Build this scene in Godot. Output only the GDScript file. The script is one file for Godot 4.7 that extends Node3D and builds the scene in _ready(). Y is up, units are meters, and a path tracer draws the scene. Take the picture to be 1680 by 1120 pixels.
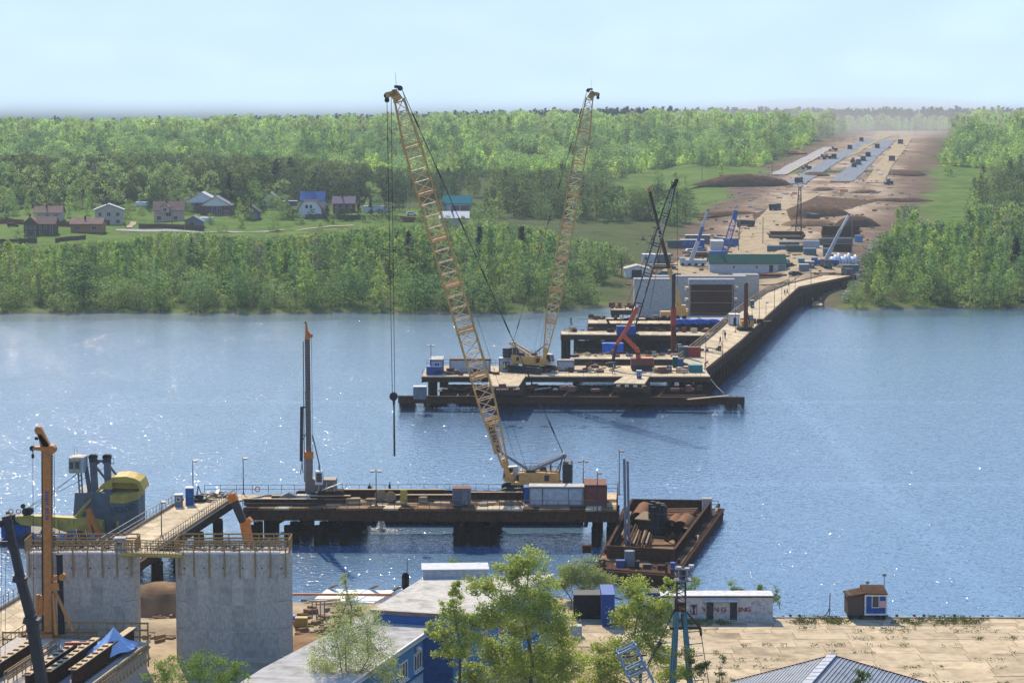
extends Node3D
# A river with a bridge under construction, seen from a tall building on the near bank.
# Metres, y up, water level 0. The camera stands at x 0, z 0 and looks along -z; "d" is the distance away (d = -z).

const FOCAL := 3800.0
const EYE := Vector3(0, 54.6, 0)
const PITCH := -0.0984
var view := Basis(Vector3.RIGHT, PITCH)
var counts := {}
var mats := {}
var texs := {}
var rng := RandomNumberGenerator.new()
var hills := FastNoiseLite.new()
var patch := FastNoiseLite.new()

func ray(px: float, py: float) -> Vector3:
	return view * Vector3(px - 840.0, 560.0 - py, -FOCAL)

func spot(px: float, py: float, h := 0.0) -> Vector3:
	var r := ray(px, py)
	return EYE + r * ((h - EYE.y) / r.y)

func deep(px: float, py: float, d: float) -> Vector3:
	var r := ray(px, py)
	return EYE + r * (-d / r.z)

func seen(p: Vector3) -> Vector2:
	var q := view.transposed() * (p - EYE)
	return Vector2(840.0 + q.x / -q.z * FOCAL, 560.0 - q.y / -q.z * FOCAL)

func land(px: float, py: float) -> Vector3:
	var r := ray(px, py)
	var lo := 600.0
	var d := 600.0
	while d < 3000.0:
		var p := EYE + r * (-d / r.z)
		if p.y < ground(p.x, d):
			break
		lo = d
		d += 8.0
	for i in 7:
		var mid := (lo + d) / 2.0
		var p := EYE + r * (-mid / r.z)
		if p.y < ground(p.x, mid):
			d = mid
		else:
			lo = mid
	var q := EYE + r * (-d / r.z)
	return Vector3(q.x, ground(q.x, d), -d)

func table(xs: Array, ys: Array, x: float) -> float:
	if x <= xs[0]:
		return ys[0]
	for i in range(1, xs.size()):
		if x < xs[i]:
			return lerpf(ys[i - 1], ys[i], (x - xs[i - 1]) / (xs[i] - xs[i - 1]))
	return ys[-1]

func shore(x: float) -> float:
	return table([-300, 8, 28, 60, 80, 92, 110, 400], [630, 630, 650, 668, 684, 643, 645, 650], x) + 2.0 * sin(x * 0.11) + 1.2 * sin(x * 0.37)

const RISE_T := [-40, 0, 4, 15, 60, 150, 270, 400, 500, 600, 760, 900, 1100, 1300, 1700, 2600]
const RISE_H := [-5, -0.2, 0.7, 1.8, 4, 8, 12, 17, 22, 27, 32.5, 35.5, 38, 39.5, 41.5, 42.5]

func ground(x: float, d: float) -> float:
	var t := d - shore(x)
	var h := (table(RISE_T, RISE_H, t - 12) + table(RISE_T, RISE_H, t) + table(RISE_T, RISE_H, t + 12)) / 3.0 if t > 20.0 else table(RISE_T, RISE_H, t)
	h -= 10.0 * smoothstep(150.0, -350.0, x) * smoothstep(500.0, 1500.0, t)
	if t > 30.0:
		h += hills.get_noise_2d(x, d) * minf(1.6, t * 0.01) * (1.0 if absf(x - axis(d)) > 50.0 else 0.4)
	return h

func axis(d: float) -> float:
	return 153.0 + 0.209 * (d - 1100.0)

func cleared(d: float) -> float:
	return table([640, 720, 800, 950, 1250, 1950, 1960], [30, 36, 40, 47, 45, 40, 0], d)

class B:
	var v := PackedVector3Array()
	var n := PackedVector3Array()
	var c := PackedColorArray()
	var col := Color.WHITE
	var tinted := false
	var world := true
	var t := Transform3D.IDENTITY

	func _init(in_world := true):
		world = in_world

	func tri(p: Vector3, q: Vector3, r: Vector3):
		var m := (r - p).cross(q - p)
		if m.length_squared() < 1e-12:
			return
		m = m.normalized()
		v.append(t * p); v.append(t * q); v.append(t * r)
		m = t.basis * m
		n.append(m); n.append(m); n.append(m)
		if tinted:
			c.append(col); c.append(col); c.append(col)

	func face(p: Vector3, q: Vector3, r: Vector3, s: Vector3, out: Vector3):
		if (r - p).cross(q - p).dot(out) >= 0.0:
			tri(p, q, r); tri(p, r, s)
		else:
			tri(p, r, q); tri(p, s, r)

	func box(mid: Vector3, size: Vector3, turn := Basis.IDENTITY):
		var h := size / 2.0
		var k := []
		for i in 8:
			k.append(mid + turn * Vector3(h.x if i & 1 else -h.x, h.y if i & 2 else -h.y, h.z if i & 4 else -h.z))
		for f in [[0, 1, 3, 2], [4, 5, 7, 6], [0, 1, 5, 4], [2, 3, 7, 6], [0, 2, 6, 4], [1, 3, 7, 5]]:
			face(k[f[0]], k[f[1]], k[f[2]], k[f[3]], (k[f[0]] + k[f[2]]) / 2.0 - mid)

	func block(base: Vector3, size: Vector3, yaw := 0.0):
		box(base + Vector3(0, size.y / 2.0, 0), size, Basis(Vector3.UP, yaw))

	func bar(a: Vector3, b: Vector3, w: float, h := -1.0, up := Vector3.UP):
		var d := b - a
		if d.length() < 1e-4:
			return
		var z := d.normalized()
		if absf(z.dot(up)) > 0.98:
			up = Vector3.RIGHT if absf(z.x) < 0.9 else Vector3.BACK
		var x := up.cross(z).normalized()
		box((a + b) / 2.0, Vector3(w, h if h > 0.0 else w, d.length()), Basis(x, z.cross(x), z))

	func tube(a: Vector3, b: Vector3, r0: float, r1 := -1.0, k := 6, cap := true):
		if r1 < 0.0:
			r1 = r0
		var z := (b - a).normalized()
		var x := z.cross(Vector3.UP if absf(z.y) < 0.9 else Vector3.RIGHT).normalized()
		var y := z.cross(x)
		for i in k:
			var f := TAU * i / k
			var g := TAU * (i + 1) / k
			var p := x * cos(f) + y * sin(f)
			var q := x * cos(g) + y * sin(g)
			smooth4([a + p * r0, a + q * r0, b + q * r1, b + p * r1], [p, q, q, p], p + q)
			if cap:
				if r0 > 0.02:
					face(a, a + p * r0, a + q * r0, a, -z)
				if r1 > 0.02:
					face(b, b + p * r1, b + q * r1, b, z)

	func smooth4(p: Array, m: Array, out: Vector3):
		var order := [0, 1, 2, 0, 2, 3]
		if (p[2] - p[0]).cross(p[1] - p[0]).dot(out) < 0.0:
			order = [0, 2, 1, 0, 3, 2]
		for i in order:
			v.append(t * p[i]); n.append((t.basis * m[i]).normalized())
			if tinted:
				c.append(col)

	func spin(flat: PackedVector2Array) -> float:
		var a := 0.0
		for i in flat.size():
			a += flat[i].cross(flat[(i + 1) % flat.size()])
		return a

	func prism(top: Array, down: float, lid := true):
		var flat := PackedVector2Array()
		var mid := Vector3.ZERO
		for p in top:
			flat.append(Vector2(p.x, p.z)); mid += p / top.size()
		var low := Vector3(0, -down, 0)
		for i in top.size():
			var p: Vector3 = top[i]
			var q: Vector3 = top[(i + 1) % top.size()]
			var out := Vector3(q.z - p.z, 0, p.x - q.x)
			if spin(flat) < 0.0:
				out = -out
			face(p, q, q + low, p + low, out)
		if lid:
			var tris := Geometry2D.triangulate_polygon(flat)
			for i in range(0, tris.size(), 3):
				face(top[tris[i]], top[tris[i + 1]], top[tris[i + 2]], top[tris[i]], Vector3.UP)
				face(top[tris[i]] + low, top[tris[i + 1]] + low, top[tris[i + 2]] + low, top[tris[i]] + low, Vector3.DOWN)

	func slopes(top: Array, down: Array):
		for i in top.size():
			var j := (i + 1) % top.size()
			var mid: Vector3 = (top[0] + top[top.size() / 2]) / 2.0
			face(top[i], top[j], down[j], down[i], (top[i] + down[i] + top[j] + down[j]) / 4.0 - mid + Vector3(0, 0.01, 0))

	func profile(outline: Array, at: Transform3D, wide: float):
		var flat := PackedVector2Array(outline)
		var h := Vector3(0, 0, wide / 2.0)
		var old := t
		t = old * at
		for i in flat.size():
			var p := flat[i]
			var q := flat[(i + 1) % flat.size()]
			var out := Vector3(q.y - p.y, p.x - q.x, 0)
			if spin(flat) < 0.0:
				out = -out
			face(Vector3(p.x, p.y, 0) - h, Vector3(q.x, q.y, 0) - h, Vector3(q.x, q.y, 0) + h, Vector3(p.x, p.y, 0) + h, out)
		var tris := Geometry2D.triangulate_polygon(flat)
		for i in range(0, tris.size(), 3):
			var a := Vector3(flat[tris[i]].x, flat[tris[i]].y, 0)
			var b := Vector3(flat[tris[i + 1]].x, flat[tris[i + 1]].y, 0)
			var e := Vector3(flat[tris[i + 2]].x, flat[tris[i + 2]].y, 0)
			face(a + h, b + h, e + h, a + h, Vector3.BACK)
			face(a - h, b - h, e - h, a - h, Vector3.FORWARD)
		t = old

	func ring(mid: Vector3, normal: Vector3, r: float, thick: float, k := 12):
		var x := normal.cross(Vector3.UP if absf(normal.y) < 0.9 else Vector3.RIGHT).normalized()
		var y := normal.cross(x).normalized()
		for i in k:
			var f := TAU * i / k
			var g := TAU * (i + 1) / k
			tube(mid + (x * cos(f) + y * sin(f)) * r, mid + (x * cos(g) + y * sin(g)) * r, thick, thick, 5, false)

	func path(points: Array, r: float, k := 5):
		for i in points.size() - 1:
			tube(points[i], points[i + 1], r, r, k, false)

	func dome(mid: Vector3, size: Vector3, k := 8, rows := 4, from := 0.0):
		for i in rows:
			var a := lerpf(from, PI / 2, float(i) / rows)
			var b := lerpf(from, PI / 2, float(i + 1) / rows)
			for j in k:
				var p := []
				for q in [[a, j], [a, j + 1], [b, j + 1], [b, j]]:
					var w: float = TAU * q[1] / k
					p.append(Vector3(cos(q[0]) * cos(w), sin(q[0]), cos(q[0]) * sin(w)))
				smooth4([mid + p[0] * size, mid + p[1] * size, mid + p[2] * size, mid + p[3] * size], [p[0] / size, p[1] / size, p[2] / size, p[3] / size], p[0] + p[2])

	func mesh() -> ArrayMesh:
		var a := []
		a.resize(Mesh.ARRAY_MAX)
		a[Mesh.ARRAY_VERTEX] = v
		a[Mesh.ARRAY_NORMAL] = n
		if tinted:
			a[Mesh.ARRAY_COLOR] = c
		var m := ArrayMesh.new()
		m.add_surface_from_arrays(Mesh.PRIMITIVE_TRIANGLES, a)
		return m

func numbered(called: String) -> String:
	counts[called] = counts.get(called, -1) + 1
	return called if counts[called] == 0 else "%s_%03d" % [called, counts[called]]

func tag(o: Node3D, label: String, category: String, group := "") -> Node3D:
	o.set_meta("label", label)
	o.set_meta("category", category)
	if group:
		o.set_meta("group", group)
	return o

func thing(called: String, label: String, category: String, at := Vector3.ZERO, turn := 0.0, group := "") -> Node3D:
	var o := Node3D.new()
	o.name = numbered(called)
	add_child(o)
	o.position = at
	o.rotation.y = turn
	return tag(o, label, category, group)

func shift(b: B, by: Transform3D) -> void:
	for i in b.v.size():
		b.v[i] = by * b.v[i]
		b.n[i] = by.basis * b.n[i]

func part(b: B, called: String, m: Material, parent: Node3D) -> MeshInstance3D:
	if b.v.is_empty():
		return null
	if b.world:
		shift(b, parent.global_transform.affine_inverse())
	var o := MeshInstance3D.new()
	o.mesh = b.mesh()
	o.material_override = m
	piece(o, called, parent)
	return o

func piece(o: Node3D, called: String, parent: Node3D) -> void:
	var used: Dictionary = parent.get_meta("used") if parent.has_meta("used") else {}
	used[called] = used.get(called, -1) + 1
	parent.set_meta("used", used)
	o.name = called if used[called] == 0 else "%s_%03d" % [called, used[called]]
	parent.add_child(o)

func same(mesh: Mesh, called: String, m: Material, parent: Node3D, at: Transform3D) -> MeshInstance3D:
	var o := MeshInstance3D.new()
	o.mesh = mesh
	o.material_override = m
	o.transform = at
	piece(o, called, parent)
	return o

func solo(b: B, called: String, m: Material, label: String, category: String, group := "") -> MeshInstance3D:
	var o := MeshInstance3D.new()
	var lo := Vector3(1e9, 1e9, 1e9)
	var hi := -lo
	for p in b.v:
		lo = lo.min(p); hi = hi.max(p)
	var base := Vector3((lo.x + hi.x) / 2.0, lo.y, (lo.z + hi.z) / 2.0)
	shift(b, Transform3D(Basis.IDENTITY, -base))
	o.mesh = b.mesh()
	o.material_override = m
	o.name = numbered(called)
	add_child(o)
	o.position = base
	tag(o, label, category, group)
	return o

func struct(b: B, called: String, m: Material, kind := "structure") -> MeshInstance3D:
	var o := MeshInstance3D.new()
	o.mesh = b.mesh()
	o.material_override = m
	o.name = numbered(called)
	add_child(o)
	o.set_meta("kind", kind)
	return o

func again(o: Node3D, at: Vector3, turn: float, label: String, group := "") -> Node3D:
	var r: Node3D = o.duplicate()
	r.name = numbered(o.name.rstrip("0123456789").trim_suffix("_"))
	add_child(r)
	r.position = at
	r.rotation.y = turn
	r.set_meta("label", label)
	if group:
		r.set_meta("group", group)
	return r

func noise_tex(key: String, freq: float, ramp: Array, octaves := 5, size := 512, kind := FastNoiseLite.TYPE_SIMPLEX_SMOOTH, normal := 0.0) -> Texture2D:
	if texs.has(key):
		return texs[key]
	var f := FastNoiseLite.new()
	f.noise_type = kind
	f.seed = key.hash() & 1023
	f.frequency = freq
	f.fractal_octaves = octaves
	var t := NoiseTexture2D.new()
	t.width = size
	t.height = size
	t.seamless = true
	t.noise = f
	if normal > 0.0:
		t.as_normal_map = true
		t.bump_strength = normal
	elif ramp:
		var g := Gradient.new()
		g.offsets = PackedFloat32Array(range(ramp.size()).map(func(i): return 0.18 + 0.64 * i / (ramp.size() - 1.0)))
		g.colors = PackedColorArray(ramp)
		t.color_ramp = g
	texs[key] = t
	return t

func lin(r: float, g: float, b: float) -> Color:
	return Color(r, g, b).linear_to_srgb()

func mat(key: String, color := Color.WHITE, rough := 0.8, metal := 0.0, tex: Texture2D = null, size := Vector3.ONE, tex2: Texture2D = null, size2 := Vector3.ONE) -> StandardMaterial3D:
	if mats.has(key):
		return mats[key]
	var m := StandardMaterial3D.new()
	m.resource_name = key
	m.albedo_color = color
	m.roughness = rough
	m.metallic = metal
	m.metallic_specular = 0.5 if rough < 0.3 else 0.3 if rough < 0.8 else 0.12
	if tex:
		m.albedo_texture = tex
		m.uv1_triplanar = true
		m.uv1_world_triplanar = true
		m.uv1_scale = Vector3.ONE / size
	if tex2:
		m.detail_enabled = true
		m.detail_albedo = tex2
		m.detail_blend_mode = BaseMaterial3D.BLEND_MODE_MUL
		m.detail_uv_layer = BaseMaterial3D.DETAIL_UV_2
		m.uv2_triplanar = true
		m.uv2_world_triplanar = true
		m.uv2_scale = Vector3.ONE / size2
	mats[key] = m
	return m

func grey(a: float) -> Color:
	return Color(a, a, a)

func surfaces() -> void:
	var worn := noise_tex("worn", 0.012, [grey(0.89), grey(0.95), grey(1.0)])
	var blot := noise_tex("blot", 0.006, [grey(0.82), grey(0.95), grey(1.0), grey(0.89)], 6)
	var grain := noise_tex("grain", 0.08, [grey(0.75), grey(1.0)], 3, 256)
	var rusty := noise_tex("rusty", 0.014, [Color(0.37, 0.29, 0.24), Color(0.54, 0.42, 0.33), Color(0.45, 0.38, 0.34), Color(0.6, 0.48, 0.38)], 6)
	var soil := noise_tex("soil", 0.01, [Color(0.5, 0.41, 0.33), Color(0.62, 0.52, 0.41), Color(0.69, 0.6, 0.48)], 6)
	var sand := noise_tex("sandy", 0.009, [Color(0.72, 0.67, 0.58), Color(0.78, 0.73, 0.63), Color(0.82, 0.77, 0.68), Color(0.76, 0.71, 0.63)], 6)
	var one := Vector3.ONE
	mat("crane_yellow", lin(0.55, 0.31, 0.1), 0.55, 0.0, worn, one * 6)
	mat("crane_tan", lin(0.6, 0.42, 0.25), 0.6, 0.0, worn, one * 5)
	mat("orange", lin(0.5, 0.16, 0.03), 0.5, 0.0, worn, one * 5)
	mat("red_orange", lin(0.5, 0.09, 0.03), 0.5, 0.0, worn, one * 5)
	mat("rig_ochre", lin(0.45, 0.18, 0.05), 0.55, 0.0, worn, one * 4)
	mat("dull_yellow", lin(0.42, 0.3, 0.06), 0.6, 0.0, blot, one * 9)
	mat("dark_steel", lin(0.035, 0.035, 0.04), 0.6, 0.0, worn, one * 4)
	mat("black_rubber", lin(0.022, 0.022, 0.024), 0.75, 0.0, worn, one * 3)
	mat("grey_steel", lin(0.16, 0.17, 0.19), 0.5, 0.0, worn, one * 5)
	mat("ship_grey", lin(0.1, 0.108, 0.118), 0.55, 0.0, blot, one * 9)
	mat("rust", lin(0.34, 0.27, 0.24), 0.85, 0.0, rusty, one * 5, worn, one * 17)
	mat("dark_rust", lin(0.27, 0.2, 0.18), 0.85, 0.0, rusty, one * 6, worn, one * 19)
	mat("pipe_rust", lin(0.95, 0.72, 0.5), 0.8, 0.0, rusty, one * 7, worn, one * 3)
	mat("pile_steel", lin(0.07, 0.062, 0.06), 0.8, 0.0, rusty, one * 6)
	mat("red_brown", lin(0.16, 0.05, 0.04), 0.7, 0.0, worn, one * 4)
	for k in 4:
		mat("concrete_%d" % k, lin(0.43, 0.385, 0.32) * [1.0, 0.97, 1.03, 0.93][k] * 1.08, 0.9, 0.0, worn, one * (3.0 + k), worn, Vector3(0.7, 6, 0.7))
	mats.concrete = mats.concrete_0
	mat("pale_concrete", lin(0.44, 0.42, 0.39), 0.9, 0.0, blot, one * 6, grain, one * 1.1)
	mat("far_concrete", lin(0.43, 0.385, 0.32), 0.9, 0.0, worn, one * 5)
	for k in 5:
		mat("slab_%d" % k, lin(0.8, 0.735, 0.63) * [0.96, 1.0, 0.93, 1.03, 0.98][k], 0.92, 0.0, sand, Vector3(9, 9, 9) + one * k, blot, one * (23.0 + 7 * k))
	for k in 4:
		mat("deck_%d" % k, lin(0.92, 0.86, 0.74) * [0.96, 1.0, 0.93, 1.02][k], 0.92, 0.0, sand, one * (7.0 + k), worn, one * (15.0 + 4 * k))
	mat("timber", lin(0.42, 0.28, 0.13), 0.85, 0.0, worn, Vector3(2, 2, 2), grain, Vector3(3, 0.4, 3))
	mat("rig_brown", lin(0.19, 0.15, 0.125), 0.6, 0.0, worn, one * 3)
	mat("old_timber", lin(0.26, 0.19, 0.12), 0.88, 0.0, worn, Vector3(2, 2, 2))
	mat("pale_timber", lin(0.52, 0.4, 0.24), 0.85, 0.0, worn, Vector3(2, 2, 2))
	mat("white_paint", lin(0.62, 0.62, 0.6), 0.6, 0.0, worn, one * 4)
	mat("old_white", lin(0.55, 0.54, 0.52), 0.7, 0.0, blot, Vector3(5, 3, 5), worn, Vector3(0.8, 5, 0.8))
	mat("panel_grey", lin(0.4, 0.42, 0.44), 0.6, 0.0, worn, one * 5)
	mat("blue_paint", lin(0.02, 0.075, 0.27), 0.55, 0.0, worn, one * 4)
	mat("deep_blue", lin(0.025, 0.1, 0.3), 0.6, 0.0, blot, Vector3(6, 3, 6))
	mat("lit_wall_blue", lin(0.045, 0.2, 0.42), 0.7, 0.0, blot, Vector3(7, 4, 7))  # warehouse blue, lightened for the walls that catch grazing light
	mat("sky_blue", lin(0.06, 0.26, 0.5), 0.6, 0.0, worn, one * 5)
	mat("teal", lin(0.03, 0.2, 0.22), 0.6, 0.0, worn, one * 4)
	mat("teal_steel", lin(0.06, 0.15, 0.18), 0.6, 0.0, blot, one * 4)
	mat("steel_blue", lin(0.18, 0.27, 0.35), 0.55, 0.0, worn, one * 3)
	mat("green_paint", lin(0.006, 0.065, 0.05), 0.9, 0.0, worn, one * 6)
	mat("dark_green", lin(0.03, 0.08, 0.07), 0.6, 0.0, worn, one * 6)
	mat("red_paint", lin(0.3, 0.045, 0.03), 0.6, 0.0, worn, one * 4)
	mat("rust_red", lin(0.5, 0.21, 0.16), 0.75, 0.0, rusty, one * 5)
	mat("glass", lin(0.02, 0.03, 0.04), 0.08)
	mat("blue_tarp", lin(0.03, 0.13, 0.5), 0.35, 0.0, worn, one * 4)
	mat("white_tarp", lin(0.6, 0.66, 0.72), 0.4, 0.0, worn, one * 3)
	mat("foil", lin(0.5, 0.52, 0.55), 0.35, 0.0, worn, one * 2)
	mat("rope", lin(0.03, 0.03, 0.035), 0.7)
	mat("pale_rope", lin(0.4, 0.4, 0.38), 0.8)
	mat("roof_cream", lin(0.5, 0.47, 0.4), 0.85, 0.0, blot, one * 13, worn, one * 5)
	mat("roof_grey", lin(0.41, 0.4, 0.37), 0.85, 0.0, blot, one * 11, worn, Vector3(30, 30, 4))
	mat("roof_brown", lin(0.2, 0.15, 0.13), 0.85, 0.0, worn, one * 8)
	mat("roof_metal", lin(0.2, 0.23, 0.26), 0.6, 0.1, blot, one * 7)
	mat("sand", lin(0.6, 0.54, 0.44), 0.95, 0.0, sand, one * 21, blot, one * 47)
	mat("soil", lin(0.62, 0.55, 0.47), 0.97, 0.0, soil, one * 17, blot, one * 41)
	mat("dark_soil", lin(0.27, 0.22, 0.19), 0.97, 0.0, soil, one * 14, blot, one * 31)
	mat("asphalt", lin(0.18, 0.2, 0.22), 0.85, 0.0, worn, one * 19)
	mat("gravel", lin(0.33, 0.31, 0.29), 0.95, 0.0, blot, one * 13)
	mat("foam", lin(0.8, 0.82, 0.82), 0.6)
	var w := mat("weeds", lin(0.1, 0.13, 0.025), 0.9)
	w.backlight_enabled = true
	w.backlight = grey(0.5)
	w.vertex_color_use_as_albedo = true
	mat("cloth", Color.WHITE, 0.9).vertex_color_use_as_albedo = true
	mat("painted", Color.WHITE, 0.6).vertex_color_use_as_albedo = true

func camera_and_light() -> void:
	var cam := Camera3D.new()
	cam.name = "camera"
	cam.fov = 16.77
	cam.near = 1.0
	cam.far = 9000.0
	add_child(cam)
	cam.position = EYE
	cam.rotation.x = PITCH
	var sky := ProceduralSkyMaterial.new()
	sky.sky_top_color = Color(0.32, 0.53, 0.85)
	sky.sky_horizon_color = Color(0.715, 0.805, 0.88)
	sky.sky_curve = 0.4
	sky.ground_horizon_color = Color(0.6, 0.7, 0.75)
	sky.ground_bottom_color = Color(0.2, 0.25, 0.25)
	sky.sun_angle_max = 25.0
	sky.sun_curve = 0.12
	sky.sky_cover = clouds()
	sky.sky_cover_modulate = Color(1, 1, 1, 0.07)
	var env := Environment.new()
	env.background_mode = Environment.BG_SKY
	env.sky = Sky.new()
	env.sky.sky_material = sky
	env.tonemap_mode = Environment.TONE_MAPPER_LINEAR
	env.tonemap_exposure = 1.48
	env.fog_enabled = true
	env.fog_density = 0.0001
	env.fog_light_color = Color(0.92, 0.97, 0.98)
	env.volumetric_fog_enabled = true
	env.volumetric_fog_density = 0.0
	env.sdfgi_enabled = true
	env.ssao_enabled = true
	env.ssil_enabled = true
	var around := WorldEnvironment.new()
	around.name = "surroundings"
	around.environment = env
	add_child(around)
	var sun := DirectionalLight3D.new()
	sun.name = "sun"
	sun.light_color = Color(1.0, 0.94, 0.84)
	sun.light_energy = 1.6
	sun.light_angular_distance = 0.5
	sun.shadow_enabled = true
	sun.directional_shadow_max_distance = 1500.0
	add_child(sun)
	sun.rotation_degrees = Vector3(-43, 180 + 15, 0)

func clouds() -> Texture2D:
	var f := FastNoiseLite.new()
	f.seed = 5
	f.frequency = 2.1
	f.fractal_octaves = 5
	var im := Image.create(1024, 512, false, Image.FORMAT_RGBA8)
	for y in 512:
		var up := (0.5 - (y + 0.5) / 512.0) * PI
		for x in 1024:
			var a := 0.0
			if up > 0.0:
				var w := x / 1024.0 * TAU
				var k := 1.0 / (0.12 + sin(up))
				a = clampf(f.get_noise_3d(cos(w) * cos(up) * k, sin(w) * cos(up) * k, 3.0 * up) * 1.3 + 0.25, 0.0, 1.0)
			im.set_pixel(x, y, Color(0.9, 0.95, 1.0, a))
	return ImageTexture.create_from_image(im)

func river() -> void:
	var m := mat("water", lin(0.055, 0.135, 0.225), 0.1)
	m.metallic_specular = 0.7
	m.normal_enabled = true
	m.normal_texture = waves()
	m.normal_scale = 1.0
	m.clearcoat_enabled = true
	m.clearcoat = 0.45
	m.clearcoat_roughness = 0.25
	m.uv1_triplanar = true
	m.uv1_world_triplanar = true
	m.uv1_scale = Vector3.ONE / 98.0
	m.roughness_texture = noise_tex("slicks", 0.006, [grey(0.35), grey(0.8), grey(1.0)], 4)
	var b := B.new()
	b.face(Vector3(-420, 0, -120), Vector3(420, 0, -120), Vector3(420, 0, -720), Vector3(-420, 0, -720), Vector3.UP)
	struct(b, "water", m)
	var calm := m.duplicate()
	calm.resource_name = "calm_water"
	calm.normal_scale = 0.3
	calm.roughness_texture = null
	calm.roughness = 0.06
	mats.calm_water = calm
	b = B.new()
	for i in 105:
		var x := -420.0 + i * 8.0
		var e := func(u): return -(shore(u) - 21.0 + 7.0 * hills.get_noise_1d(u * 1.3) + 6.0 * hills.get_noise_1d(u * 5.0))
		b.face(Vector3(x, 0.005, e.call(x)), Vector3(x + 8, 0.005, e.call(x + 8)), Vector3(x + 8, 0.005, -715), Vector3(x, 0.005, -715), Vector3.UP)
	struct(b, "water", calm)

func waves() -> Texture2D:
	var f := FastNoiseLite.new()
	f.seed = 3
	f.noise_type = FastNoiseLite.TYPE_SIMPLEX
	f.frequency = 0.03
	f.fractal_octaves = 4
	f.fractal_gain = 0.66
	var im := f.get_seamless_image(1400, 1400)
	im.convert(Image.FORMAT_RF)
	var g := RandomNumberGenerator.new()
	g.seed = 12
	for i in 5200:
		var at := Vector2i(g.randi() % 1400, g.randi() % 1400)
		var r := g.randf_range(2.5, 5.5)
		var tall := r * g.randf_range(0.13, 0.3) / 2.0
		for y in range(-6, 7):
			for x in range(-6, 7):
				var d := Vector2(x, y).length() / r
				if d < 1.0:
					var p := Vector2i((at.x + x + 1400) % 1400, (at.y + y + 1400) % 1400)
					im.set_pixelv(p, Color(im.get_pixelv(p).r + tall * (0.5 + 0.5 * cos(d * PI)), 0, 0))
	im.bump_map_to_normal_map(2.0)
	return ImageTexture.create_from_image(im)

func sheet(called: String, m: Material, xs: Array, ds: Array, height: Callable, colour: Callable, kind := "structure") -> MeshInstance3D:
	var v := PackedVector3Array()
	var n := PackedVector3Array()
	var c := PackedColorArray()
	var index := PackedInt32Array()
	for d in ds:
		for x in xs:
			var h: float = height.call(x, d)
			v.append(Vector3(x, h, -d))
			n.append(Vector3(h - height.call(x + 2.0, d), 2.0, -(h - height.call(x, d + 2.0))).normalized())
			c.append(colour.call(x, d))
	var w := xs.size()
	for j in ds.size() - 1:
		for i in w - 1:
			var k := j * w + i
			index.append_array(PackedInt32Array([k, k + w, k + 1, k + 1, k + w, k + w + 1]))
	var a := []
	a.resize(Mesh.ARRAY_MAX)
	a[Mesh.ARRAY_VERTEX] = v
	a[Mesh.ARRAY_NORMAL] = n
	a[Mesh.ARRAY_COLOR] = c
	a[Mesh.ARRAY_INDEX] = index
	var mesh := ArrayMesh.new()
	mesh.add_surface_from_arrays(Mesh.PRIMITIVE_TRIANGLES, a)
	var o := MeshInstance3D.new()
	o.mesh = mesh
	o.material_override = m
	o.name = numbered(called)
	add_child(o)
	o.set_meta("kind", kind)
	return o

func steps(a: float, b: float, by: float) -> Array:
	var out := []
	while a < b:
		out.append(a)
		a += by
	out.append(b)
	return out

var meadows := []

func far_bank() -> void:
	meadows = [
		plan([[-150, 345], [0, 343], [150, 336], [230, 334], [300, 340], [480, 342], [560, 343], [780, 340], [800, 372], [700, 374], [560, 380], [440, 392], [300, 392], [150, 400], [-60, 404], [-150, 404]]),
		plan([[930, 345], [1000, 318], [1020, 292], [1060, 278], [1100, 275], [1150, 270], [1330, 275], [1250, 330], [1180, 400], [1120, 420], [1128, 350], [1010, 356]]),
		plan([[1490, 425], [1590, 425], [1596, 340], [1650, 292], [1640, 282], [1530, 268], [1510, 330]]),
	]
	var m := mat("earth", Color.WHITE, 0.97, 0.0, noise_tex("worn", 0.012, []), Vector3.ONE * 9, noise_tex("blot", 0.006, []), Vector3.ONE * 53)
	m.vertex_color_use_as_albedo = true
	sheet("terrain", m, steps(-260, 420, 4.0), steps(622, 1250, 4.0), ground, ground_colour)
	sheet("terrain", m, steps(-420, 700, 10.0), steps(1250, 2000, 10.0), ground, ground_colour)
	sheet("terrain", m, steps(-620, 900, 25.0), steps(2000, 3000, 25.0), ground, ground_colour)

func ground_colour(x: float, d: float) -> Color:
	var n := patch.get_noise_2d(x, d)
	var m := patch.get_noise_2d(x * 3.1 + 90.0, d * 3.1)
	var grass := Color(0.075, 0.145, 0.025).lerp(Color(0.125, 0.18, 0.04), clampf(0.5 + m * 1.2, 0, 1))
	var dirt := Color(0.2, 0.135, 0.085).lerp(Color(0.46, 0.35, 0.24), clampf(0.5 + m + patch.get_noise_2d((x - axis(d)) * 9.0, d * 0.7) * 0.9, 0, 1))
	var t := d - shore(x)
	if t < 3.0:
		return Color(0.13, 0.115, 0.085)
	var off := absf(x - axis(d)) + n * 12.0
	dirt = dirt.lerp(Color(0.115, 0.075, 0.052), smoothstep(0.5, 0.78, (absf(x - axis(d)) + m * 14.0) / (cleared(d) + 0.1)) * 0.85)
	var k := smoothstep(cleared(d) + 3.0, cleared(d) - 4.0, off)
	if d > 1175.0 and d < 1215.0:
		k *= smoothstep(8, 12, absf(d - 1195.0 + n * 10.0))
	var at := Vector2(x, d)
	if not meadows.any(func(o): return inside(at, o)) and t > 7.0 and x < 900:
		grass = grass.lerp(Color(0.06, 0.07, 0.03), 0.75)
	return grass.lerp(dirt, k)

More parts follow.
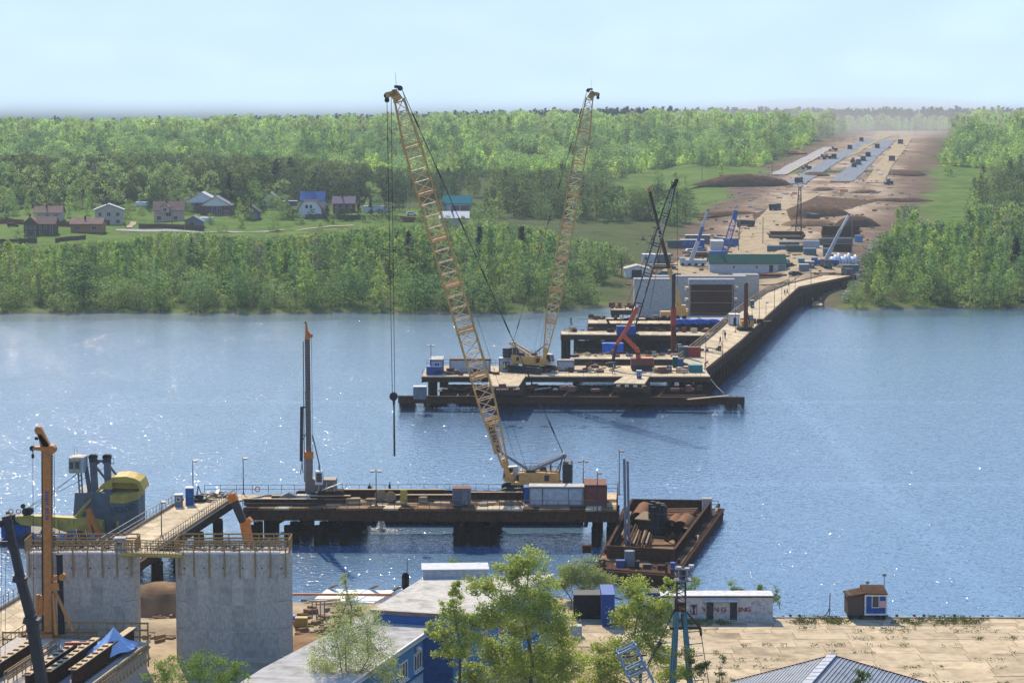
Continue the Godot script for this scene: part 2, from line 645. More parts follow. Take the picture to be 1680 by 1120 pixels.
func strip(called: String, m: Material, left: Array, right: Array, lift := 0.3, kind := "structure") -> void:
	var b := B.new()
	var old := []
	for i in left.size() - 1:
		for s in 9:
			if s == 8 and i < left.size() - 2:
				continue
			var f := s / 8.0
			var p: Vector3 = left[i].lerp(left[i + 1], f)
			var q: Vector3 = right[i].lerp(right[i + 1], f)
			var row := []
			for k in 7:
				var r := p.lerp(q, k / 6.0)
				row.append(Vector3(r.x, ground(r.x, -r.z) + lift, r.z))
			for k in 6:
				if old:
					b.face(old[k], old[k + 1], row[k + 1], row[k], Vector3.UP)
			old = row
	struct(b, called, m, kind)

func lands(a: Array) -> Array:
	var out := []
	for p in a:
		out.append(land(p[0], p[1]))
	return out

func mound(at: Vector3, size: Vector3, m: Material, label: String, yaw := 0.0, rough := 0.16) -> void:
	var b := B.new()
	var turn := Basis(Vector3.UP, yaw)
	var k := 26
	var rows := 9
	var f := func(i, j):
		var r := 1.0 - float(j) / rows
		var w: float = TAU * i / k
		var p := Vector3(cos(w) * r, 0, sin(w) * r)
		var lump := hills.get_noise_3d(at.x + p.x * size.x * 2.3, at.z + p.z * size.z * 2.3, size.y * 40.0)
		p.y = (1.0 - r * r) * (0.8 + 0.25 * r) + lump * rough * 2.2 * (1.0 - r * 0.85)
		p *= Vector3(1.0 + lump * rough, 1, 1.0 + lump * rough)
		return at + turn * (p * size) - Vector3(0, 0.2, 0)
	for j in rows:
		for i in k:
			b.face(f.call(i, j), f.call(i + 1, j), f.call(i + 1, j + 1), f.call(i, j + 1), Vector3.UP)
	var o := solo(b, "dirt_mound" if m != mats.sand else "sand_heap", m, label, "mound")
	o.position.y -= 0.0

func near_bank() -> void:
	var b := B.new()
	var edge := [spot(-60, 1085, 0.4), spot(36, 1062, 0.4), spot(150, 985, 0.4), spot(225, 968, 0.4), spot(300, 962, 0.4), spot(400, 972, 0.3), spot(470, 990, 0.3), spot(560, 1001, 0.3), spot(660, 992, 0.3), spot(760, 975, 0.3), spot(900, 985, 0.3), spot(1090, 1010, 0.3)]
	var top := []
	for p in edge:
		top.append(p + Vector3(0, 2.3, 9.0))
	var low := []
	for p in edge:
		low.append(p + Vector3(0, -2.5, -5.0))
	for i in edge.size() - 1:
		b.face(top[i], top[i + 1], edge[i + 1], edge[i], Vector3(0, 1, -1))
		b.face(edge[i], edge[i + 1], low[i + 1], low[i], Vector3(0, 1, -1))
		b.face(top[i], top[i + 1], Vector3(top[i + 1].x, 2.66, -120), Vector3(top[i].x, 2.66, -120), Vector3.UP)
	struct(b, "ground", mats.sand)

const KINDS := {
	"birch": [15.0, 7.0, 0.08, 820, 0.7, Color(0.31, 0.42, 0.12), Color(0.3, 0.29, 0.27)],
	"willow": [10.0, 9.0, 0.03, 900, 0.7, Color(0.22, 0.32, 0.105), Color(0.12, 0.1, 0.08)],
	"alder": [12.0, 7.6, 0.08, 860, 0.7, Color(0.125, 0.21, 0.08), Color(0.1, 0.085, 0.07)],
	"bush": [4.2, 5.8, 0.0, 480, 0.52, Color(0.2, 0.27, 0.085), Color(0.1, 0.08, 0.06)],
	"poplar": [17.0, 10.5, 0.12, 1900, 0.8, Color(0.29, 0.39, 0.13), Color(0.2, 0.19, 0.17)],
	"spruce": [16.0, 6.4, 0.03, 900, 0.85, Color(0.022, 0.045, 0.032), Color(0.09, 0.06, 0.045)],
	"sapling": [6.0, 4.6, 0.03, 380, 0.68, Color(0.38, 0.5, 0.12), Color(0.2, 0.19, 0.17)],
	"bare": [13.0, 6.0, 0.12, 380, 0.52, Color(0.308, 0.294, 0.168), Color(0.17, 0.15, 0.13)],
}
const CAPS := [[-200, 0, 60, 130, 200, 270, 340, 400, 440, 520, 600, 680, 730, 790, 860, 930, 990, 1040, 1075], [392, 392, 402, 396, 392, 380, 380, 388, 388, 378, 372, 366, 376, 362, 368, 385, 395, 412, 440]]
const SPECIMENS := [[14, 340, 74, 44, "poplar"], [52, 338, 66, 44, "poplar"], [104, 338, 76, 46, "poplar"], [135, 338, 70, 36, "poplar"], [180, 338, 76, 46, "poplar"], [240, 334, 62, 34, "poplar"], [266, 334, 68, 36, "poplar"], [292, 334, 66, 34, "poplar"], [312, 338, 50, 30, "poplar"], [376, 340, 62, 22, "spruce"], [396, 342, 44, 30, "alder"], [416, 342, 48, 26, "willow"], [436, 345, 34, 26, "willow"], [462, 360, 28, 24, "willow"], [472, 358, 24, 24, "alder"], [20, 352, 30, 22, "willow"], [45, 350, 34, 16, "birch"], [112, 356, 48, 16, "birch"], [124, 345, 22, 14, "willow"], [142, 352, 40, 14, "birch"], [213, 345, 18, 16, "bush"], [246, 348, 20, 14, "alder"], [322, 346, 24, 18, "alder"], [392, 362, 38, 16, "birch"], [408, 362, 20, 18, "bush"], [448, 378, 30, 20, "willow"], [480, 362, 20, 20, "alder"], [536, 362, 26, 14, "spruce"], [560, 362, 22, 16, "alder"], [588, 358, 26, 16, "spruce"], [608, 357, 36, 12, "spruce"], [636, 358, 26, 18, "alder"], [525, 378, 14, 10, "bush"], [365, 382, 20, 18, "willow"], [60, 372, 22, 16, "willow"], [30, 398, 20, 20, "bush"], [700, 352, 30, 24, "alder"], [785, 366, 34, 24, "willow"], [806, 366, 40, 24, "birch"], [1045, 330, 28, 22, "willow"], [1108, 318, 36, 22, "birch"], [1125, 318, 30, 14, "birch"], [1080, 300, 22, 18, "willow"], [8, 362, 24, 18, "alder"], [72, 352, 20, 16, "willow"], [98, 352, 26, 18, "alder"], [150, 340, 24, 20, "willow"], [208, 358, 22, 16, "willow"], [232, 352, 14, 14, "bush"], [252, 342, 26, 20, "alder"], [308, 352, 22, 16, "willow"], [345, 366, 16, 14, "bush"], [384, 356, 26, 18, "alder"], [396, 374, 16, 14, "bush"], [426, 352, 30, 20, "alder"], [452, 345, 26, 18, "willow"], [492, 366, 18, 18, "bush"], [512, 362, 20, 14, "alder"], [545, 366, 16, 16, "bush"], [572, 362, 22, 18, "alder"], [600, 364, 18, 16, "willow"], [622, 362, 20, 14, "alder"], [650, 372, 22, 18, "willow"], [690, 372, 30, 20, "birch"], [712, 372, 32, 22, "birch"], [735, 380, 26, 18, "willow"], [760, 378, 24, 22, "birch"], [778, 358, 26, 20, "alder"], [725, 352, 22, 16, "alder"], [5, 345, 40, 30, "poplar"], [345, 336, 56, 30, "poplar"], [462, 340, 46, 28, "poplar"], [505, 342, 50, 26, "alder"], [560, 344, 44, 24, "alder"], [610, 344, 46, 30, "poplar"], [655, 346, 48, 30, "alder"]]
var tree_meshes := {}
var chosen := []
var far_trees := {}

func reach(kind: String, f: float) -> float:
	match kind:
		"birch", "bare":
			return pow(1.0 - f, 0.75) * minf(1.0, 0.35 + f * 3.2)
		"spruce":
			return (1.0 - f) * (0.72 + 0.28 * (1.0 - fmod(f * 8.0, 1.0)))
		"bush":
			return sqrt(maxf(0.0, 1.0 - f * f))
		"sapling":
			return pow(maxf(0.0, 1.0 - f), 0.6) * minf(1.0, 0.5 + f * 2.0)
	return sqrt(maxf(0.0, 1.0 - pow(absf(f * 1.75 - 0.75), 2.4)))

func leaf_mat(kind: String, tint := 0) -> StandardMaterial3D:
	var key := "leaf_%s_%d" % [kind, tint]
	if not mats.has(key):
		var m := mat(key, [Color.WHITE, Color(1.0, 0.98, 0.9), Color(0.84, 0.9, 0.92), Color(0.93, 0.96, 0.86), Color(0.72, 0.8, 0.82), Color(0.5, 0.6, 0.56)][tint], 0.85)
		m.vertex_color_use_as_albedo = true
		m.backlight_enabled = true
		m.backlight = grey(0.95)
		m.metallic_specular = 0.25
	return mats[key]

func leaves(b: B, g: RandomNumberGenerator, at: Vector3, size: float, flat := 0.3) -> void:
	var a := Vector3(g.randfn(), g.randfn() * (1.0 - flat), g.randfn()).normalized()
	var o := Vector3(g.randfn(), g.randfn(), g.randfn()).cross(a).normalized()
	a *= size * 0.5
	o *= size * 0.31
	b.tri(at - a, at + o, at + a)
	b.tri(at - a, at + a, at - o)

func tree_mesh(kind: String, version: int) -> Array:
	var key := "%s%d" % [kind, version]
	if tree_meshes.has(key):
		return tree_meshes[key]
	var k: Array = KINDS[kind]
	var g := RandomNumberGenerator.new()
	g.seed = key.hash()
	var b := B.new(false)
	b.tinted = true
	var tall: float = k[0]
	var low: float = k[2] * tall
	var clumps := []
	for i in (30 if kind == "bush" else 52):
		var f := pow(g.randf(), 1.15)
		var w := g.randf() * TAU
		var r: float = reach(kind, f) * k[1] * 0.5 * (1.0 if g.randf() < 0.6 else sqrt(g.randf())) * g.randf_range(0.72, 1.12)
		clumps.append([Vector3(cos(w) * r, lerpf(low, tall * 0.985, f), sin(w) * r), g.randf_range(0.72, 1.25), g.randf_range(0.55, 1.0) * k[1] * (0.09 if kind in ["birch", "spruce", "bare", "poplar"] else 0.12)])
	for i in int(k[3]):
		var q: Array = clumps[g.randi() % clumps.size()]
		var p: Vector3 = q[0] + Vector3(g.randfn(), g.randfn() * (1.15 if kind == "birch" else 0.7), g.randfn()) * q[2]
		if p.y < 0.1:
			p.y = g.randf() * 0.6
		b.col = (k[5] as Color) * (q[1] * g.randf_range(0.82, 1.18))
		leaves(b, g, p, k[4] * g.randf_range(0.7, 1.25))
	var crown := b.mesh()
	var w := B.new(false)
	w.tinted = true
	w.col = k[6]
	var top := tall * (0.9 if kind != "bush" else 0.6)
	var thick := tall * 0.011 + 0.03
	w.tube(Vector3(0, -0.8, 0), Vector3(g.randfn() * 0.2, top * 0.5, g.randfn() * 0.2), thick, thick * 0.6, 5, false)
	w.tube(Vector3(0, top * 0.5, 0), Vector3(0, top, 0), thick * 0.6, thick * 0.1, 5, false)
	for i in 9:
		var q: Array = clumps[g.randi() % clumps.size()]
		w.tube(Vector3(0, maxf(0.2, q[0].y * 0.72), 0), q[0], thick * 0.35, thick * 0.08, 4, false)
	var trunk := w.mesh()
	for i in w.v.size():
		b.v.append(w.v[i]); b.n.append(w.n[i]); b.c.append(w.c[i])
	tree_meshes[key] = [crown, trunk, b.mesh()]
	return tree_meshes[key]

func inside(p: Vector2, outline: PackedVector2Array) -> bool:
	return Geometry2D.is_point_in_polygon(p, outline)

func plan(a: Array) -> PackedVector2Array:
	var out := PackedVector2Array()
	for p in a:
		var q := land(p[0], p[1])
		out.append(Vector2(q.x, -q.z))
	return out

func forest() -> void:
	var open := meadows
	var thin := plan([[700, 335], [900, 335], [1020, 300], [1020, 280], [800, 290]])
	var g := RandomNumberGenerator.new()
	g.seed = 21
	var front := []
	var d := 632.0
	while d < 2350.0:
		var step := 6.6 if d < 900 else 6.8 if d < 1150 else 5.4 if d < 1560 else 8.5 if d < 2060 else 5.6
		var x := -0.262 * d
		while x < 0.262 * d:
			var px := x + g.randf_range(-0.5, 0.5) * step
			var pd := d + g.randf_range(-0.5, 0.5) * step
			x += step
			var t := pd - shore(px)
			if t < 1.5 or absf(px - axis(pd)) < cleared(pd) + g.randf_range(2, 7) + patch.get_noise_2d(px * 2, pd) * 8.0:
				continue
			var at := Vector2(px, pd)
			if open.any(func(o): return inside(at, o)) and g.randf() > (0.012 if t > 240 else 0.004):
				continue
			if inside(at, thin) and g.randf() < 0.65:
				continue
			var n := patch.get_noise_2d(px * 1.4, pd * 1.4)
			var r := g.randf()
			var kind := "birch"
			if pd < 915:
				if t < 7:
					kind = "bush" if r < 0.6 else "willow"
				elif t < 40:
					kind = "willow" if r < 0.45 else "birch" if r < 0.72 else "alder" if r < 0.85 else "bush"
				else:
					kind = ("birch" if r < 0.55 else "willow" if r < 0.72 else "alder") if n > -0.2 else ("bare" if r < 0.35 else "birch" if r < 0.6 else "alder")
					if r > 0.97:
						kind = "spruce"
			elif pd < 1150 and base_px(px, pd) > 790:
				if r < 0.42:
					continue
				kind = "willow" if r < 0.75 else "alder" if r < 0.9 else "birch"
			elif pd < 1150:
				kind = ("alder" if r < 0.7 else "poplar" if r < 0.85 else "bare") if n < 0.25 else ("poplar" if r < 0.4 else "alder")
				if r > 0.955:
					kind = "spruce"
			elif pd < 1560:
				kind = "sapling" if r < 0.8 else "willow" if r < 0.95 else "alder"
			elif pd < 2080:
				kind = "birch" if r < 0.5 else "poplar" if r < 0.75 else "bare" if r < 0.88 else "sapling"
			else:
				kind = "spruce" if r < (0.88 if n > -0.3 else 0.4) else "birch"
			if pd > 1150 and pd < 1490 and n < -0.32:
				kind = "alder" if r < 0.7 else "birch"
			var size := g.randf_range(0.55, 1.2)
			if t < 45 and kind != "bush":
				size *= 0.82
			if pd > 2000:
				size *= 0.9
			var where := Vector3(px, ground(px, pd) - 0.1, -pd)
			var base := seen(where)
			if base.x < -110 or base.x > 1790:
				continue
			var tall: float = KINDS[kind][0] * size
			if pd < 915:
				var room := (base.y - table(CAPS[0], CAPS[1], base.x) - g.randf_range(0, 9)) * pd / FOCAL if base.x < 1090 else (base.y - 318.0) * pd / FOCAL
				if base.x > 1400 and t > 60:
					room = minf(room, (base.y - 332.0 - g.randf_range(0, 10)) * pd / FOCAL)
				if room < 1.8:
					continue
				if tall > room:
					if room < 6.0 and kind != "bush":
						kind = "bush" if r < 0.5 else "sapling"
					size = minf(room / KINDS[kind][0], 1.1)
					tall = KINDS[kind][0] * size
			elif pd < 1150:
				var room := (base.y - table([0, 450, 560, 700, 930, 1000, 1250, 1540, 1680], [247, 249, 266, 280, 270, 262, 262, 235, 230], base.x) - g.randf_range(-3, 12)) * pd / FOCAL
				if room < 2.0 or base.x < 800 and base.y > 331:
					continue
				size = minf(size, room / KINDS[kind][0])
				tall = KINDS[kind][0] * size
			var tint := Color(1, 1, 1) * g.randf_range(0.6, 1.25)
			tint = Color(tint.r * g.randf_range(0.93, 1.1), tint.g, tint.b * g.randf_range(0.85, 1.1))
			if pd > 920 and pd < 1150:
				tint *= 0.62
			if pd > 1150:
				tint *= 1.35 if kind != "spruce" else 1.0  # far crowns paled, with distance haze put into their colour
			if pd > 1800:
				size *= g.randf_range(0.9, 1.2) if kind == "spruce" else 0.72
			var wide := size * g.randf_range(0.85, 1.15)
			var tree := [kind, where, g.randf() * TAU, wide, size, tint, base, tall * FOCAL / pd, t, g.randi() % 3]
			if pd < 920 or (pd < 1060 and kind in ["poplar", "alder"] and base.x < 800):
				front.append(tree)
			else:
				keep(tree)
		d += step
	for e in SPECIMENS:
		var where := land(e[0], e[1])
		var size: float = e[2] * -where.z / FOCAL / KINDS[e[4]][0]
		var wide: float = e[3] * -where.z / FOCAL / KINDS[e[4]][1]
		chosen.append([e[4], where - Vector3(0, 0.1, 0), g.randf() * TAU, wide, size, Color.WHITE, Vector2(e[0], e[1]), e[2], 300.0, g.randi() % 3])
	front.sort_custom(func(a, b): return a[7] - a[8] * 0.14 > b[7] - b[8] * 0.14)
	var own := 0
	for tree in front:
		if own < 245 and tree[6].x > -5 and tree[6].x < 1685 and tree[8] < 130:
			chosen.append(tree)
			own += 1
		else:
			keep(tree)
	single_trees()
	for key in far_trees:
		var list: Array = far_trees[key]
		var mm := MultiMesh.new()
		mm.transform_format = MultiMesh.TRANSFORM_3D
		mm.use_colors = true
		mm.mesh = tree_mesh(list[0][0], list[0][9] % 2)[2]
		mm.instance_count = list.size()
		for i in list.size():
			var a: Array = list[i]
			mm.set_instance_transform(i, Transform3D(Basis(Vector3.UP, a[2]).scaled(Vector3(a[3], a[4], a[3])), a[1]))
			mm.set_instance_color(i, a[5])
		var o := MultiMeshInstance3D.new()
		o.multimesh = mm
		o.material_override = leaf_mat(list[0][0])
		o.name = numbered("forest")
		add_child(o)
		o.set_meta("kind", "stuff")
		o.set_meta("label", "wood of %s trees on the far bank" % list[0][0])

func base_px(x: float, d: float) -> float:
	return 840.0 + x / d * FOCAL

func keep(tree: Array) -> void:
	var key := "%s%d" % [tree[0], tree[9] % 2]
	if not far_trees.has(key):
		far_trees[key] = []
	far_trees[key].append(tree)

const PLACES := [[0, 60, "at the upstream end"], [60, 130, "below the brown houses"], [130, 215, "below the beige house"], [215, 300, "below the pinkish house"], [300, 385, "below the twin gabled house"], [385, 460, "below the grassy slope"],
	[460, 545, "below the gambrel house"], [545, 640, "below the brick house"], [640, 700, "behind the hoist ropes"], [700, 775, "behind the nearer crane boom"], [775, 850, "below the teal roofed building"], [850, 930, "behind the farther crane's pendants"], [930, 1060, "beside the construction yard"],
	[1060, 1400, "at the end of the clearing"], [1400, 1470, "on the point by the road"], [1470, 1530, "just beyond the point"], [1530, 1600, "below the meadow gap"], [1600, 1700, "at the downstream edge"]]
const LOOKS := {"birch": "pale green birch", "willow": "grey green willow", "alder": "dark green alder", "bush": "low green bush", "poplar": "tall round poplar", "spruce": "dark pointed spruce", "sapling": "bright young sapling", "bare": "thin half bare tree"}

func single_trees() -> void:
	var protos := {}
	var groups := {"birch": "birches on the far bank", "willow": "willows on the far bank", "alder": "alders on the far bank", "bush": "bushes on the far bank", "poplar": "poplars on the far bank", "spruce": "spruces on the far bank", "sapling": "saplings on the far bank", "bare": "half bare trees on the far bank"}
	for a in chosen:
		var kind: String = a[0]
		var key := "%s%d" % [kind, a[9]]
		var place := ""
		for p in PLACES:
			if a[6].x >= p[0] and a[6].x < p[1]:
				place = p[2]
		var tall: float = KINDS[kind][0] * a[4]
		var size := "" if kind == "bush" else "small " if tall < 7.5 else "tall " if tall > 12.5 and kind != "poplar" else ""
		var row := "at the waterline" if a[8] < 12 else "in the second row" if a[8] < 30 else "midway up the bank" if a[8] < 75 else "high on the bank" if a[8] < 200 else "by the village"
		var lean := "slender " if a[3] / a[4] < 0.92 else "broad " if a[3] / a[4] > 1.08 else ""
		var label := "%s%s%s %s %s" % [size, lean, LOOKS[kind], row, place]
		var called := "bush" if kind == "bush" else "bare_tree" if kind == "bare" else "sapling" if kind == "sapling" else kind + "_tree"
		var o: Node3D
		if not protos.has(key):
			o = thing(called, label, "bush" if kind == "bush" else "tree", a[1], a[2], groups[kind])
			var m := tree_mesh(kind, a[9])
			same(m[1], "trunk", leaf_mat("wood"), o, Transform3D.IDENTITY)
			same(m[0], "crown", leaf_mat(kind), o, Transform3D.IDENTITY)
			protos[key] = o
		else:
			o = again(protos[key], a[1], a[2], label, groups[kind])
		o.scale = Vector3(a[3], a[4], a[3])
		(o.get_node("crown") as MeshInstance3D).material_override = leaf_mat(kind, (0 if kind == "poplar" else 5 if kind == "alder" else 3) if a[8] == 300.0 else 1 + (a[9] + int(a[2] * 7.0)) % 4)

func slabs(parent: Node3D, called: String, q: Array, nu: int, nv: int, thick: float, kinds: Array, gap := 0.05, uneven := 0.012) -> void:
	for j in nv:
		for i in nu:
			var u := [float(i) / nu, float(i + 1) / nu]
			var w := [float(j) / nv, float(j + 1) / nv]
			var c := []
			for k in [[0, 0], [1, 0], [1, 1], [0, 1]]:
				c.append((q[0] as Vector3).lerp(q[1], u[k[0]]).lerp((q[3] as Vector3).lerp(q[2], u[k[0]]), w[k[1]]))
			var mid: Vector3 = (c[0] + c[1] + c[2] + c[3]) / 4.0
			var lift := Vector3(0, rng.randf_range(-uneven, uneven), 0)
			for k in 4:
				c[k] += (mid - c[k]).normalized() * gap + lift
			var b := B.new()
			b.prism(c, thick)
			part(b, called, mats[kinds[rng.randi() % kinds.size()]], parent)

func railing(points: Array, label: String, group := "", tall := 1.15, gap := 2.0, m := "dark_steel", thick := 0.035, rails := 2) -> Node3D:
	var o := thing("railing", label, "railing", points[0], 0.0, group)
	for k in rails:
		var b := B.new()
		for i in points.size() - 1:
			var up := Vector3(0, tall * (1.0 - 0.5 * k), 0)
			b.bar(points[i] + up, points[i + 1] + up, thick * 1.6, thick * 1.6)
		part(b, "rail", mats[m], o)
	for i in points.size() - 1:
		var n := maxi(1, int(points[i].distance_to(points[i + 1]) / gap))
		for j in n + (1 if i == points.size() - 2 else 0):
			var p: Vector3 = points[i].lerp(points[i + 1], float(j) / n)
			var b := B.new()
			b.box(p + Vector3(0, tall / 2.0, 0), Vector3(thick * 1.5, tall, thick * 1.5))
			part(b, "post", mats[m], o)
	return o

func lamp_post(at: Vector3, tall: float, label: String, group: String, heads := 1, yaw := 0.0) -> Node3D:
	var o := thing("lamp_post", label, "lamp post", at, yaw, group)
	var b := B.new(false)
	b.tube(Vector3.ZERO, Vector3(0, tall, 0), 0.075, 0.05, 6)
	part(b, "pole", mats.dark_steel, o)
	b = B.new(false)
	b.block(Vector3.ZERO, Vector3(0.4, 0.1, 0.4))
	part(b, "base", mats.dark_steel, o)
	b = B.new(false)
	b.bar(Vector3(-0.45 if heads > 1 else -0.1, tall, 0), Vector3(0.45 if heads > 1 else 0.3, tall, 0), 0.06)
	part(b, "arm", mats.dark_steel, o)
	for i in heads:
		b = B.new(false)
		b.box(Vector3(0.3 if heads == 1 else -0.45 + 0.9 * i, tall - 0.06, 0.06), Vector3(0.55, 0.16, 0.4), Basis(Vector3.RIGHT, 0.4))
		part(b, "lamp_head", mats.grey_steel, o)
	return o

func cabin(called: String, label: String, category: String, a: Vector3, c: Vector3, deep_: float, tall: float, o := {}) -> Node3D:
	var d := c - a
	var w := Vector2(d.x, d.z).length()
	var t := thing(called, label, category, a, atan2(-d.z, d.x), o.get("group", ""))
	var lift: float = o.get("lift", 0.0)
	var b := B.new(false)
	var thick := 0.06
	b.box(Vector3(w / 2, lift + tall / 2, -deep_ / 2), Vector3(w - 0.04, tall - 0.02, deep_ - 0.04))
	part(b, "wall", mats[o.get("wall", "panel_grey")], t)
	var ribs: int = o.get("ribs", 0)
	if ribs:
		b = B.new(false)
		for i in ribs:
			var x := w * (i + 0.5) / ribs
			b.box(Vector3(x, lift + tall / 2, 0), Vector3(w / ribs * 0.45, tall - 0.3, 0.07))
			b.box(Vector3(x, lift + tall / 2, -deep_), Vector3(w / ribs * 0.45, tall - 0.3, 0.07))
		for i in int(ribs * deep_ / w):
			var z := -deep_ * (i + 0.5) / int(ribs * deep_ / w)
			b.box(Vector3(0, lift + tall / 2, z), Vector3(0.07, tall - 0.3, w / ribs * 0.45))
			b.box(Vector3(w, lift + tall / 2, z), Vector3(0.07, tall - 0.3, w / ribs * 0.45))
		part(b, "rib", mats[o.get("wall", "panel_grey")], t).set_meta("kind", "stuff")
	b = B.new(false)
	var over: float = o.get("over", 0.06)
	var pitch: float = o.get("pitch", 0.0)
	var roof: String = o.get("roof", "panel_grey")
	var fall: float = o.get("fall", 0.0)
	if pitch > 0.0:
		if o.get("ridge_along", true):
			b.profile([Vector2(-deep_ / 2 - over, -0.1), Vector2(0, pitch - 0.0), Vector2(deep_ / 2 + over, -0.1), Vector2(deep_ / 2 + over, 0.06), Vector2(0, pitch + 0.14), Vector2(-deep_ / 2 - over, 0.06)], Transform3D(Basis(Vector3.UP, PI / 2), Vector3(w / 2, lift + tall, -deep_ / 2)), w + over * 2)
		else:
			b.profile([Vector2(-w / 2 - over, -0.1), Vector2(0, pitch - 0.0), Vector2(w / 2 + over, -0.1), Vector2(w / 2 + over, 0.06), Vector2(0, pitch + 0.14), Vector2(-w / 2 - over, 0.06)], Transform3D(Basis.IDENTITY, Vector3(w / 2, lift + tall, -deep_ / 2)), deep_ + over * 2)
		part(b, "roof", mats[roof], t)
		b = B.new(false)
		if o.get("ridge_along", true):
			b.profile([Vector2(-deep_ / 2 + 0.03, -0.02), Vector2(0, pitch - 0.05), Vector2(deep_ / 2 - 0.03, -0.02)], Transform3D(Basis(Vector3.UP, PI / 2), Vector3(w / 2, lift + tall, -deep_ / 2)), w - 0.06)
		else:
			b.profile([Vector2(-w / 2 + 0.03, -0.02), Vector2(0, pitch - 0.05), Vector2(w / 2 - 0.03, -0.02)], Transform3D(Basis.IDENTITY, Vector3(w / 2, lift + tall, -deep_ / 2)), deep_ - 0.06)
		part(b, "gable", mats[o.get("gable", o.get("wall", "panel_grey"))], t)
	else:
		b.slopes([Vector3(-over, lift + tall + 0.12, over), Vector3(w + over, lift + tall + 0.12, over), Vector3(w + over, lift + tall + 0.12 + fall, -deep_ - over), Vector3(-over, lift + tall + 0.12 + fall, -deep_ - over)], [Vector3(-over, lift + tall, over), Vector3(w + over, lift + tall, over), Vector3(w + over, lift + tall - 0.01, -deep_ - over), Vector3(-over, lift + tall - 0.01, -deep_ - over)])
		b.face(Vector3(-over, lift + tall + 0.12, over), Vector3(w + over, lift + tall + 0.12, over), Vector3(w + over, lift + tall + 0.12 + fall, -deep_ - over), Vector3(-over, lift + tall + 0.12 + fall, -deep_ - over), Vector3.UP)
		b.face(Vector3(-over, lift + tall, over), Vector3(w + over, lift + tall, over), Vector3(w + over, lift + tall, -deep_ - over), Vector3(-over, lift + tall, -deep_ - over), Vector3.DOWN)
		part(b, "roof", mats[roof], t)
	if o.has("frame"):
		for x in [0.0, w]:
			for z in [0.0, -deep_]:
				b = B.new(false)
				b.box(Vector3(x, lift + tall / 2, z), Vector3(0.16, tall, 0.16))
				part(b, "corner_post", mats[o.frame], t)
		for y in [0.09, tall - 0.09]:
			b = B.new(false)
			b.box(Vector3(w / 2, lift + y, 0.02), Vector3(w, 0.16, 0.1))
			b.box(Vector3(0, lift + y, -deep_ / 2), Vector3(0.1, 0.16, deep_))
			b.box(Vector3(w, lift + y, -deep_ / 2), Vector3(0.1, 0.16, deep_))
			part(b, "frame_rail", mats[o.frame], t)
	for e in o.get("doors", []):
		b = B.new(false)
		var top: float = e[3] if e.size() > 3 else 0.86
		b.box(Vector3(w * (e[0] + e[1]) / 2, lift + tall * top / 2, 0.03), Vector3(w * (e[1] - e[0]), tall * top - 0.06, 0.08))
		var dr := part(b, "door", mats[e[2]], t)
		b = B.new(false)
		b.box(Vector3(w * e[1] - 0.16, lift + tall * 0.42, 0.1), Vector3(0.05, 0.16, 0.06))
		part(b, "handle", mats.dark_steel, dr)
	for e in o.get("windows", []):
		var side: bool = e.size() > 4
		var span: float = deep_ if side else w
		var at := Vector3(span * (e[0] + e[1]) / 2, lift + tall * (e[2] + e[3]) / 2, 0.02)
		var size := Vector3(span * (e[1] - e[0]), tall * (e[3] - e[2]), 0.09)
		var turn := Basis.IDENTITY
		if side:
			at = Vector3(w + 0.0, at.y, -at.x)
			turn = Basis(Vector3.UP, PI / 2)
		b = B.new(false)
		var f := 0.07
		for s in [-1, 1]:
			b.box(at + turn * Vector3(s * (size.x / 2 - f / 2), 0, 0), Vector3(f, size.y, size.z), turn)
			b.box(at + turn * Vector3(0, s * (size.y / 2 - f / 2), 0), Vector3(size.x - f * 2, f, size.z), turn)
		if size.x > 0.9:
			b.box(at, Vector3(f * 0.8, size.y - f * 2, size.z), turn)
		var fr := part(b, "window", mats[o.get("trim", "white_paint")], t)
		b = B.new(false)
		b.box(at, Vector3(size.x - f * 2, size.y - f * 2, 0.06), turn)
		part(b, "pane", mats.glass, fr)
	return t

var bodies := {}

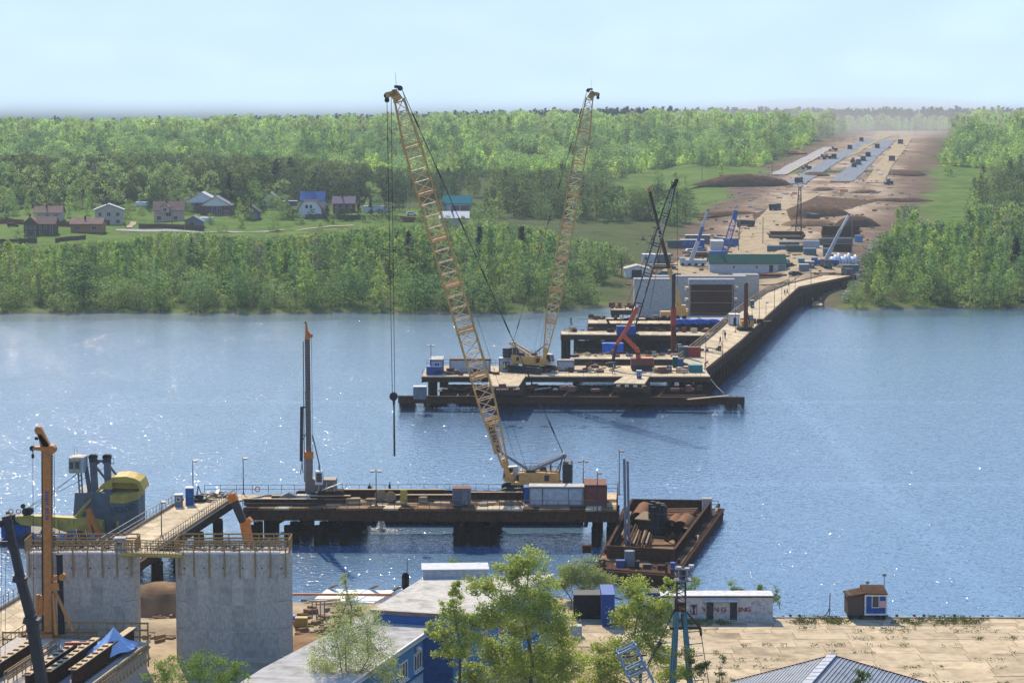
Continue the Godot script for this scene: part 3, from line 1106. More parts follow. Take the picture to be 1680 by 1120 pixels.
func body(pose: String, coat: Color, legs: Color, hat: Color) -> ArrayMesh:
	var key := "%s%s%s%s" % [pose, coat, legs, hat]
	if bodies.has(key):
		return bodies[key]
	var skin := Color(0.4, 0.25, 0.18)
	var s := 0.0
	var bend := 0.0
	match pose:
		"walking":
			s = 0.26
		"bending":
			bend = 0.55
	var hip := Vector3(0, 0.93, 0)
	var neck := Vector3(bend * 0.9, 1.47 - bend * 0.35, 0)
	var head := neck + Vector3(0.03 + bend * 0.2, 0.17 - bend * 0.1, 0)
	var bones := []
	for k in [-1.0, 1.0]:
		var knee := Vector3(s * k * 0.55 + 0.03, 0.5, 0.1 * k)
		var foot := Vector3(s * k - 0.02, 0.08, 0.11 * k)
		bones.append([hip + Vector3(0, 0, 0.09 * k), knee, 0.095, 0.065, legs])
		bones.append([knee, foot, 0.065, 0.05, legs])
		bones.append([foot, foot + Vector3(0.16, -0.03, 0.02 * k), 0.05, 0.045, Color(0.03, 0.03, 0.03)])
		var arm := neck + Vector3(0, -0.08, 0.19 * k)
		var elbow := arm + Vector3(0.03 - s * k * 0.6 + bend * 0.15, -0.29, 0.06 * k)
		var hand := elbow + Vector3(0.1 - s * k * 0.4 + bend * 0.1, -0.23, -0.01 * k)
		bones.append([arm, elbow, 0.062, 0.048, coat])
		bones.append([elbow, hand, 0.046, 0.034, coat])
		bones.append([hand, hand + Vector3(0.03, -0.08, 0), 0.04, 0.03, skin])
	bones.append([hip + Vector3(0, 0.02, 0), (hip + neck) / 2.0, 0.155, 0.165, coat])
	bones.append([(hip + neck) / 2.0, neck + Vector3(0, -0.1, 0), 0.17, 0.15, coat])
	bones.append([neck + Vector3(0, -0.08, -0.14), neck + Vector3(0, -0.08, 0.14), 0.085, 0.085, coat])
	bones.append([neck, head, 0.06, 0.07, skin])
	bones.append([head, head + Vector3(0.02, 0.03, 0), 0.1, 0.095, skin])
	bones.append([head + Vector3(-0.01, 0.08, 0), head + Vector3(0.0, 0.1, 0), 0.115, 0.11, hat])
	var cell := 0.042
	var lo := Vector3(-0.5, -0.06, -0.42)
	var size := Vector3i(34, 46, 20)
	var at := func(i, j, k): return (k * size.y + j) * size.x + i
	var field := PackedFloat32Array()
	field.resize(size.x * size.y * size.z)
	field.fill(9.0)
	for q in bones:
		var a: Vector3 = q[0]
		var e: Vector3 = q[1]
		var l := maxf((e - a).length_squared(), 1e-6)
		var p0 := Vector3i(((a.min(e) - lo) / cell).floor()) - Vector3i.ONE * 6
		var p1 := Vector3i(((a.max(e) - lo) / cell).ceil()) + Vector3i.ONE * 6
		for k in range(maxi(0, p0.z), mini(size.z, p1.z)):
			for j in range(maxi(0, p0.y), mini(size.y, p1.y)):
				for i in range(maxi(0, p0.x), mini(size.x, p1.x)):
					var p := lo + Vector3(i, j, k) * cell
					var f := clampf((p - a).dot(e - a) / l, 0, 1)
					var d := p.distance_to(a.lerp(e, f)) - lerpf(q[2], q[3], f)
					var n: int = at.call(i, j, k)
					var o := field[n]
					var h := maxf(0.035 - absf(d - o), 0.0)
					field[n] = minf(d, o) - h * h / 0.14
	var spots := {}
	var b := B.new(false)
	b.tinted = true
	var quads := []
	for k in range(1, size.z - 1):
		for j in range(1, size.y - 1):
			for i in range(1, size.x - 1):
				var sum := Vector3.ZERO
				var n := 0
				var inn := field[at.call(i, j, k)] < 0.0
				for ax in 3:
					var o := Vector3i(i, j, k)
					o[ax] += 1
					if (field[at.call(o.x, o.y, o.z)] < 0.0) != inn:
						quads.append([Vector3i(i, j, k), ax, inn])
				for c in 12:
					var ax := c / 4
					var u := (ax + 1) % 3
					var w := (ax + 2) % 3
					var p := Vector3i(i, j, k)
					p[u] += c & 1
					p[w] += (c >> 1) & 1
					var q := p
					q[ax] += 1
					var fp := field[at.call(p.x, p.y, p.z)]
					var fq := field[at.call(q.x, q.y, q.z)]
					if (fp < 0.0) != (fq < 0.0):
						sum += Vector3(p).lerp(Vector3(q), fp / (fp - fq))
						n += 1
				if n:
					spots[Vector3i(i, j, k)] = lo + sum / n * cell
	for e in quads:
		var u: int = (e[1] + 1) % 3
		var w: int = (e[1] + 2) % 3
		var p := []
		for s2 in [[0, 0], [1, 0], [1, 1], [0, 1]]:
			var o: Vector3i = e[0]
			o[u] -= s2[0]
			o[w] -= s2[1]
			p.append(spots.get(o, lo + Vector3(o) * cell))
		var mid: Vector3 = (p[0] + p[2]) / 2.0
		var best := 9.0
		for q in bones:
			var l := maxf((q[1] - q[0]).length_squared(), 1e-6)
			var f := clampf((mid - q[0]).dot(q[1] - q[0]) / l, 0, 1)
			var d := mid.distance_to(q[0].lerp(q[1], f)) - lerpf(q[2], q[3], f)
			if d < best:
				best = d
				b.col = q[4]
		var out := Vector3.ZERO
		out[e[1]] = 1.0 if e[2] else -1.0
		b.face(p[0], p[1], p[2], p[3], out)
	bodies[key] = b.mesh()
	return bodies[key]

func person(at: Vector3, turn: float, label: String, pose := "standing", coat := Color(0.3, 0.1, 0.03), legs := Color(0.03, 0.04, 0.08), hat := Color(0.5, 0.5, 0.48), group := "workers on the site") -> void:
	var o := MeshInstance3D.new()
	o.mesh = body(pose, coat, legs, hat)
	o.material_override = mats.cloth
	o.name = numbered("person")
	add_child(o)
	o.position = at
	o.rotation.y = turn
	tag(o, label, "person", group)

func lattice(owner: Node3D, a: Vector3, c: Vector3, lateral: Vector3, wide: Array, sections: int, m: Material, chord := 0.075, lace := 0.035, bay := 1.9, bright: Material = null) -> void:  # bright: lacing material, paler where sunlight is put into its colour
	var along := (c - a).normalized()
	var up := lateral.cross(along).normalized()
	var l := a.distance_to(c)
	var size := func(f):
		for i in range(1, wide.size()):
			if f <= wide[i][0] + 1e-6:
				var g: float = (f - wide[i - 1][0]) / (wide[i][0] - wide[i - 1][0])
				return Vector2(lerpf(wide[i - 1][1], wide[i][1], g), lerpf(wide[i - 1][2], wide[i][2], g))
		return Vector2(wide[-1][1], wide[-1][2])
	var corner := func(f, k):
		var s: Vector2 = size.call(f) / 2.0
		return a.lerp(c, f) + up * s.x * [-1, 1, 1, -1][k] + lateral * s.y * [-1, -1, 1, 1][k]
	for s in sections:
		var f0 := float(s) / sections
		var f1 := float(s + 1) / sections
		var n := maxi(2, int(round((f1 - f0) * l / bay)))
		var b := B.new()
		var z := B.new()
		for i in n:
			var g0 := lerpf(f0, f1, float(i) / n)
			var g1 := lerpf(f0, f1, float(i + 1) / n)
			for k in 4:
				b.tube(corner.call(g0, k), corner.call(g1, k), chord, chord, 6, false)
				var k2 := (k + 1) % 4
				if i % 2 == 0:
					z.tube(corner.call(g0, k), corner.call(g1, k2), lace, lace, 4, false)
				else:
					z.tube(corner.call(g0, k2), corner.call(g1, k), lace, lace, 4, false)
				z.tube(corner.call(g0, k), corner.call(g0, k2), lace, lace, 4, false)
		for k in 4:
			b.bar(corner.call(f1 - 0.3 / l, k), corner.call(f1 - 0.3 / l, (k + 1) % 4), 0.16, 0.16)
			b.bar(corner.call(f0 + 0.3 / l, k), corner.call(f0 + 0.3 / l, (k + 1) % 4), 0.16, 0.16)
			b.tube(corner.call(f1 - 0.25 / l, k), corner.call(f1, k), chord * 1.8, chord * 1.8, 6)
		var sec := part(b, "boom_section", m, owner)
		part(z, "lacing", bright if bright else m, sec)

func crawler(b: B, at: Vector3, size: Vector3, yaw := 0.0) -> void:
	var r := size.y / 2.0
	var outline := []
	for i in 7:
		var w := PI / 2 - PI * i / 6.0
		outline.append(Vector2(size.x / 2 - r + cos(w) * r, r + sin(w) * r))
	for i in 7:
		var w := -PI / 2 - PI * i / 6.0
		outline.append(Vector2(-size.x / 2 + r + cos(w) * r, r + sin(w) * r))
	b.profile(outline, Transform3D(Basis(Vector3.UP, yaw), at), size.z)

func tracks(o: Node3D, long_: float, tall: float, wide: float, apart: float) -> void:
	for s in [-1, 1]:
		var b := B.new(false)
		crawler(b, Vector3(0, 0, s * apart / 2), Vector3(long_, tall, wide))
		var t := part(b, "crawler_track", mats.black_rubber, o)
		b = B.new(false)
		for i in int(long_ / 0.32):
			b.box(Vector3(-long_ / 2 + tall / 2 + 0.16 + i * 0.32, tall + 0.01, s * apart / 2), Vector3(0.2, 0.07, wide + 0.03))
			if i > int(long_ / 0.32) - 5:
				break
		part(b, "track_pad", mats.dark_steel, t).set_meta("kind", "stuff")
		for i in 6:
			b = B.new(false)
			var x := lerpf(-long_ / 2 + tall / 2, long_ / 2 - tall / 2, i / 5.0)
			var r := tall * (0.36 if i in [0, 5] else 0.24)
			b.tube(Vector3(x, tall * (0.5 if i in [0, 5] else 0.3), s * apart / 2 - wide / 2 - 0.04), Vector3(x, tall * (0.5 if i in [0, 5] else 0.3), s * apart / 2 + wide / 2 + 0.04), r, r, 10)
			part(b, "roller", mats.dark_steel, t)

func crawler_crane(at: Vector3, yaw: float, head: Vector3, label: String, lettering := "") -> Node3D:
	var o := thing("crawler_crane", label, "crane", at, yaw)
	tracks(o, 7.6, 1.25, 1.0, 5.0)
	var b := B.new(false)
	b.block(Vector3(0, 0.45, 0), Vector3(3.4, 0.7, 4.2))
	b.tube(Vector3(0, 1.1, 0), Vector3(0, 1.45, 0), 1.35, 1.35, 14)
	part(b, "undercarriage", mats.dark_steel, o)
	b = B.new(false)
	b.block(Vector3(-0.9, 1.5, 0), Vector3(6.6, 0.35, 2.9))
	for z in [-1.0, 1.0]:
		b.block(Vector3(-1.3, 1.86, z * 0.98), Vector3(5.3, 1.25, 0.92))
	b.profile([Vector2(2.0, 1.86), Vector2(3.3, 1.86), Vector2(3.2, 2.5), Vector2(2.2, 2.9)], Transform3D(Basis.IDENTITY, Vector3(0, 0, 0.4)), 0.3)
	b.profile([Vector2(2.0, 1.86), Vector2(3.3, 1.86), Vector2(3.2, 2.5), Vector2(2.2, 2.9)], Transform3D(Basis.IDENTITY, Vector3(0, 0, -0.4)), 0.3)
	part(b, "machine_house", mats.crane_yellow, o)
	for z in [-1.47, 1.47]:
		for x in [-3.2, -2.3, -0.4, 0.6]:
			b = B.new(false)
			b.box(Vector3(x, 2.45, z), Vector3(0.62, 0.75, 0.06))
			part(b, "service_door", mats.dark_steel if x < -2.0 and x > -3.0 else mats.crane_yellow, o)
	for x in [-2.4, 0.2, 1.3]:
		b = B.new(false)
		b.tube(Vector3(x, 2.35, -0.5), Vector3(x, 2.35, 0.5), 0.48, 0.48, 12)
		part(b, "winch_drum", mats.dark_steel, o)
	for z in [-1.2, 1.2]:
		b = B.new(false)
		for y in [3.5, 4.0]:
			b.bar(Vector3(-3.8, y, z), Vector3(0.9, y, z), 0.05)
		for i in 6:
			b.bar(Vector3(-3.8 + i * 0.94, 3.1, z), Vector3(-3.8 + i * 0.94, 4.0, z), 0.05)
		part(b, "handrail", mats.grey_steel, o)
	for e in [[-1.7, 0.9, 0.9, 0.5], [-0.2, -0.9, 1.2, 0.35]]:
		b = B.new(false)
		b.block(Vector3(e[0], 3.11, e[1]), Vector3(e[2], e[3], 0.7))
		part(b, "roof_box", mats.dark_steel, o)
	b = B.new(false)
	b.tube(Vector3(-2.7, 3.1, 0.9), Vector3(-2.7, 4.2, 0.9), 0.1, 0.1, 6)
	part(b, "exhaust", mats.dark_steel, o)
	b = B.new(false)
	for k in 5:
		for z in [-0.98, 0.98]:
			b.profile([Vector2(-5.6, 0), Vector2(-4.35, 0), Vector2(-4.35, 0.54), Vector2(-5.4, 0.54), Vector2(-5.6, 0.4)], Transform3D(Basis.IDENTITY, Vector3(0, 1.55 + 0.57 * k, z)), 1.75)
	part(b, "counterweight", mats.dark_steel, o)
	b = B.new(false)
	var c := Vector3(2.6, 1.5, 1.75 if yaw > 2.0 else -1.75)
	b.profile([Vector2(-1.0, 0), Vector2(0.75, 0), Vector2(1.05, 0.5), Vector2(0.75, 1.95), Vector2(-0.9, 2.05), Vector2(-1.0, 1.9)], Transform3D(Basis.IDENTITY, c), 1.1)
	var cab := part(b, "cab", mats.white_paint, o)
	b = B.new(false)
	b.profile([Vector2(-0.35, 0.55), Vector2(0.95, 0.55), Vector2(0.7, 1.8), Vector2(-0.35, 1.85)], Transform3D(Basis.IDENTITY, c), 1.14)
	b.bar(c + Vector3(1.03, 0.6, 0), c + Vector3(0.8, 1.8, 0), 0.94, 0.03)
	part(b, "window", mats.glass, cab)
	var foot := Vector3(2.75, 2.25, 0)
	var tip := Vector3(-4.5, 5.2, 0)
	var hd := o.global_transform.affine_inverse() * head
	b = B.new(false)
	for z in [-0.85, 0.85]:
		b.bar(Vector3(0.7, 2.9, z), tip + Vector3(0, 0, z * 0.6), 0.3, 0.36)
		b.bar(Vector3(-3.9, 3.0, z), tip + Vector3(0.2, -0.1, z * 0.6), 0.13, 0.13)
	for f in [0.25, 0.5, 0.75]:
		b.bar(Vector3(0.7, 2.9, -0.85).lerp(tip, f), Vector3(0.7, 2.9, 0.85).lerp(tip, f), 0.14)
	b.tube(tip - Vector3(0, 0, 0.75), tip + Vector3(0, 0, 0.75), 0.34, 0.34, 10)
	part(b, "gantry", mats.grey_steel if lettering else mats.crane_tan, o)
	var ax := (hd - foot).normalized()
	var l := foot.distance_to(hd)
	var side := Vector3(0, 0, 1)
	var flat := Vector3(hd.x - foot.x, 0, hd.z - foot.z)
	if flat.length() > 0.5:
		side = flat.normalized().cross(Vector3.UP).normalized()
		if side.z < 0:
			side = -side
	var gw := o.global_transform
	lattice(o, gw * (foot + ax * 1.6), gw * (hd - ax * 0.9), gw.basis * side, [[0, 0.75, 1.35], [0.17, 2.25, 2.25], [0.88, 2.25, 2.25], [1, 1.15, 1.6]], 8, mats.crane_yellow, 0.115, 0.055, 1.55, mats.crane_tan)  # paler tan lacing puts sunlight on the lattice into its colour
	b = B.new(false)
	for z in [-0.5, 0.5]:
		b.bar(foot + side * z * 1.3, foot + ax * 2.4 + side * z * 1.3, 0.3, 0.62, ax.cross(side))
	b.bar(foot + ax * 0.9, foot + ax * 2.6, 0.9, 0.5, ax.cross(side))
	part(b, "boom_foot", mats.crane_yellow, o)
	b = B.new(false)
	var upv := side.cross(ax).normalized()
	var fw := upv if upv.dot(flat) > 0.0 else -upv
	for z in [-0.55, 0.55]:
		b.bar(hd - ax * 1.0 + side * z, hd + fw * 0.5 + ax * 0.3 + side * z, 0.12, 1.15)
		b.bar(hd + side * z, hd + fw * 1.45 + ax * 0.1 + side * z, 0.12, 0.7)
	b.bar(hd - side * 0.55 - ax * 0.4, hd + side * 0.55 - ax * 0.4, 0.3)
	b.bar(hd - side * 0.55 + fw * 1.2, hd + side * 0.55 + fw * 1.2, 0.2)
	part(b, "boom_head", mats.crane_yellow, o)
	for e in [[0.3, 0.1, 0.45], [1.35, 0.0, 0.4], [-0.55, 0.45, 0.35], [1.5, -0.55, 0.32]]:
		b = B.new(false)
		var p: Vector3 = hd + fw * e[0] + ax * e[1]
		b.tube(p - side * 0.4, p + side * 0.4, e[2], e[2], 12)
		part(b, "sheave", mats.dark_steel, o)
	b = B.new(false)
	b.tube(hd, hd + Vector3(0.2, 2.6, 0), 0.03, 0.02, 4)
	b.box(hd - fw * 0.2 + ax * 0.75, Vector3(0.6, 0.35, 0.8))
	b.bar(hd - fw * 0.9 + ax * 0.2, hd + ax * 1.0, 0.08)
	part(b, "aerial", mats.dark_steel, o)
	b = B.new(false)
	for z in [-0.6, 0.6]:
		b.tube(foot + ax * 3.4 + side * z, Vector3(-0.3, 3.0, z), 0.09, 0.09, 6)
	part(b, "back_stop", mats.grey_steel, o)
	var back := hd - fw * 0.75 + ax * 0.15
	for z in [-0.5, 0.5]:
		b = B.new(false)
		var p0: Vector3 = tip + side * z
		var p1: Vector3 = back + side * z * 0.8
		b.tube(p0, p1, 0.035, 0.035, 4, false)
		for i in 7:
			var f := 0.06 + i * 0.14
			b.tube(p0.lerp(p1, f), p0.lerp(p1, f + 0.035), 0.085, 0.085, 5)
		part(b, "pendant", mats.rope, o)
	b = B.new(false)
	for z in [-0.3, 0.3]:
		b.tube(tip + side * z, Vector3(-4.6, 4.4, z), 0.03, 0.03, 4, false)
		b.tube(tip + side * z, Vector3(-3.2, 2.6, z), 0.03, 0.03, 4, false)
	b.tube(Vector3(0.2, 2.8, 0.1), back, 0.022, 0.022, 4, false)
	b.tube(Vector3(1.3, 2.8, -0.1), back, 0.022, 0.022, 4, false)
	part(b, "luffing_rope", mats.rope, o)
	return o

func pile_set(o: Node3D, spots: Array, top: float, r := 0.45, m := "pile_steel") -> void:
	for p in spots:
		var b := B.new()
		b.tube(Vector3(p.x, -3.0, p.z), Vector3(p.x, top, p.z), r, r, 10)
		part(b, "pile", mats[m], o)

func bilinear(q: Array, u: float, w: float) -> Vector3:
	return (q[0] as Vector3).lerp(q[1], u).lerp((q[3] as Vector3).lerp(q[2], u), w)

func beam_row(o: Node3D, called: String, a: Vector3, c: Vector3, w: float, h: float, m: String) -> void:
	var b := B.new()
	var up := Vector3(0, h / 2 - 0.04, 0)
	b.bar(a, c, w * 0.25, h)
	b.bar(a + up, c + up, w, 0.08)
	b.bar(a - up, c - up, w, 0.08)
	part(b, called, mats[m], o)

const DECK := 4.8

func near_trestle() -> void:
	var o := thing("road_trestle", "pale slab road on dark piles running from the near shore to the crane platform", "trestle", spot(250, 900, DECK))
	var q := [spot(-70, 1041, DECK), spot(-22, 1086, DECK), spot(388, 815, DECK), spot(306, 815, DECK)]
	slabs(o, "deck_slab", q, 3, 34, 0.22, ["deck_0", "deck_1", "deck_2", "deck_3"], 0.03, 0.012)
	for e in [0.04, 0.35, 0.65, 0.96]:
		beam_row(o, "girder", bilinear(q, e, 0) - Vector3(0, 0.75, 0), bilinear(q, e, 1) - Vector3(0, 0.75, 0), 0.4, 1.0, "dark_rust")
	for i in 9:
		var w := 0.1 + i * 0.1
		beam_row(o, "cross_beam", bilinear(q, -0.06, w) - Vector3(0, 1.55, 0), bilinear(q, 1.06, w) - Vector3(0, 1.55, 0), 0.5, 0.6, "dark_rust")
		pile_set(o, [bilinear(q, 0.06, w), bilinear(q, 0.94, w), bilinear(q, 0.06, w + 0.02), bilinear(q, 0.94, w + 0.02)], DECK - 1.8, 0.42)
	for u in [0.02, 0.98]:
		var b := B.new()
		b.bar(bilinear(q, u, 0) + Vector3(0, 0.14, 0), bilinear(q, u, 0.97) + Vector3(0, 0.14, 0), 0.28, 0.26)
		part(b, "kerb_beam", mats.old_timber, o)
	railing([bilinear(q, 0, 0), bilinear(q, 0, 0.45), bilinear(q, 0, 0.93)], "dark steel railing with bright top rail on the river side of the near slab road", "", 1.25, 1.35, "grey_steel", 0.045)
	railing([bilinear(q, 1, 0), bilinear(q, 1, 0.5), bilinear(q, 1, 0.985)], "dark steel railing of close posts on the platform side of the near slab road", "", 1.2, 1.05, "dark_steel", 0.04)
	var p := thing("work_platform", "dark steel work platform on piles under the nearer crawler crane", "platform", spot(700, 833, DECK))
	var pq := [spot(398, 833, DECK), spot(1012, 836, DECK), spot(1014, 808, DECK), spot(300, 811, DECK)]
	var main := [spot(398, 833, DECK), spot(1012, 836, DECK), spot(1014, 808, DECK), spot(440, 811, DECK)]
	slabs(p, "deck_slab", main, 24, 5, 0.22, ["soil", "soil", "deck_1", "rust"], 0.03, 0.014)
	slabs(p, "deck_slab", [spot(302, 819, DECK), spot(392, 821, DECK), spot(438, 811.5, DECK), spot(345, 810, DECK)], 4, 3, 0.22, ["deck_0", "deck_1", "deck_2"], 0.03)
	for w in [0.0, 0.5, 1.0]:
		var a := bilinear(main, 0, w)
		var c := bilinear(main, 1, w)
		var b := B.new()
		b.bar(a - Vector3(0, 0.92, 0), c - Vector3(0, 0.92, 0), 0.24, 1.3)
		for y in [0.3, 1.5]:
			b.bar(a - Vector3(0, y, 0), c - Vector3(0, y, 0), 0.62, 0.09)
		var e := part(b, "edge_girder", mats.rust if w == 0.0 else mats.dark_rust, p)
		for i in 33:
			b = B.new()
			var s := a.lerp(c, (i + 0.5) / 33.0)
			b.box(s + Vector3(0, -0.9, 0.2 if w < 0.9 else -0.2), Vector3(0.08, 1.12, 0.2))
			part(b, "stiffener", mats.dark_rust, e)
	for i in 13:
		beam_row(p, "cross_beam", bilinear(main, i / 12.0, 0.02) - Vector3(0, 1.95, 0), bilinear(main, i / 12.0, 0.98) - Vector3(0, 1.95, 0), 0.5, 0.7, "dark_rust")
	for u in [0.02, 0.12, 0.2, 0.27, 0.575, 0.62, 0.655, 0.945, 0.985]:
		pile_set(p, [bilinear(main, u, 0.04), bilinear(main, u, 0.3), bilinear(main, u, 0.7), bilinear(main, u, 0.96)], DECK - 2.3, 0.62)
	for u in [[0.1, 0.29], [0.56, 0.67]]:
		for w in [0.03, 0.3]:
			var b := B.new()
			b.bar(bilinear(main, u[0], w) - Vector3(0, 3.3, 0), bilinear(main, u[1], w) - Vector3(0, 3.3, 0), 0.3, 0.3)
			b.bar(bilinear(main, u[0], w) - Vector3(0, 4.4, 0), bilinear(main, u[1], w) - Vector3(0, 2.4, 0), 0.2, 0.2)
			part(b, "brace", mats.pile_steel, p)
	var b := B.new()
	var cz := [spot(560, 860, 0), spot(955, 861, 0), spot(955, 861, 0) + Vector3(0, 0, -16), spot(560, 860, 0) + Vector3(0, 0, -16)]
	for s in 4:
		var a: Vector3 = cz[s]
		var c: Vector3 = cz[(s + 1) % 4]
		var n := int(a.distance_to(c) / 0.45)
		var off := (c - a).normalized().cross(Vector3.UP) * 0.18
		for i in n:
			var f := a.lerp(c, float(i) / n) + off * (1 if i % 4 < 2 else -1)
			var g := a.lerp(c, float(i + 1) / n) + off * (1 if (i + 1) % 4 < 2 else -1)
			b.face(f + Vector3(0, 2.0, 0), g + Vector3(0, 2.0, 0), g - Vector3(0, 3, 0), f - Vector3(0, 3, 0), -off)
	var cof := thing("cofferdam", "dark sheet pile box standing in the water under the near platform", "cofferdam", cz[0])
	part(b, "sheet_wall", mats.pile_steel, cof)
	for y in [0.5, 1.6]:
		b = B.new()
		for s in 4:
			b.bar(cz[s] + Vector3(0, y, 0.25 if s == 0 else 0.0), cz[(s + 1) % 4] + Vector3(0, y, 0.25 if s == 0 else 0.0), 0.35, 0.3)
		part(b, "waler", mats.dark_rust, cof)
	railing([bilinear(main, 0.0, 0) + Vector3(0, 0, 0.1), bilinear(main, 1, 0) + Vector3(0, 0, 0.1)], "long dark railing along the front edge of the near platform", "", 1.15, 1.45, "dark_steel", 0.04)
	railing([spot(335, 809.5, DECK), spot(440, 809.5, DECK), bilinear(main, 1, 1)], "long thin railing along the far edge of the near platform against the water", "", 1.15, 1.7, "dark_steel", 0.035)
	railing([bilinear(main, 1, 0.02), bilinear(main, 1, 0.98)], "short rusty railing at the barge end of the near platform", "", 1.4, 1.0, "rust", 0.06, 2)
	b = B.new()
	b.ring(spot(422, 809.7, DECK) + Vector3(0, 0.62, 0.12), Vector3.BACK, 0.32, 0.07, 16)
	solo(b, "life_ring", mat("ring_orange", lin(0.5, 0.14, 0.06), 0.6), "round orange life ring hung on the far railing near the bend of the near platform", "life ring")

	crawler_crane(spot(869, 811.5, DECK), PI - 0.05, deep(651, 152, spot(869, 811.5, DECK).z * -1.0), "yellow lattice boom crawler crane on the near platform, leaning towards its hanging hoist rod", "crane")
	letters_on_boom()
	hoist()
	cabin("container", "pale grey site container with blue corner frame and cream roof on the near platform", "container", spot(869, 829, DECK), spot(957, 829.5, DECK), 2.3, 2.35, {"wall": "panel_grey", "roof": "roof_cream", "frame": "grey_steel", "doors": [[0.985, 1.0, "blue_paint"]], "over": 0.12, "ribs": 0})
	for x in [890, 933]:
		b = B.new()
		b.bar(spot(x, 829.2, DECK) + Vector3(0, 0.1, 0.03), spot(x, 829.2, DECK) + Vector3(0, 2.3, 0.03), 0.07)
		part(b, "seam_post", mats.dark_steel, get_node("container_%03d" % counts.container if counts.container else "container"))
	cabin("container", "rusty red shipping container with doors beside the pale site container", "container", spot(960, 830, DECK), spot(995, 830, DECK), 5.0, 2.6, {"wall": "red_brown", "roof": "rust_red", "frame": "rust_red", "ribs": 8, "doors": [[0.08, 0.49, "red_brown", 0.92], [0.51, 0.92, "red_brown", 0.92]]})
	cabin("container", "narrow dark blue steel box between the beams and the pale site container", "container", spot(860, 826, DECK), spot(868, 826, DECK), 2.0, 2.0, {"wall": "blue_paint", "roof": "blue_paint", "doors": [[0.3, 0.8, "deep_blue", 0.9]]})
	cabin("site_cabin", "small grey blue steel cabin with rusty roof at the front of the near platform", "cabin", spot(743, 831, DECK), spot(771, 831, DECK), 2.2, 2.1, {"wall": "ship_grey", "roof": "rust_red", "frame": "grey_steel", "doors": [[0.55, 0.9, "grey_steel"]], "lift": 0.1})
	cabin("portable_toilet", "blue portable toilet with white roof at the head of the near slab road", "toilet", spot(303.5, 829, DECK), spot(316, 829, DECK), 1.2, 2.15, {"wall": "blue_paint", "roof": "white_paint", "doors": [[0.15, 0.85, "deep_blue", 0.92]], "over": 0.05})
	for e in [[518, 730, 817, 1.1, "pale timbered"], [640, 742, 822, 0.8, "shorter"], [772, 858, 820, 1.0, "sunlit"], [445, 575, 826, 1.0, "long dark"], [400, 520, 829, 0.8, "lowest"]]:
		var t := thing("steel_beam", "%s rusty steel beam lying lengthwise on the near platform" % e[4], "beam", spot(e[0], e[2], DECK), 0.0, "steel beams on the near platform")
		beam_row(t, "web", spot(e[0], e[2], DECK) + Vector3(0, e[3] / 2, 0), spot(e[1], e[2], DECK) + Vector3(0, e[3] / 2, 0), 0.6, e[3], "rust")
		var bb := B.new()
		bb.bar(spot(e[0], e[2], DECK) + Vector3(0, e[3] + 0.04, 0), spot(e[1], e[2], DECK) + Vector3(0, e[3] + 0.04, 0), 0.5, 0.07)
		part(bb, "plank", mats.pale_timber, t)
	for e in [[568, 590, 828, 0.8, 1.6], [600, 616, 826, 0.7, 1.3], [650, 662, 828, 0.5, 2.2], [688, 700, 826, 0.8, 2.0], [712, 738, 829, 0.6, 1.2], [786, 800, 830, 0.6, 1.4], [820, 856, 828, 0.45, 1.0]]:
		var t := thing("timber_stack", "stack of pale sawn timbers on the near platform, %s" % ["beside the longest beams", "before the double lamp", "under the yellow plate", "by the yellow plate", "beside the grey blue cabin", "behind the front railing by the cabin", "beside the narrow blue box"][[568, 600, 650, 688, 712, 786, 820].find(e[0])], "timber", spot(e[0], e[2], DECK), rng.randf_range(-0.2, 0.2), "timber stacks on the near platform")
		for k in int(e[3] / 0.2):
			for j in 4:
				var bb := B.new(false)
				bb.box(Vector3((e[1] - e[0]) / 25.0 + rng.randf_range(-0.15, 0.15), 0.1 + k * 0.2, -j * 0.3), Vector3((e[1] - e[0]) / 12.9, 0.17, 0.24))
				part(bb, "timber", [mats.pale_timber, mats.timber, mats.old_timber][rng.randi() % 3], t)
	var y := B.new()
	y.bar(spot(668, 828, DECK) + Vector3(-0.45, 0.02, 0), spot(668, 828, DECK) + Vector3(-0.45, 1.9, 0), 0.9, 0.12, Vector3.BACK)
	solo(y, "steel_plate", mats.dull_yellow, "upright dull yellow steel plate behind the front railing of the near platform", "plate")
	for e in [[624, 822, 1.7, 0.62, "taller"], [641, 823, 1.35, 0.55, "lower"]]:
		var t := thing("coil_drum", "%s of two rusty brown cable drums near the double lamp post" % e[4], "drum", spot(e[0], e[1], DECK), 0.1, "cable drums on the near platform")
		var bb := B.new(false)
		bb.tube(Vector3(0, e[3] * 1.2, -0.3), Vector3(0, e[3] * 1.2, 0.3), e[3] * 0.8, e[3] * 0.8, 14)
		part(bb, "core", mats.rust, t)
		for s in [-0.34, 0.34]:
			bb = B.new(false)
			bb.tube(Vector3(0, e[3] * 1.2, s - 0.05), Vector3(0, e[3] * 1.2, s + 0.05), e[3] * 1.2, e[3] * 1.2, 18)
			part(bb, "flange", mats.old_timber, t)
	person(spot(606, 815, DECK), 1.2, "worker in dark clothes at the far railing left of the double lamp", "standing", Color(0.03, 0.03, 0.04), Color(0.02, 0.02, 0.03), Color(0.4, 0.4, 0.4))
	person(spot(639, 813, DECK) , 0.4, "worker on top of the cable drum beside the double lamp", "standing", Color(0.05, 0.05, 0.06), Color(0.03, 0.03, 0.04), Color(0.3, 0.3, 0.32))
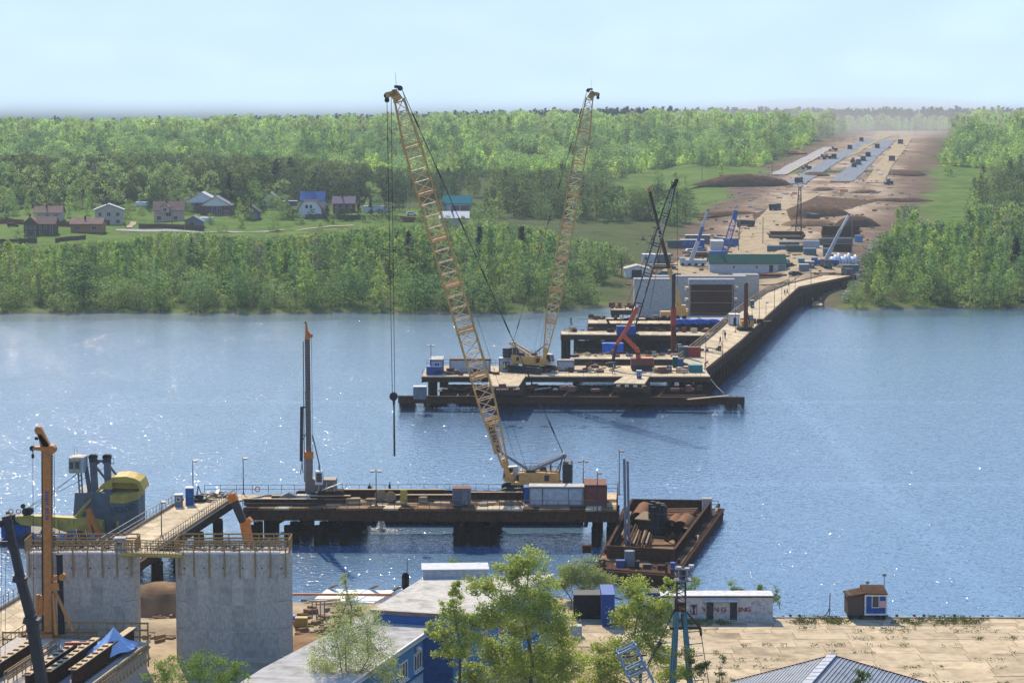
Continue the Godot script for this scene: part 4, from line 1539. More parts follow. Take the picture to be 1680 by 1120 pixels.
	for e in [[316.5, 826, 5.6, 1, "behind the blue portable toilet"], [399, 810.5, 4.8, 1, "at the bend of the far railing"], [617, 829, 4.5, 2, "with two heads in the middle of the near platform"], [957, 813, 4.6, 2, "behind the pale site container"], [1016, 812, 5.9, 1, "at the barge end of the near platform"], [980, 838, 4.9, 1, "in front of the rusty red container"], [264.5, 880, 4.2, 1, "standing beside the near slab road"]]:
		lamp_post(spot(e[0], e[1], DECK), e[2], "thin steel lamp post " + e[4], "lamp posts of the near bridge", e[3])
	debris_left()
	drill_rig_near()
	fountains()
	gangway_and_piers()

func text_mesh(words: String, size: float, depth := 0.02, bold := true) -> TextMesh:
	var t := TextMesh.new()
	var f := SystemFont.new()
	f.font_names = PackedStringArray(["Droid Sans"])
	f.font_weight = 700 if bold else 400
	t.font = f
	t.text = words
	t.font_size = 64
	t.pixel_size = size / 64.0
	t.depth = depth
	return t

func letters_on_boom() -> void:
	var crane: Node3D = get_node("crawler_crane")
	var a := deep(803, 690, 300.2)
	var c := deep(817, 741, 300.2)
	var along := (c - a).normalized()
	var b := B.new()
	b.bar(a, c, 0.9, 0.04, Vector3.BACK)
	var plate := B.new()
	var z := along
	var turn := Basis(Vector3.BACK.cross(z).normalized(), z, Vector3.BACK)
	plate.box((a + c) / 2, Vector3(1.15, a.distance_to(c) + 0.5, 0.05), turn)
	var p := part(plate, "name_plate", mats.crane_tan, crane)
	var o := MeshInstance3D.new()
	o.mesh = text_mesh("LIEBHERR", 0.95)
	o.material_override = mats.black_rubber
	o.name = "lettering"
	p.add_child(o)
	o.global_transform = Transform3D(Basis(along, along.cross(Vector3.BACK) * -1.0, Vector3.BACK), (a + c) / 2 + Vector3(0, 0, 0.05))

func hoist() -> void:
	var d := -spot(869, 811.5, DECK).z
	var o := thing("hoist_block", "round black hook block hanging from the nearer crane with a long dark rod below it", "hook block", deep(646, 655, d))
	var b := B.new()
	b.tube(deep(645.5, 650, d) + Vector3(0, 0, -0.28), deep(645.5, 650, d) + Vector3(0, 0, 0.28), 0.55, 0.55, 14)
	part(b, "sheave", mats.black_rubber, o)
	b = B.new()
	b.tube(deep(646, 656, d), deep(647, 748, d), 0.11, 0.13, 8)
	b.tube(deep(646, 655, d), deep(646.1, 664, d), 0.2, 0.16, 8)
	part(b, "rod", mats.dark_steel, o)
	for e in [[634.5, 643.5], [641.5, 647.5]]:
		b = B.new()
		b.tube(deep(e[0], 160, d), deep(e[1], 648, d), 0.04, 0.04, 5, false)
		part(b, "hoist_rope", mats.rope, o)

func debris_left() -> void:
	var g := RandomNumberGenerator.new()
	g.seed = 4
	for e in [[330, 822, "pile of scrap planks beside the blue portable toilet"], [352, 815, "pile of brown scrap on the deck by the far railing"], [470, 822, "heap of grey steel forms at the foot of the near drill rig"]]:
		var t := thing("scrap_pile", e[2], "scrap", spot(e[0], e[1], DECK))
		for i in 16:
			var b := B.new(false)
			b.box(Vector3(g.randf_range(-1.4, 1.4), 0.1 + i * 0.035, g.randf_range(-0.8, 0.8)), Vector3(g.randf_range(0.8, 2.2), g.randf_range(0.08, 0.2), g.randf_range(0.15, 0.5)), Basis.from_euler(Vector3(g.randf_range(-0.2, 0.2), g.randf() * 3.0, g.randf_range(-0.25, 0.25))))
			part(b, "scrap", [mats.old_timber, mats.rust, mats.pale_timber, mats.grey_steel][g.randi() % 4], t)
	var t := thing("mixer", "dark tripod pump with a drum standing near the blue portable toilet", "pump", spot(325, 822, DECK))
	var b := B.new(false)
	for k in 3:
		b.tube(Vector3(cos(k * 2.1) * 0.7, 0, sin(k * 2.1) * 0.7), Vector3(0, 2.0, 0), 0.06, 0.06, 5)
	part(b, "tripod", mats.dark_steel, t)
	b = B.new(false)
	b.tube(Vector3(0.2, 0.1, 0.4), Vector3(0.2, 0.9, 0.4), 0.55, 0.5, 12)
	part(b, "tank", mats.black_rubber, t)
	b = B.new()
	b.profile([Vector2(-1.1, 0), Vector2(1.9, 0), Vector2(1.9, 1.1), Vector2(0.9, 1.55), Vector2(-0.1, 1.0)], Transform3D(Basis.IDENTITY, spot(462, 826, DECK)), 1.4)
	solo(b, "ramp_block", mats.grey_steel, "sloping grey steel ramp block left of the near drill rig", "ramp")
	b = B.new()
	b.block(spot(487, 825, DECK), Vector3(3.4, 1.0, 1.6))
	solo(b, "steel_tray", mats.panel_grey, "pale grey steel tray full of soil in front of the near drill rig", "tray")
	t = thing("spoil_bin", "dark steel spoil bin with upright posts right of the near drill rig", "bin", spot(543, 824, DECK))
	b = B.new(false)
	b.block(Vector3(0, 0, 0), Vector3(3.2, 1.6, 2.0))
	part(b, "bin_body", mats.dark_rust, t)
	for x in [-1.5, -0.5, 0.5, 1.5]:
		b = B.new(false)
		b.box(Vector3(x, 2.1, 0.95), Vector3(0.09, 1.2, 0.09))
		part(b, "post", mats.pale_timber, t)
	b = B.new(false)
	b.box(Vector3(-0.3, 1.9, 0), Vector3(3.6, 0.1, 0.5), Basis(Vector3.BACK, 0.35))
	part(b, "chute", mats.white_paint, t)
	for e in [[291, 830, "tying up at the near slab road beside the blue toilet", "bending"], [376, 905, "far below the orange boom on the pile beam", "standing"]]:
		person(spot(e[0], e[1], DECK if e[3] == "bending" else 2.0), 0.8, "worker in orange red overalls " + e[2], e[3], Color(0.45, 0.07, 0.03), Color(0.4, 0.07, 0.03), Color(0.6, 0.6, 0.55))
	cabin("generator_box", "small white topped machine box by the railing of the near slab road", "box", spot(286, 832, DECK), spot(298, 832, DECK), 1.0, 1.5, {"wall": "grey_steel", "roof": "white_paint", "windows": [[0.2, 0.8, 0.5, 0.85]]})

func drill_rig_near() -> void:
	var at := spot(512, 819, DECK)
	var o := thing("drill_rig", "tall dark bored pile drill rig with ochre head beside the near crane platform bend", "drill rig", at)
	var k := 12.6
	var px := func(x, y): return Vector3((x - 512.0) / k, (819.0 - y) / k, 0)
	tracks(o, 4.6, 0.9, 0.7, 3.0)
	var b := B.new(false)
	b.block(Vector3(1.4, 0.95, -0.6), Vector3(3.4, 1.7, 2.6))
	part(b, "machine_house", mats.rig_brown, o)
	b = B.new(false)
	b.profile([Vector2(-0.45, 0), Vector2(0.5, 0), Vector2(0.6, 0.9), Vector2(0.4, 1.75), Vector2(-0.45, 1.75)], Transform3D(Basis.IDENTITY, Vector3(0.95, 2.1, 0.8)), 1.0)
	var cab := part(b, "cab", mats.white_paint, o)
	b = B.new(false)
	b.box(Vector3(1.0, 3.05, 0.8), Vector3(0.7, 1.2, 1.04))
	part(b, "window", mats.glass, cab)
	b = B.new(false)
	b.bar(px.call(506.5, 822), px.call(507, 749), 1.05, 0.9)
	part(b, "mast_foot", mats.rig_brown, o)
	b = B.new(false)
	b.bar(px.call(507, 752), px.call(507, 740), 1.28, 1.12)
	var cl := part(b, "mast_collar", mats.orange, o)
	b = B.new(false)
	for y in [742, 746, 750]:
		for x in [503.5, 507, 510.5]:
			b.tube(px.call(x, y) + Vector3(0, 0, 0.5), px.call(x, y) + Vector3(0, 0, 0.6), 0.07, 0.07, 6)
	part(b, "bolt", mats.black_rubber, cl).set_meta("kind", "stuff")
	b = B.new(false)
	b.bar(px.call(507, 741), px.call(506, 640), 0.66, 0.65)
	b.bar(px.call(506, 640), px.call(505.5, 552), 0.5, 0.5)
	part(b, "mast", mats.rig_brown, o)
	b = B.new(false)
	for x in [502.5, 509.5]:
		b.bar(px.call(x + 0.5, 735), px.call(x, 556), 0.09)
	for i in 44:
		b.box(px.call(506.2, 558 + i * 4.0) + Vector3(0, 0, 0.4), Vector3(0.5, 0.05, 0.06))
	part(b, "ladder", mats.rust, o)
	b = B.new(false)
	b.profile([px2(503, 557, k), px2(510, 557, k), px2(514, 552, k), px2(513, 549, k), px2(507, 542, k), px2(506, 531, k), px2(503.5, 531, k)], Transform3D.IDENTITY, 0.7)
	part(b, "mast_head", mats.orange, o)
	b = B.new(false)
	b.tube(px.call(512.5, 551) + Vector3(0, 0, -0.3), px.call(512.5, 551) + Vector3(0, 0, 0.3), 0.2, 0.2, 10)
	b.tube(px.call(503.5, 531), px.call(503.5, 528), 0.2, 0.05, 6)
	part(b, "sheave", mats.dark_steel, o)
	b = B.new(false)
	b.tube(px.call(496, 668), px.call(494.5, 756), 0.2, 0.22, 8)
	b.bar(px.call(494, 667.5), px.call(504, 667.5), 0.2)
	part(b, "kelly_bar", mats.dark_steel, o)
	b = B.new(false)
	b.tube(px.call(499.5, 560), px.call(499.5, 790), 0.06, 0.06, 5)
	b.path([px.call(500, 712), px.call(496, 716), px.call(494.5, 740), px.call(497, 775)], 0.06)
	b.path([px.call(503, 710), px.call(497, 722), px.call(495.5, 760), px.call(493, 778)], 0.05)
	b.tube(px.call(513, 552), px.call(513, 776), 0.025, 0.025, 4, false)
	part(b, "hose", mats.rope, o)
	b = B.new(false)
	b.bar(px.call(513, 713), px.call(524, 762), 0.16)
	b.bar(px.call(524, 762), px.call(523, 782), 0.22)
	part(b, "back_stay", mats.grey_steel, o)

func px2(x: float, y: float, k: float) -> Vector2:
	return Vector2((x - 512.0) / k, (819.0 - y) / k)

func fountains() -> void:
	var g := RandomNumberGenerator.new()
	g.seed = 9
	for e in [[625, 845, 0.6, 0, "taller cone of white water spouting from the sheet pile box under the near platform"], [603.5, 851, 0.34, 1, "shorter pair of white water jets beside the taller cone under the near platform"]]:
		var b := B.new(false)
		var tall: float = 869.0 - e[1]
		for i in 900:
			var f := pow(g.randf(), 0.8)
			var w := g.randf() * TAU
			var r: float = e[2] * (1.0 - f) * sqrt(g.randf()) * 1.25 + 0.02
			var x := (-0.75 if e[3] and g.randf() < 0.35 else 0.0)
			leaves(b, g, Vector3(cos(w) * r + x, f * tall / 12.5, sin(w) * r), 0.22)
		var o := part(b, "jet", mats.foam, tag_at(thing("water_jet", e[4], "water jet", spot(e[0], 868.5, 0.02))))
		o.set_meta("kind", "stuff")
	var b := B.new()
	for i in 900:
		var p := spot(g.randfn() * 17 + 612, 869.5 + g.randfn() * 0.8, 0.03)
		leaves(b, g, p, 0.5, 0.93)
	struct(b, "foam", mats.foam, "stuff")

func tag_at(o: Node3D) -> Node3D:
	return o

func pier(x0: float, x1: float, label: String) -> Node3D:
	var top := 13.2
	var a := spot(x0, 907.5, top)
	var c := spot(x1, 907.5, top)
	var thick := 3.4
	var r := 1.1
	var o := thing("bridge_pier", label, "pier", Vector3((a.x + c.x) / 2, 2.6, a.z - thick / 2))
	var out := []
	for e in [[c.x - r, a.z - r, PI / 2, 0.0], [c.x - r, a.z - thick + r, 0.0, -PI / 2], [a.x + r, a.z - thick + r, -PI / 2, -PI], [a.x + r, a.z - r, PI, PI / 2]]:
		for i in 6:
			var w: float = lerpf(e[2], e[3], i / 5.0)
			out.append(Vector3(e[0] + cos(w) * r, top - 0.18, e[1] + sin(w) * r))
	var lift := 0
	var y := top
	for h in [2.0, 2.6, 2.6, 3.4]:
		var b := B.new()
		var ring := []
		for p in out:
			ring.append(Vector3(p.x, y - 0.02, p.z))
		b.prism(ring, h - 0.04)
		part(b, "concrete_lift", mats.concrete, o)
		y -= h
		lift += 1
	var cx := (a.x + c.x) / 2
	for row in 4:
		for i in 8:
			var b := B.new()
			var w := (c.x - a.x - r * 2.0) / 8.0
			b.box(Vector3(a.x + r + w * (i + 0.5), top - 1.2 - row * 2.55, a.z + 0.004), Vector3(w - 0.03, 2.45, 0.02))
			part(b, "form_panel", mats["concrete_%d" % (rng.randi() % 4)], o)
	for i in 6:
		var b := B.new()
		var p := Vector3(lerpf(a.x + 1.0, c.x - 0.8, i / 5.0), top - 1.45, a.z + 0.012)
		b.tube(p, p + Vector3(0, 0, 0.03), 0.075, 0.075, 8)
		part(b, "tie_hole", mats.pile_steel, o)
	var n := 8
	for i in n:
		var b := B.new()
		var x := lerpf(a.x + 0.5, c.x - 0.4, float(i) / (n - 1))
		b.box(Vector3(x, top + 0.0, a.z + 0.09), Vector3(0.11, 2.4, 0.14))
		b.box(Vector3(x, top - 1.35, a.z + 0.05), Vector3(0.16, 1.9, 0.07))
		part(b, "bracket_post", mats.timber, o)
	for side in [0.1, -thick - 0.1]:
		for h in [0.35, 0.8, 1.2]:
			var b := B.new()
			b.bar(Vector3(a.x + 0.3, top + h, a.z + side), Vector3(c.x - 0.2, top + h, a.z + side), 0.05, 0.14)
			part(b, "rail_board", mats.timber, o)
	for i in n:
		var b := B.new()
		b.box(Vector3(lerpf(a.x + 0.5, c.x - 0.4, float(i) / (n - 1)), top + 0.6, a.z - thick - 0.09), Vector3(0.1, 1.3, 0.12))
		part(b, "rail_post", mats.timber, o)
	for i in 5:
		for x in [a.x + 0.1, c.x - 0.1]:
			var b := B.new()
			b.box(Vector3(x, top + 0.55, a.z - thick * (i + 0.5) / 5.0), Vector3(0.12, 1.3, 0.1))
			part(b, "rail_post", mats.timber, o)
	for x in [a.x + 0.1, c.x - 0.1]:
		var b := B.new()
		b.bar(Vector3(x, top + 1.2, a.z), Vector3(x, top + 1.2, a.z - thick), 0.06, 0.14)
		b.bar(Vector3(x, top + 0.7, a.z), Vector3(x, top + 0.7, a.z - thick), 0.06, 0.14)
		part(b, "rail_board", mats.timber, o)
	var b := B.new()
	b.box(Vector3(cx, top + 0.03, a.z + 0.02), Vector3(c.x - a.x - r * 1.6, 0.22, 0.12))
	part(b, "edge_strip", mats.white_paint, o)
	for i in int((c.x - a.x) / 0.55):
		for z in [0.5, 1.4, 2.4]:
			b = B.new()
			var p := Vector3(a.x + 0.6 + i * 0.55, top - 0.1, a.z - z)
			b.tube(p, p + Vector3(rng.randf_range(-0.08, 0.08), 0.75, 0), 0.025, 0.025, 4, false)
			part(b, "starter_bar", mats.rust, o)
	return o

func gangway_and_piers() -> void:
	pier(38, 222, "grey concrete bridge pier with timber railed top behind the orange piling rig")
	pier(284, 475, "grey concrete bridge pier with timber railed top standing nearer the blue warehouse")
	var o := thing("gangway", "yellow timber gangway with railing spanning between the two concrete piers", "gangway", spot(250, 909, 13.2))
	var a := spot(197, 908.5, 13.3)
	var c := spot(298, 911, 13.3)
	for s in [0.0, -1.1]:
		var b := B.new()
		b.tube(a + Vector3(0, -0.1, s), c + Vector3(0, -0.1, s), 0.17, 0.17, 8)
		part(b, "beam", mats.dull_yellow, o)
		for h in [0.62, 1.12]:
			b = B.new()
			b.bar(a + Vector3(0, h, s), c + Vector3(0, h, s), 0.05, 0.09)
			part(b, "rail", mats.timber, o)
		for i in 11:
			b = B.new()
			b.box(a.lerp(c, i / 10.0) + Vector3(0, 0.56, s), Vector3(0.07, 1.12, 0.07))
			part(b, "post", mats.timber, o)
	for i in 24:
		var b := B.new()
		b.box(a.lerp(c, (i + 0.5) / 24.0) + Vector3(0, 0.09, -0.55), Vector3(0.23, 0.05, 1.15))
		part(b, "plank", mats.pale_timber, o)
	cabin("control_box", "small grey glazed box with cream lid on the pier top at the gangway end", "box", spot(187, 906, 13.3), spot(204, 906, 13.3), 0.9, 1.25, {"wall": "panel_grey", "roof": "roof_cream", "windows": [[0.15, 0.85, 0.4, 0.85]]})
	for e in [[60, 190, "tangled rusty reinforcement rods on the pier behind the piling rig"], [300, 460, "tangled rusty reinforcement rods on the pier by the shore trees"]]:
		var b := B.new()
		var g := RandomNumberGenerator.new()
		g.seed = int(e[0])
		for i in 46:
			var p := spot(g.randf_range(e[0], e[1]), g.randf_range(897, 905), 13.2)
			b.tube(p, p + Vector3(g.randf_range(-1.6, 1.6), g.randf_range(0.05, 0.7), g.randf_range(-0.5, 0.5)), 0.03, 0.03, 4, false)
		solo(b, "reinforcement", mats.rust, e[2], "reinforcement")
	o = thing("telescopic_crane", "orange telescopic crane boom with dark tip leaning over the near slab road", "crane", spot(425, 960, 2.6))
	var d := -spot(425, 905, 9.0).z - 8.0
	var b := B.new()
	b.bar(deep(424, 985, d), deep(401, 856, d), 0.95, 0.95)
	part(b, "boom_section", mats.orange, o)
	b = B.new()
	b.bar(deep(403, 866, d), deep(382, 818, d), 0.75, 0.75)
	part(b, "boom_section", mats.dark_steel, o)
	b = B.new()
	b.bar(deep(384, 822, d), deep(378, 811, d), 0.95, 0.9)
	b.bar(deep(381, 812, d), deep(374, 815, d), 0.3, 0.5)
	part(b, "boom_head", mats.orange, o)
	b = B.new()
	b.bar(deep(410, 858, d) , deep(404, 852, d), 1.1, 0.7)
	part(b, "boom_collar", mats.orange, o)
	b = B.new()
	b.block(Vector3(deep(424, 985, d).x, 2.7, -d), Vector3(3.0, 1.9, 7.0))
	part(b, "carrier", mats.orange, o)
	for i in 8:
		b = B.new()
		var p := Vector3(deep(424, 985, d).x + (1.35 if i % 2 else -1.35), 3.2, -d - 2.8 + 1.8 * (i / 2))
		b.tube(p - Vector3(0.25, 0, 0), p + Vector3(0.25, 0, 0), 0.58, 0.58, 12)
		part(b, "wheel", mats.black_rubber, o)

func piling_rig() -> void:
	var d := 211.0
	var o := thing("piling_rig", "tall orange piling rig with lettered mast and black pipe in front of the concrete pier", "piling rig", Vector3(deep(80, 1045, d).x, 2.7, -d))
	var at := func(x, y): return deep(x, y, d)
	var b := B.new()
	b.bar(at.call(79, 1035), at.call(76.5, 742), 0.78, 0.72)
	part(b, "mast", mats.rig_ochre, o)
	b = B.new()
	for y in [760, 768, 778, 793, 852, 868, 882, 900, 915]:
		b.tube(at.call(74.8, y) + Vector3(0, 0, 0.36), at.call(74.8, y) + Vector3(0, 0, 0.385), 0.1, 0.1, 6)
	part(b, "bolt_hole", mats.black_rubber, o).set_meta("kind", "stuff")
	b = B.new()
	b.bar(at.call(71.5, 740), at.call(72.2, 1035), 0.14, 0.5)
	part(b, "guide_rail", mats.dark_steel, o)
	b = B.new()
	b.bar(at.call(83, 745), at.call(63.5, 706), 0.55, 0.6)
	b.tube(at.call(62.5, 705) + Vector3(0, 0, -0.3), at.call(62.5, 705) + Vector3(0, 0, 0.3), 0.34, 0.34, 10)
	b.bar(at.call(63, 707), at.call(56, 706), 0.22)
	b.profile([v2(68, 742, d), v2(85, 742, d), v2(79, 727, d), v2(68, 712, d), v2(62, 712, d)], Transform3D(Basis.IDENTITY, Vector3(0, 0, -d)), 0.55)
	part(b, "upper_jib", mats.rig_ochre, o)
	b = B.new()
	b.profile([v2(53, 736, d), v2(56, 732, d), v2(70, 732, d), v2(86, 732, d), v2(89, 737, d), v2(87, 742, d), v2(82, 744, d), v2(70, 739, d), v2(56, 737, d)], Transform3D(Basis.IDENTITY, Vector3(0, 0, -d + 0.05)), 0.7)
	b.tube(at.call(84, 737) + Vector3(0, 0, -0.5), at.call(84, 737) + Vector3(0, 0, 0.5), 0.42, 0.42, 12)
	part(b, "cross_jib", mats.rig_ochre, o)
	b = B.new()
	b.tube(at.call(52.5, 735) + Vector3(0, 0, -0.2), at.call(52.5, 735) + Vector3(0, 0, 0.2), 0.26, 0.26, 10)
	b.box(at.call(53, 748), Vector3(0.22, 0.4, 0.22))
	b.tube(at.call(53, 736), at.call(53, 746), 0.05, 0.05, 5)
	b.box(at.call(59, 719), Vector3(0.3, 0.26, 0.2))
	b.tube(at.call(58, 708), at.call(58, 718), 0.03, 0.03, 4)
	part(b, "hook", mats.dark_steel, o)
	b = B.new()
	b.tube(at.call(53, 750), at.call(54, 1000), 0.02, 0.02, 4, false)
	b.tube(at.call(85.5, 745), at.call(87, 1000), 0.025, 0.025, 4, false)
	b.tube(at.call(88, 745), at.call(90, 1000), 0.025, 0.025, 4, false)
	part(b, "rope", mats.rope, o)
	b = B.new()
	for i in 60:
		b.box(at.call(83.2, 748 + i * 4.2), Vector3(0.16, 0.12, 0.3))
	part(b, "tooth_rack", mats.dark_steel, o).set_meta("kind", "stuff")
	b = B.new()
	b.tube(at.call(96.5, 909), at.call(100, 1040), 0.3, 0.3, 12)
	part(b, "pipe", mats.black_rubber, o)
	b = B.new()
	b.bar(at.call(80, 951), at.call(101, 945), 0.5, 0.45)
	b.tube(at.call(102, 946) + Vector3(0, 0, -0.3), at.call(102, 946) + Vector3(0, 0, 0.3), 0.34, 0.34, 10)
	part(b, "pipe_clamp", mats.rig_ochre, o)
	for e in [[92, 970, 124, 1030], [88, 972, 97, 1036]]:
		b = B.new()
		b.tube(at.call(e[0], e[1]) + Vector3(0, 0, 0.4), at.call(e[2], e[3]) + Vector3(0, 0, 1.5), 0.16, 0.16, 8)
		part(b, "stay", mats.rig_ochre, o)
	b = B.new()
	b.bar(at.call(88, 955), at.call(90, 968), 0.8, 0.9)
	part(b, "stay_bracket", mats.rig_ochre, o)
	b = B.new()
	b.block(Vector3(at.call(64, 1010).x, 3.0, -d - 1.2), Vector3(2.4, 3.6, 3.4))
	part(b, "machine_house", mats.rig_ochre, o)
	b = B.new()
	for e in [[58, 1018], [64, 1022], [70, 1018], [61, 1028]]:
		b.box(at.call(e[0], e[1]) + Vector3(0, 0, 0.52), Vector3(0.2, 0.22, 0.06))
	part(b, "bolt_hole", mats.black_rubber, o).set_meta("kind", "stuff")
	b = B.new()
	for i in 4:
		b.tube(at.call(60 + i * 4, 1008), at.call(61 + i * 4, 975 + i * 6), 0.22, 0.18, 7)
	b.tube(at.call(68, 1000), at.call(68, 976), 0.4, 0.2, 8)
	part(b, "winch_tower", mats.rig_ochre, o)
	b = B.new()
	crawler(b, Vector3(at.call(74, 1045).x, 2.65, -d + 0.4), Vector3(4.6, 0.9, 0.8))
	crawler(b, Vector3(at.call(74, 1045).x, 2.65, -d - 2.8), Vector3(4.6, 0.9, 0.8))
	part(b, "crawler_track", mats.black_rubber, o)
	var t := MeshInstance3D.new()
	t.mesh = text_mesh("BAUER  BG 24", 0.42)
	t.material_override = mats.blue_paint
	t.name = "lettering"
	o.add_child(t)
	t.global_transform = Transform3D(Basis(Vector3.DOWN, Vector3.RIGHT, Vector3.BACK), at.call(77.3, 828) + Vector3(0, 0, 0.4))

func v2(x: float, y: float, d: float) -> Vector2:
	var p := deep(x, y, d)
	return Vector2(p.x, p.y)

func near_boom() -> void:
	var o := thing("telescopic_crane", "dark grey telescopic crane boom rising past the formwork at the near edge", "crane", Vector3(-35, 2.7, -178))
	var d := 188.0
	for e in [[70, 1135, 49.5, 1010, 1.15, 1.1], [51, 1018, 30, 940, 0.95, 0.95], [32, 948, 13, 862, 0.78, 0.8]]:
		var b := B.new()
		b.bar(deep(e[0], e[1], d), deep(e[2], e[3], d), e[4] * 0.75, e[5] * 0.75, Vector3.BACK)
		part(b, "boom_section", mats.dark_steel, o)
		b = B.new()
		b.bar(deep(e[0] + 5, e[1], d - 0.1), deep(e[2] + 4.5, e[3], d - 0.1), e[4] * 0.3, e[5] * 0.75 + 0.02, Vector3.BACK)
		part(b, "boom_edge", mats.dark_steel, o)
	for e in [[51.5, 1018, 1.25], [32, 950, 1.05]]:
		var b := B.new()
		b.bar(deep(e[0] - 1, e[1] + 5, d), deep(e[0] + 1, e[1] - 5, d), e[2], e[2], Vector3.BACK)
		part(b, "boom_collar", mats.dark_steel, o)
	var b := B.new()
	b.bar(deep(18, 852, d), deep(-6, 862, d), 0.35, 0.5)
	b.bar(deep(14, 866, d), deep(9, 846, d), 0.8, 0.6)
	for x in [2, 8, 14]:
		b.tube(deep(x, 858, d) + Vector3(0, 0, -0.25), deep(x, 858, d) + Vector3(0, 0, 0.25), 0.26, 0.26, 9)
	part(b, "boom_head", mats.dark_steel, o)
	b = B.new()
	for x in [0.0, 7.0]:
		b.tube(deep(x + 2, 862, d), deep(x, 1100, d), 0.02, 0.02, 4, false)
	part(b, "rope", mats.rope, o)
	b = B.new()
	b.block(Vector3(deep(72, 1135, d).x, 2.7, -d + 1.0), Vector3(3.0, 2.2, 8.0))
	part(b, "carrier", mats.grey_steel, o)

func formwork() -> void:
	var h := 6.2
	var o := thing("footing_formwork", "timber and steel formwork box with bright studs along its open side, below the blue tarpaulin", "formwork", spot(150, 1120, 2.7))
	var near := spot(122, 1140, h)
	var far_ := spot(240, 1053, h)
	var along := (far_ - near).normalized()
	var side := Vector3(along.z, 0, -along.x)
	if side.x > 0.0:
		side = -side
	var back := spot(2, 1052, h)
	var b := B.new()
	b.prism([near, far_, far_ + side * 12.5, near + side * 12.5], 3.5)
	part(b, "concrete_base", mats.concrete, o)
	for i in 20:
		b = B.new()
		var p := near.lerp(far_, (i + 0.5) / 20.0) - side * 0.12
		b.bar(p + Vector3(0, -0.1, 0), p + Vector3(0, -1.55, 0) - side * 0.25, 0.16, 0.16)
		part(b, "stud", mats.pale_timber, o)
	for e in [[0.05, 0.1, "pale_timber"], [-0.45, 0.08, "timber"], [-1.5, 0.12, "timber"]]:
		b = B.new()
		b.bar(near + Vector3(0, e[0], 0) - side * 0.3, far_ + Vector3(0, e[0], 0) - side * 0.3, 0.12, 0.16)
		part(b, "rail_board", mats[e[2]], o)
	for e in [[0.9, 1.5, "rust", "nearest the studs"], [3.1, 1.3, "rust", "under the tarpaulin foot"], [5.0, 0.9, "pale_timber", "with pale slotted top"], [8.6, 1.2, "pale_timber", "left of the dark boom"]]:
		var t := thing("steel_beam", "big brown steel beam on the formwork, the one " + e[3], "beam", near + side * e[0])
		beam_row(t, "web", near + side * e[0] + Vector3(0, e[1] / 2 + 0.1, 0) + along * 2, far_ + side * e[0] + Vector3(0, e[1] / 2 + 0.1, 0) - along * (1.2 if e[0] < 2 else 5.0), 0.75, e[1], "dark_rust")
		b = B.new()
		b.bar(near + side * e[0] + Vector3(0, e[1] + 0.13, 0) + along * 2, far_ + side * e[0] + Vector3(0, e[1] + 0.13, 0) - along * (1.2 if e[0] < 2 else 5.0), 0.7, 0.06)
		part(b, "flange_top", mats.pale_timber, t)
		for i in 9:
			b = B.new()
			var p: Vector3 = near.lerp(far_, 0.12 + i * 0.07) + side * e[0]
			b.box(p + Vector3(0, e[1] + 0.18, 0), Vector3(0.5, 0.05, 0.5))
			part(b, "slot", mats.dark_rust, t)
	for e in [[0.45, 6.6], [0.62, 6.9]]:
		b = B.new()
		for y in [0.6, 1.2]:
			b.bar(near.lerp(far_, 0.1) + side * e[1] + Vector3(0, y, 0), near.lerp(far_, 0.75) + side * e[1] + Vector3(0, y, 0), 0.08, 0.14)
		for i in 7:
			b.box(near.lerp(far_, 0.1 + i * 0.108) + side * e[1] + Vector3(0, 0.6, 0), Vector3(0.09, 1.25, 0.09))
		part(b, "walkway_rail", mats.timber, o)
	b = B.new()
	b.block(near.lerp(far_, 0.62) + side * 4.0 + Vector3(0, 1.3, 0), Vector3(2.2, 0.25, 0.35))
	part(b, "red_channel", mats.red_paint, o)
	var s := thing("timber_scaffold", "brown timber guard rails in rows at the foot of the pier behind the tarpaulin", "scaffold", spot(100, 1070, 3.0))
	for e in [[4, 158, 1060, 5.2], [36, 158, 1072, 4.6], [60, 175, 1044, 6.2], [175, 242, 1045, 6.0]]:
		for y in [0.0, 0.65, 1.3]:
			b = B.new()
			b.bar(spot(e[0], e[2], e[3]) + Vector3(0, y, 0), spot(e[1], e[2], e[3]) + Vector3(0, y, 0), 0.06, 0.16)
			part(b, "board", mats.timber, s)
		for i in 6:
			b = B.new()
			var p := spot(lerpf(e[0], e[1], i / 5.0), e[2], e[3])
			b.box(p + Vector3(0, -0.7, 0), Vector3(0.13, 4.2, 0.13))
			part(b, "post", mats.timber, s)
	b = B.new()
	var tip := spot(186, 1028, 9.1)
	var foot := [spot(130, 1074, 6.6), spot(158, 1084, 6.7), spot(216, 1066, 6.7), spot(226, 1058, 6.5), spot(214, 1046, 6.6), spot(165, 1052, 6.4)]
	var fine := func(i, f, r):
		var p: Vector3 = foot[i].lerp(foot[(i + 1) % 6], f)
		var q := tip.lerp(p, r)
		var sag: float = sin(r * PI) * (-0.35) + sin(f * PI * 4.0) * 0.1 * r + hills.get_noise_3d(q.x * 60, q.y * 60, q.z * 60) * 0.16 * r
		return q + Vector3(0, sag, 0)
	for i in 6:
		for j in 8:
			for k in 6:
				b.face(fine.call(i, j / 8.0, k / 6.0), fine.call(i, (j + 1) / 8.0, k / 6.0), fine.call(i, (j + 1) / 8.0, (k + 1) / 6.0), fine.call(i, j / 8.0, (k + 1) / 6.0), Vector3(0, 1, 0))
	var tm := mat("tarp_bright", lin(0.3, 0.48, 0.78), 0.35, 0.0, noise_tex("worn", 0.012, []), Vector3(1.4, 1.4, 1.4))
	solo(b, "tarpaulin", tm, "crumpled bright blue tarpaulin drawn up into a tent on the formwork", "tarpaulin")
	b = B.new()
	b.bar(spot(27, 1063, 3.4), spot(43, 1032, 5.2), 0.7, 0.08)
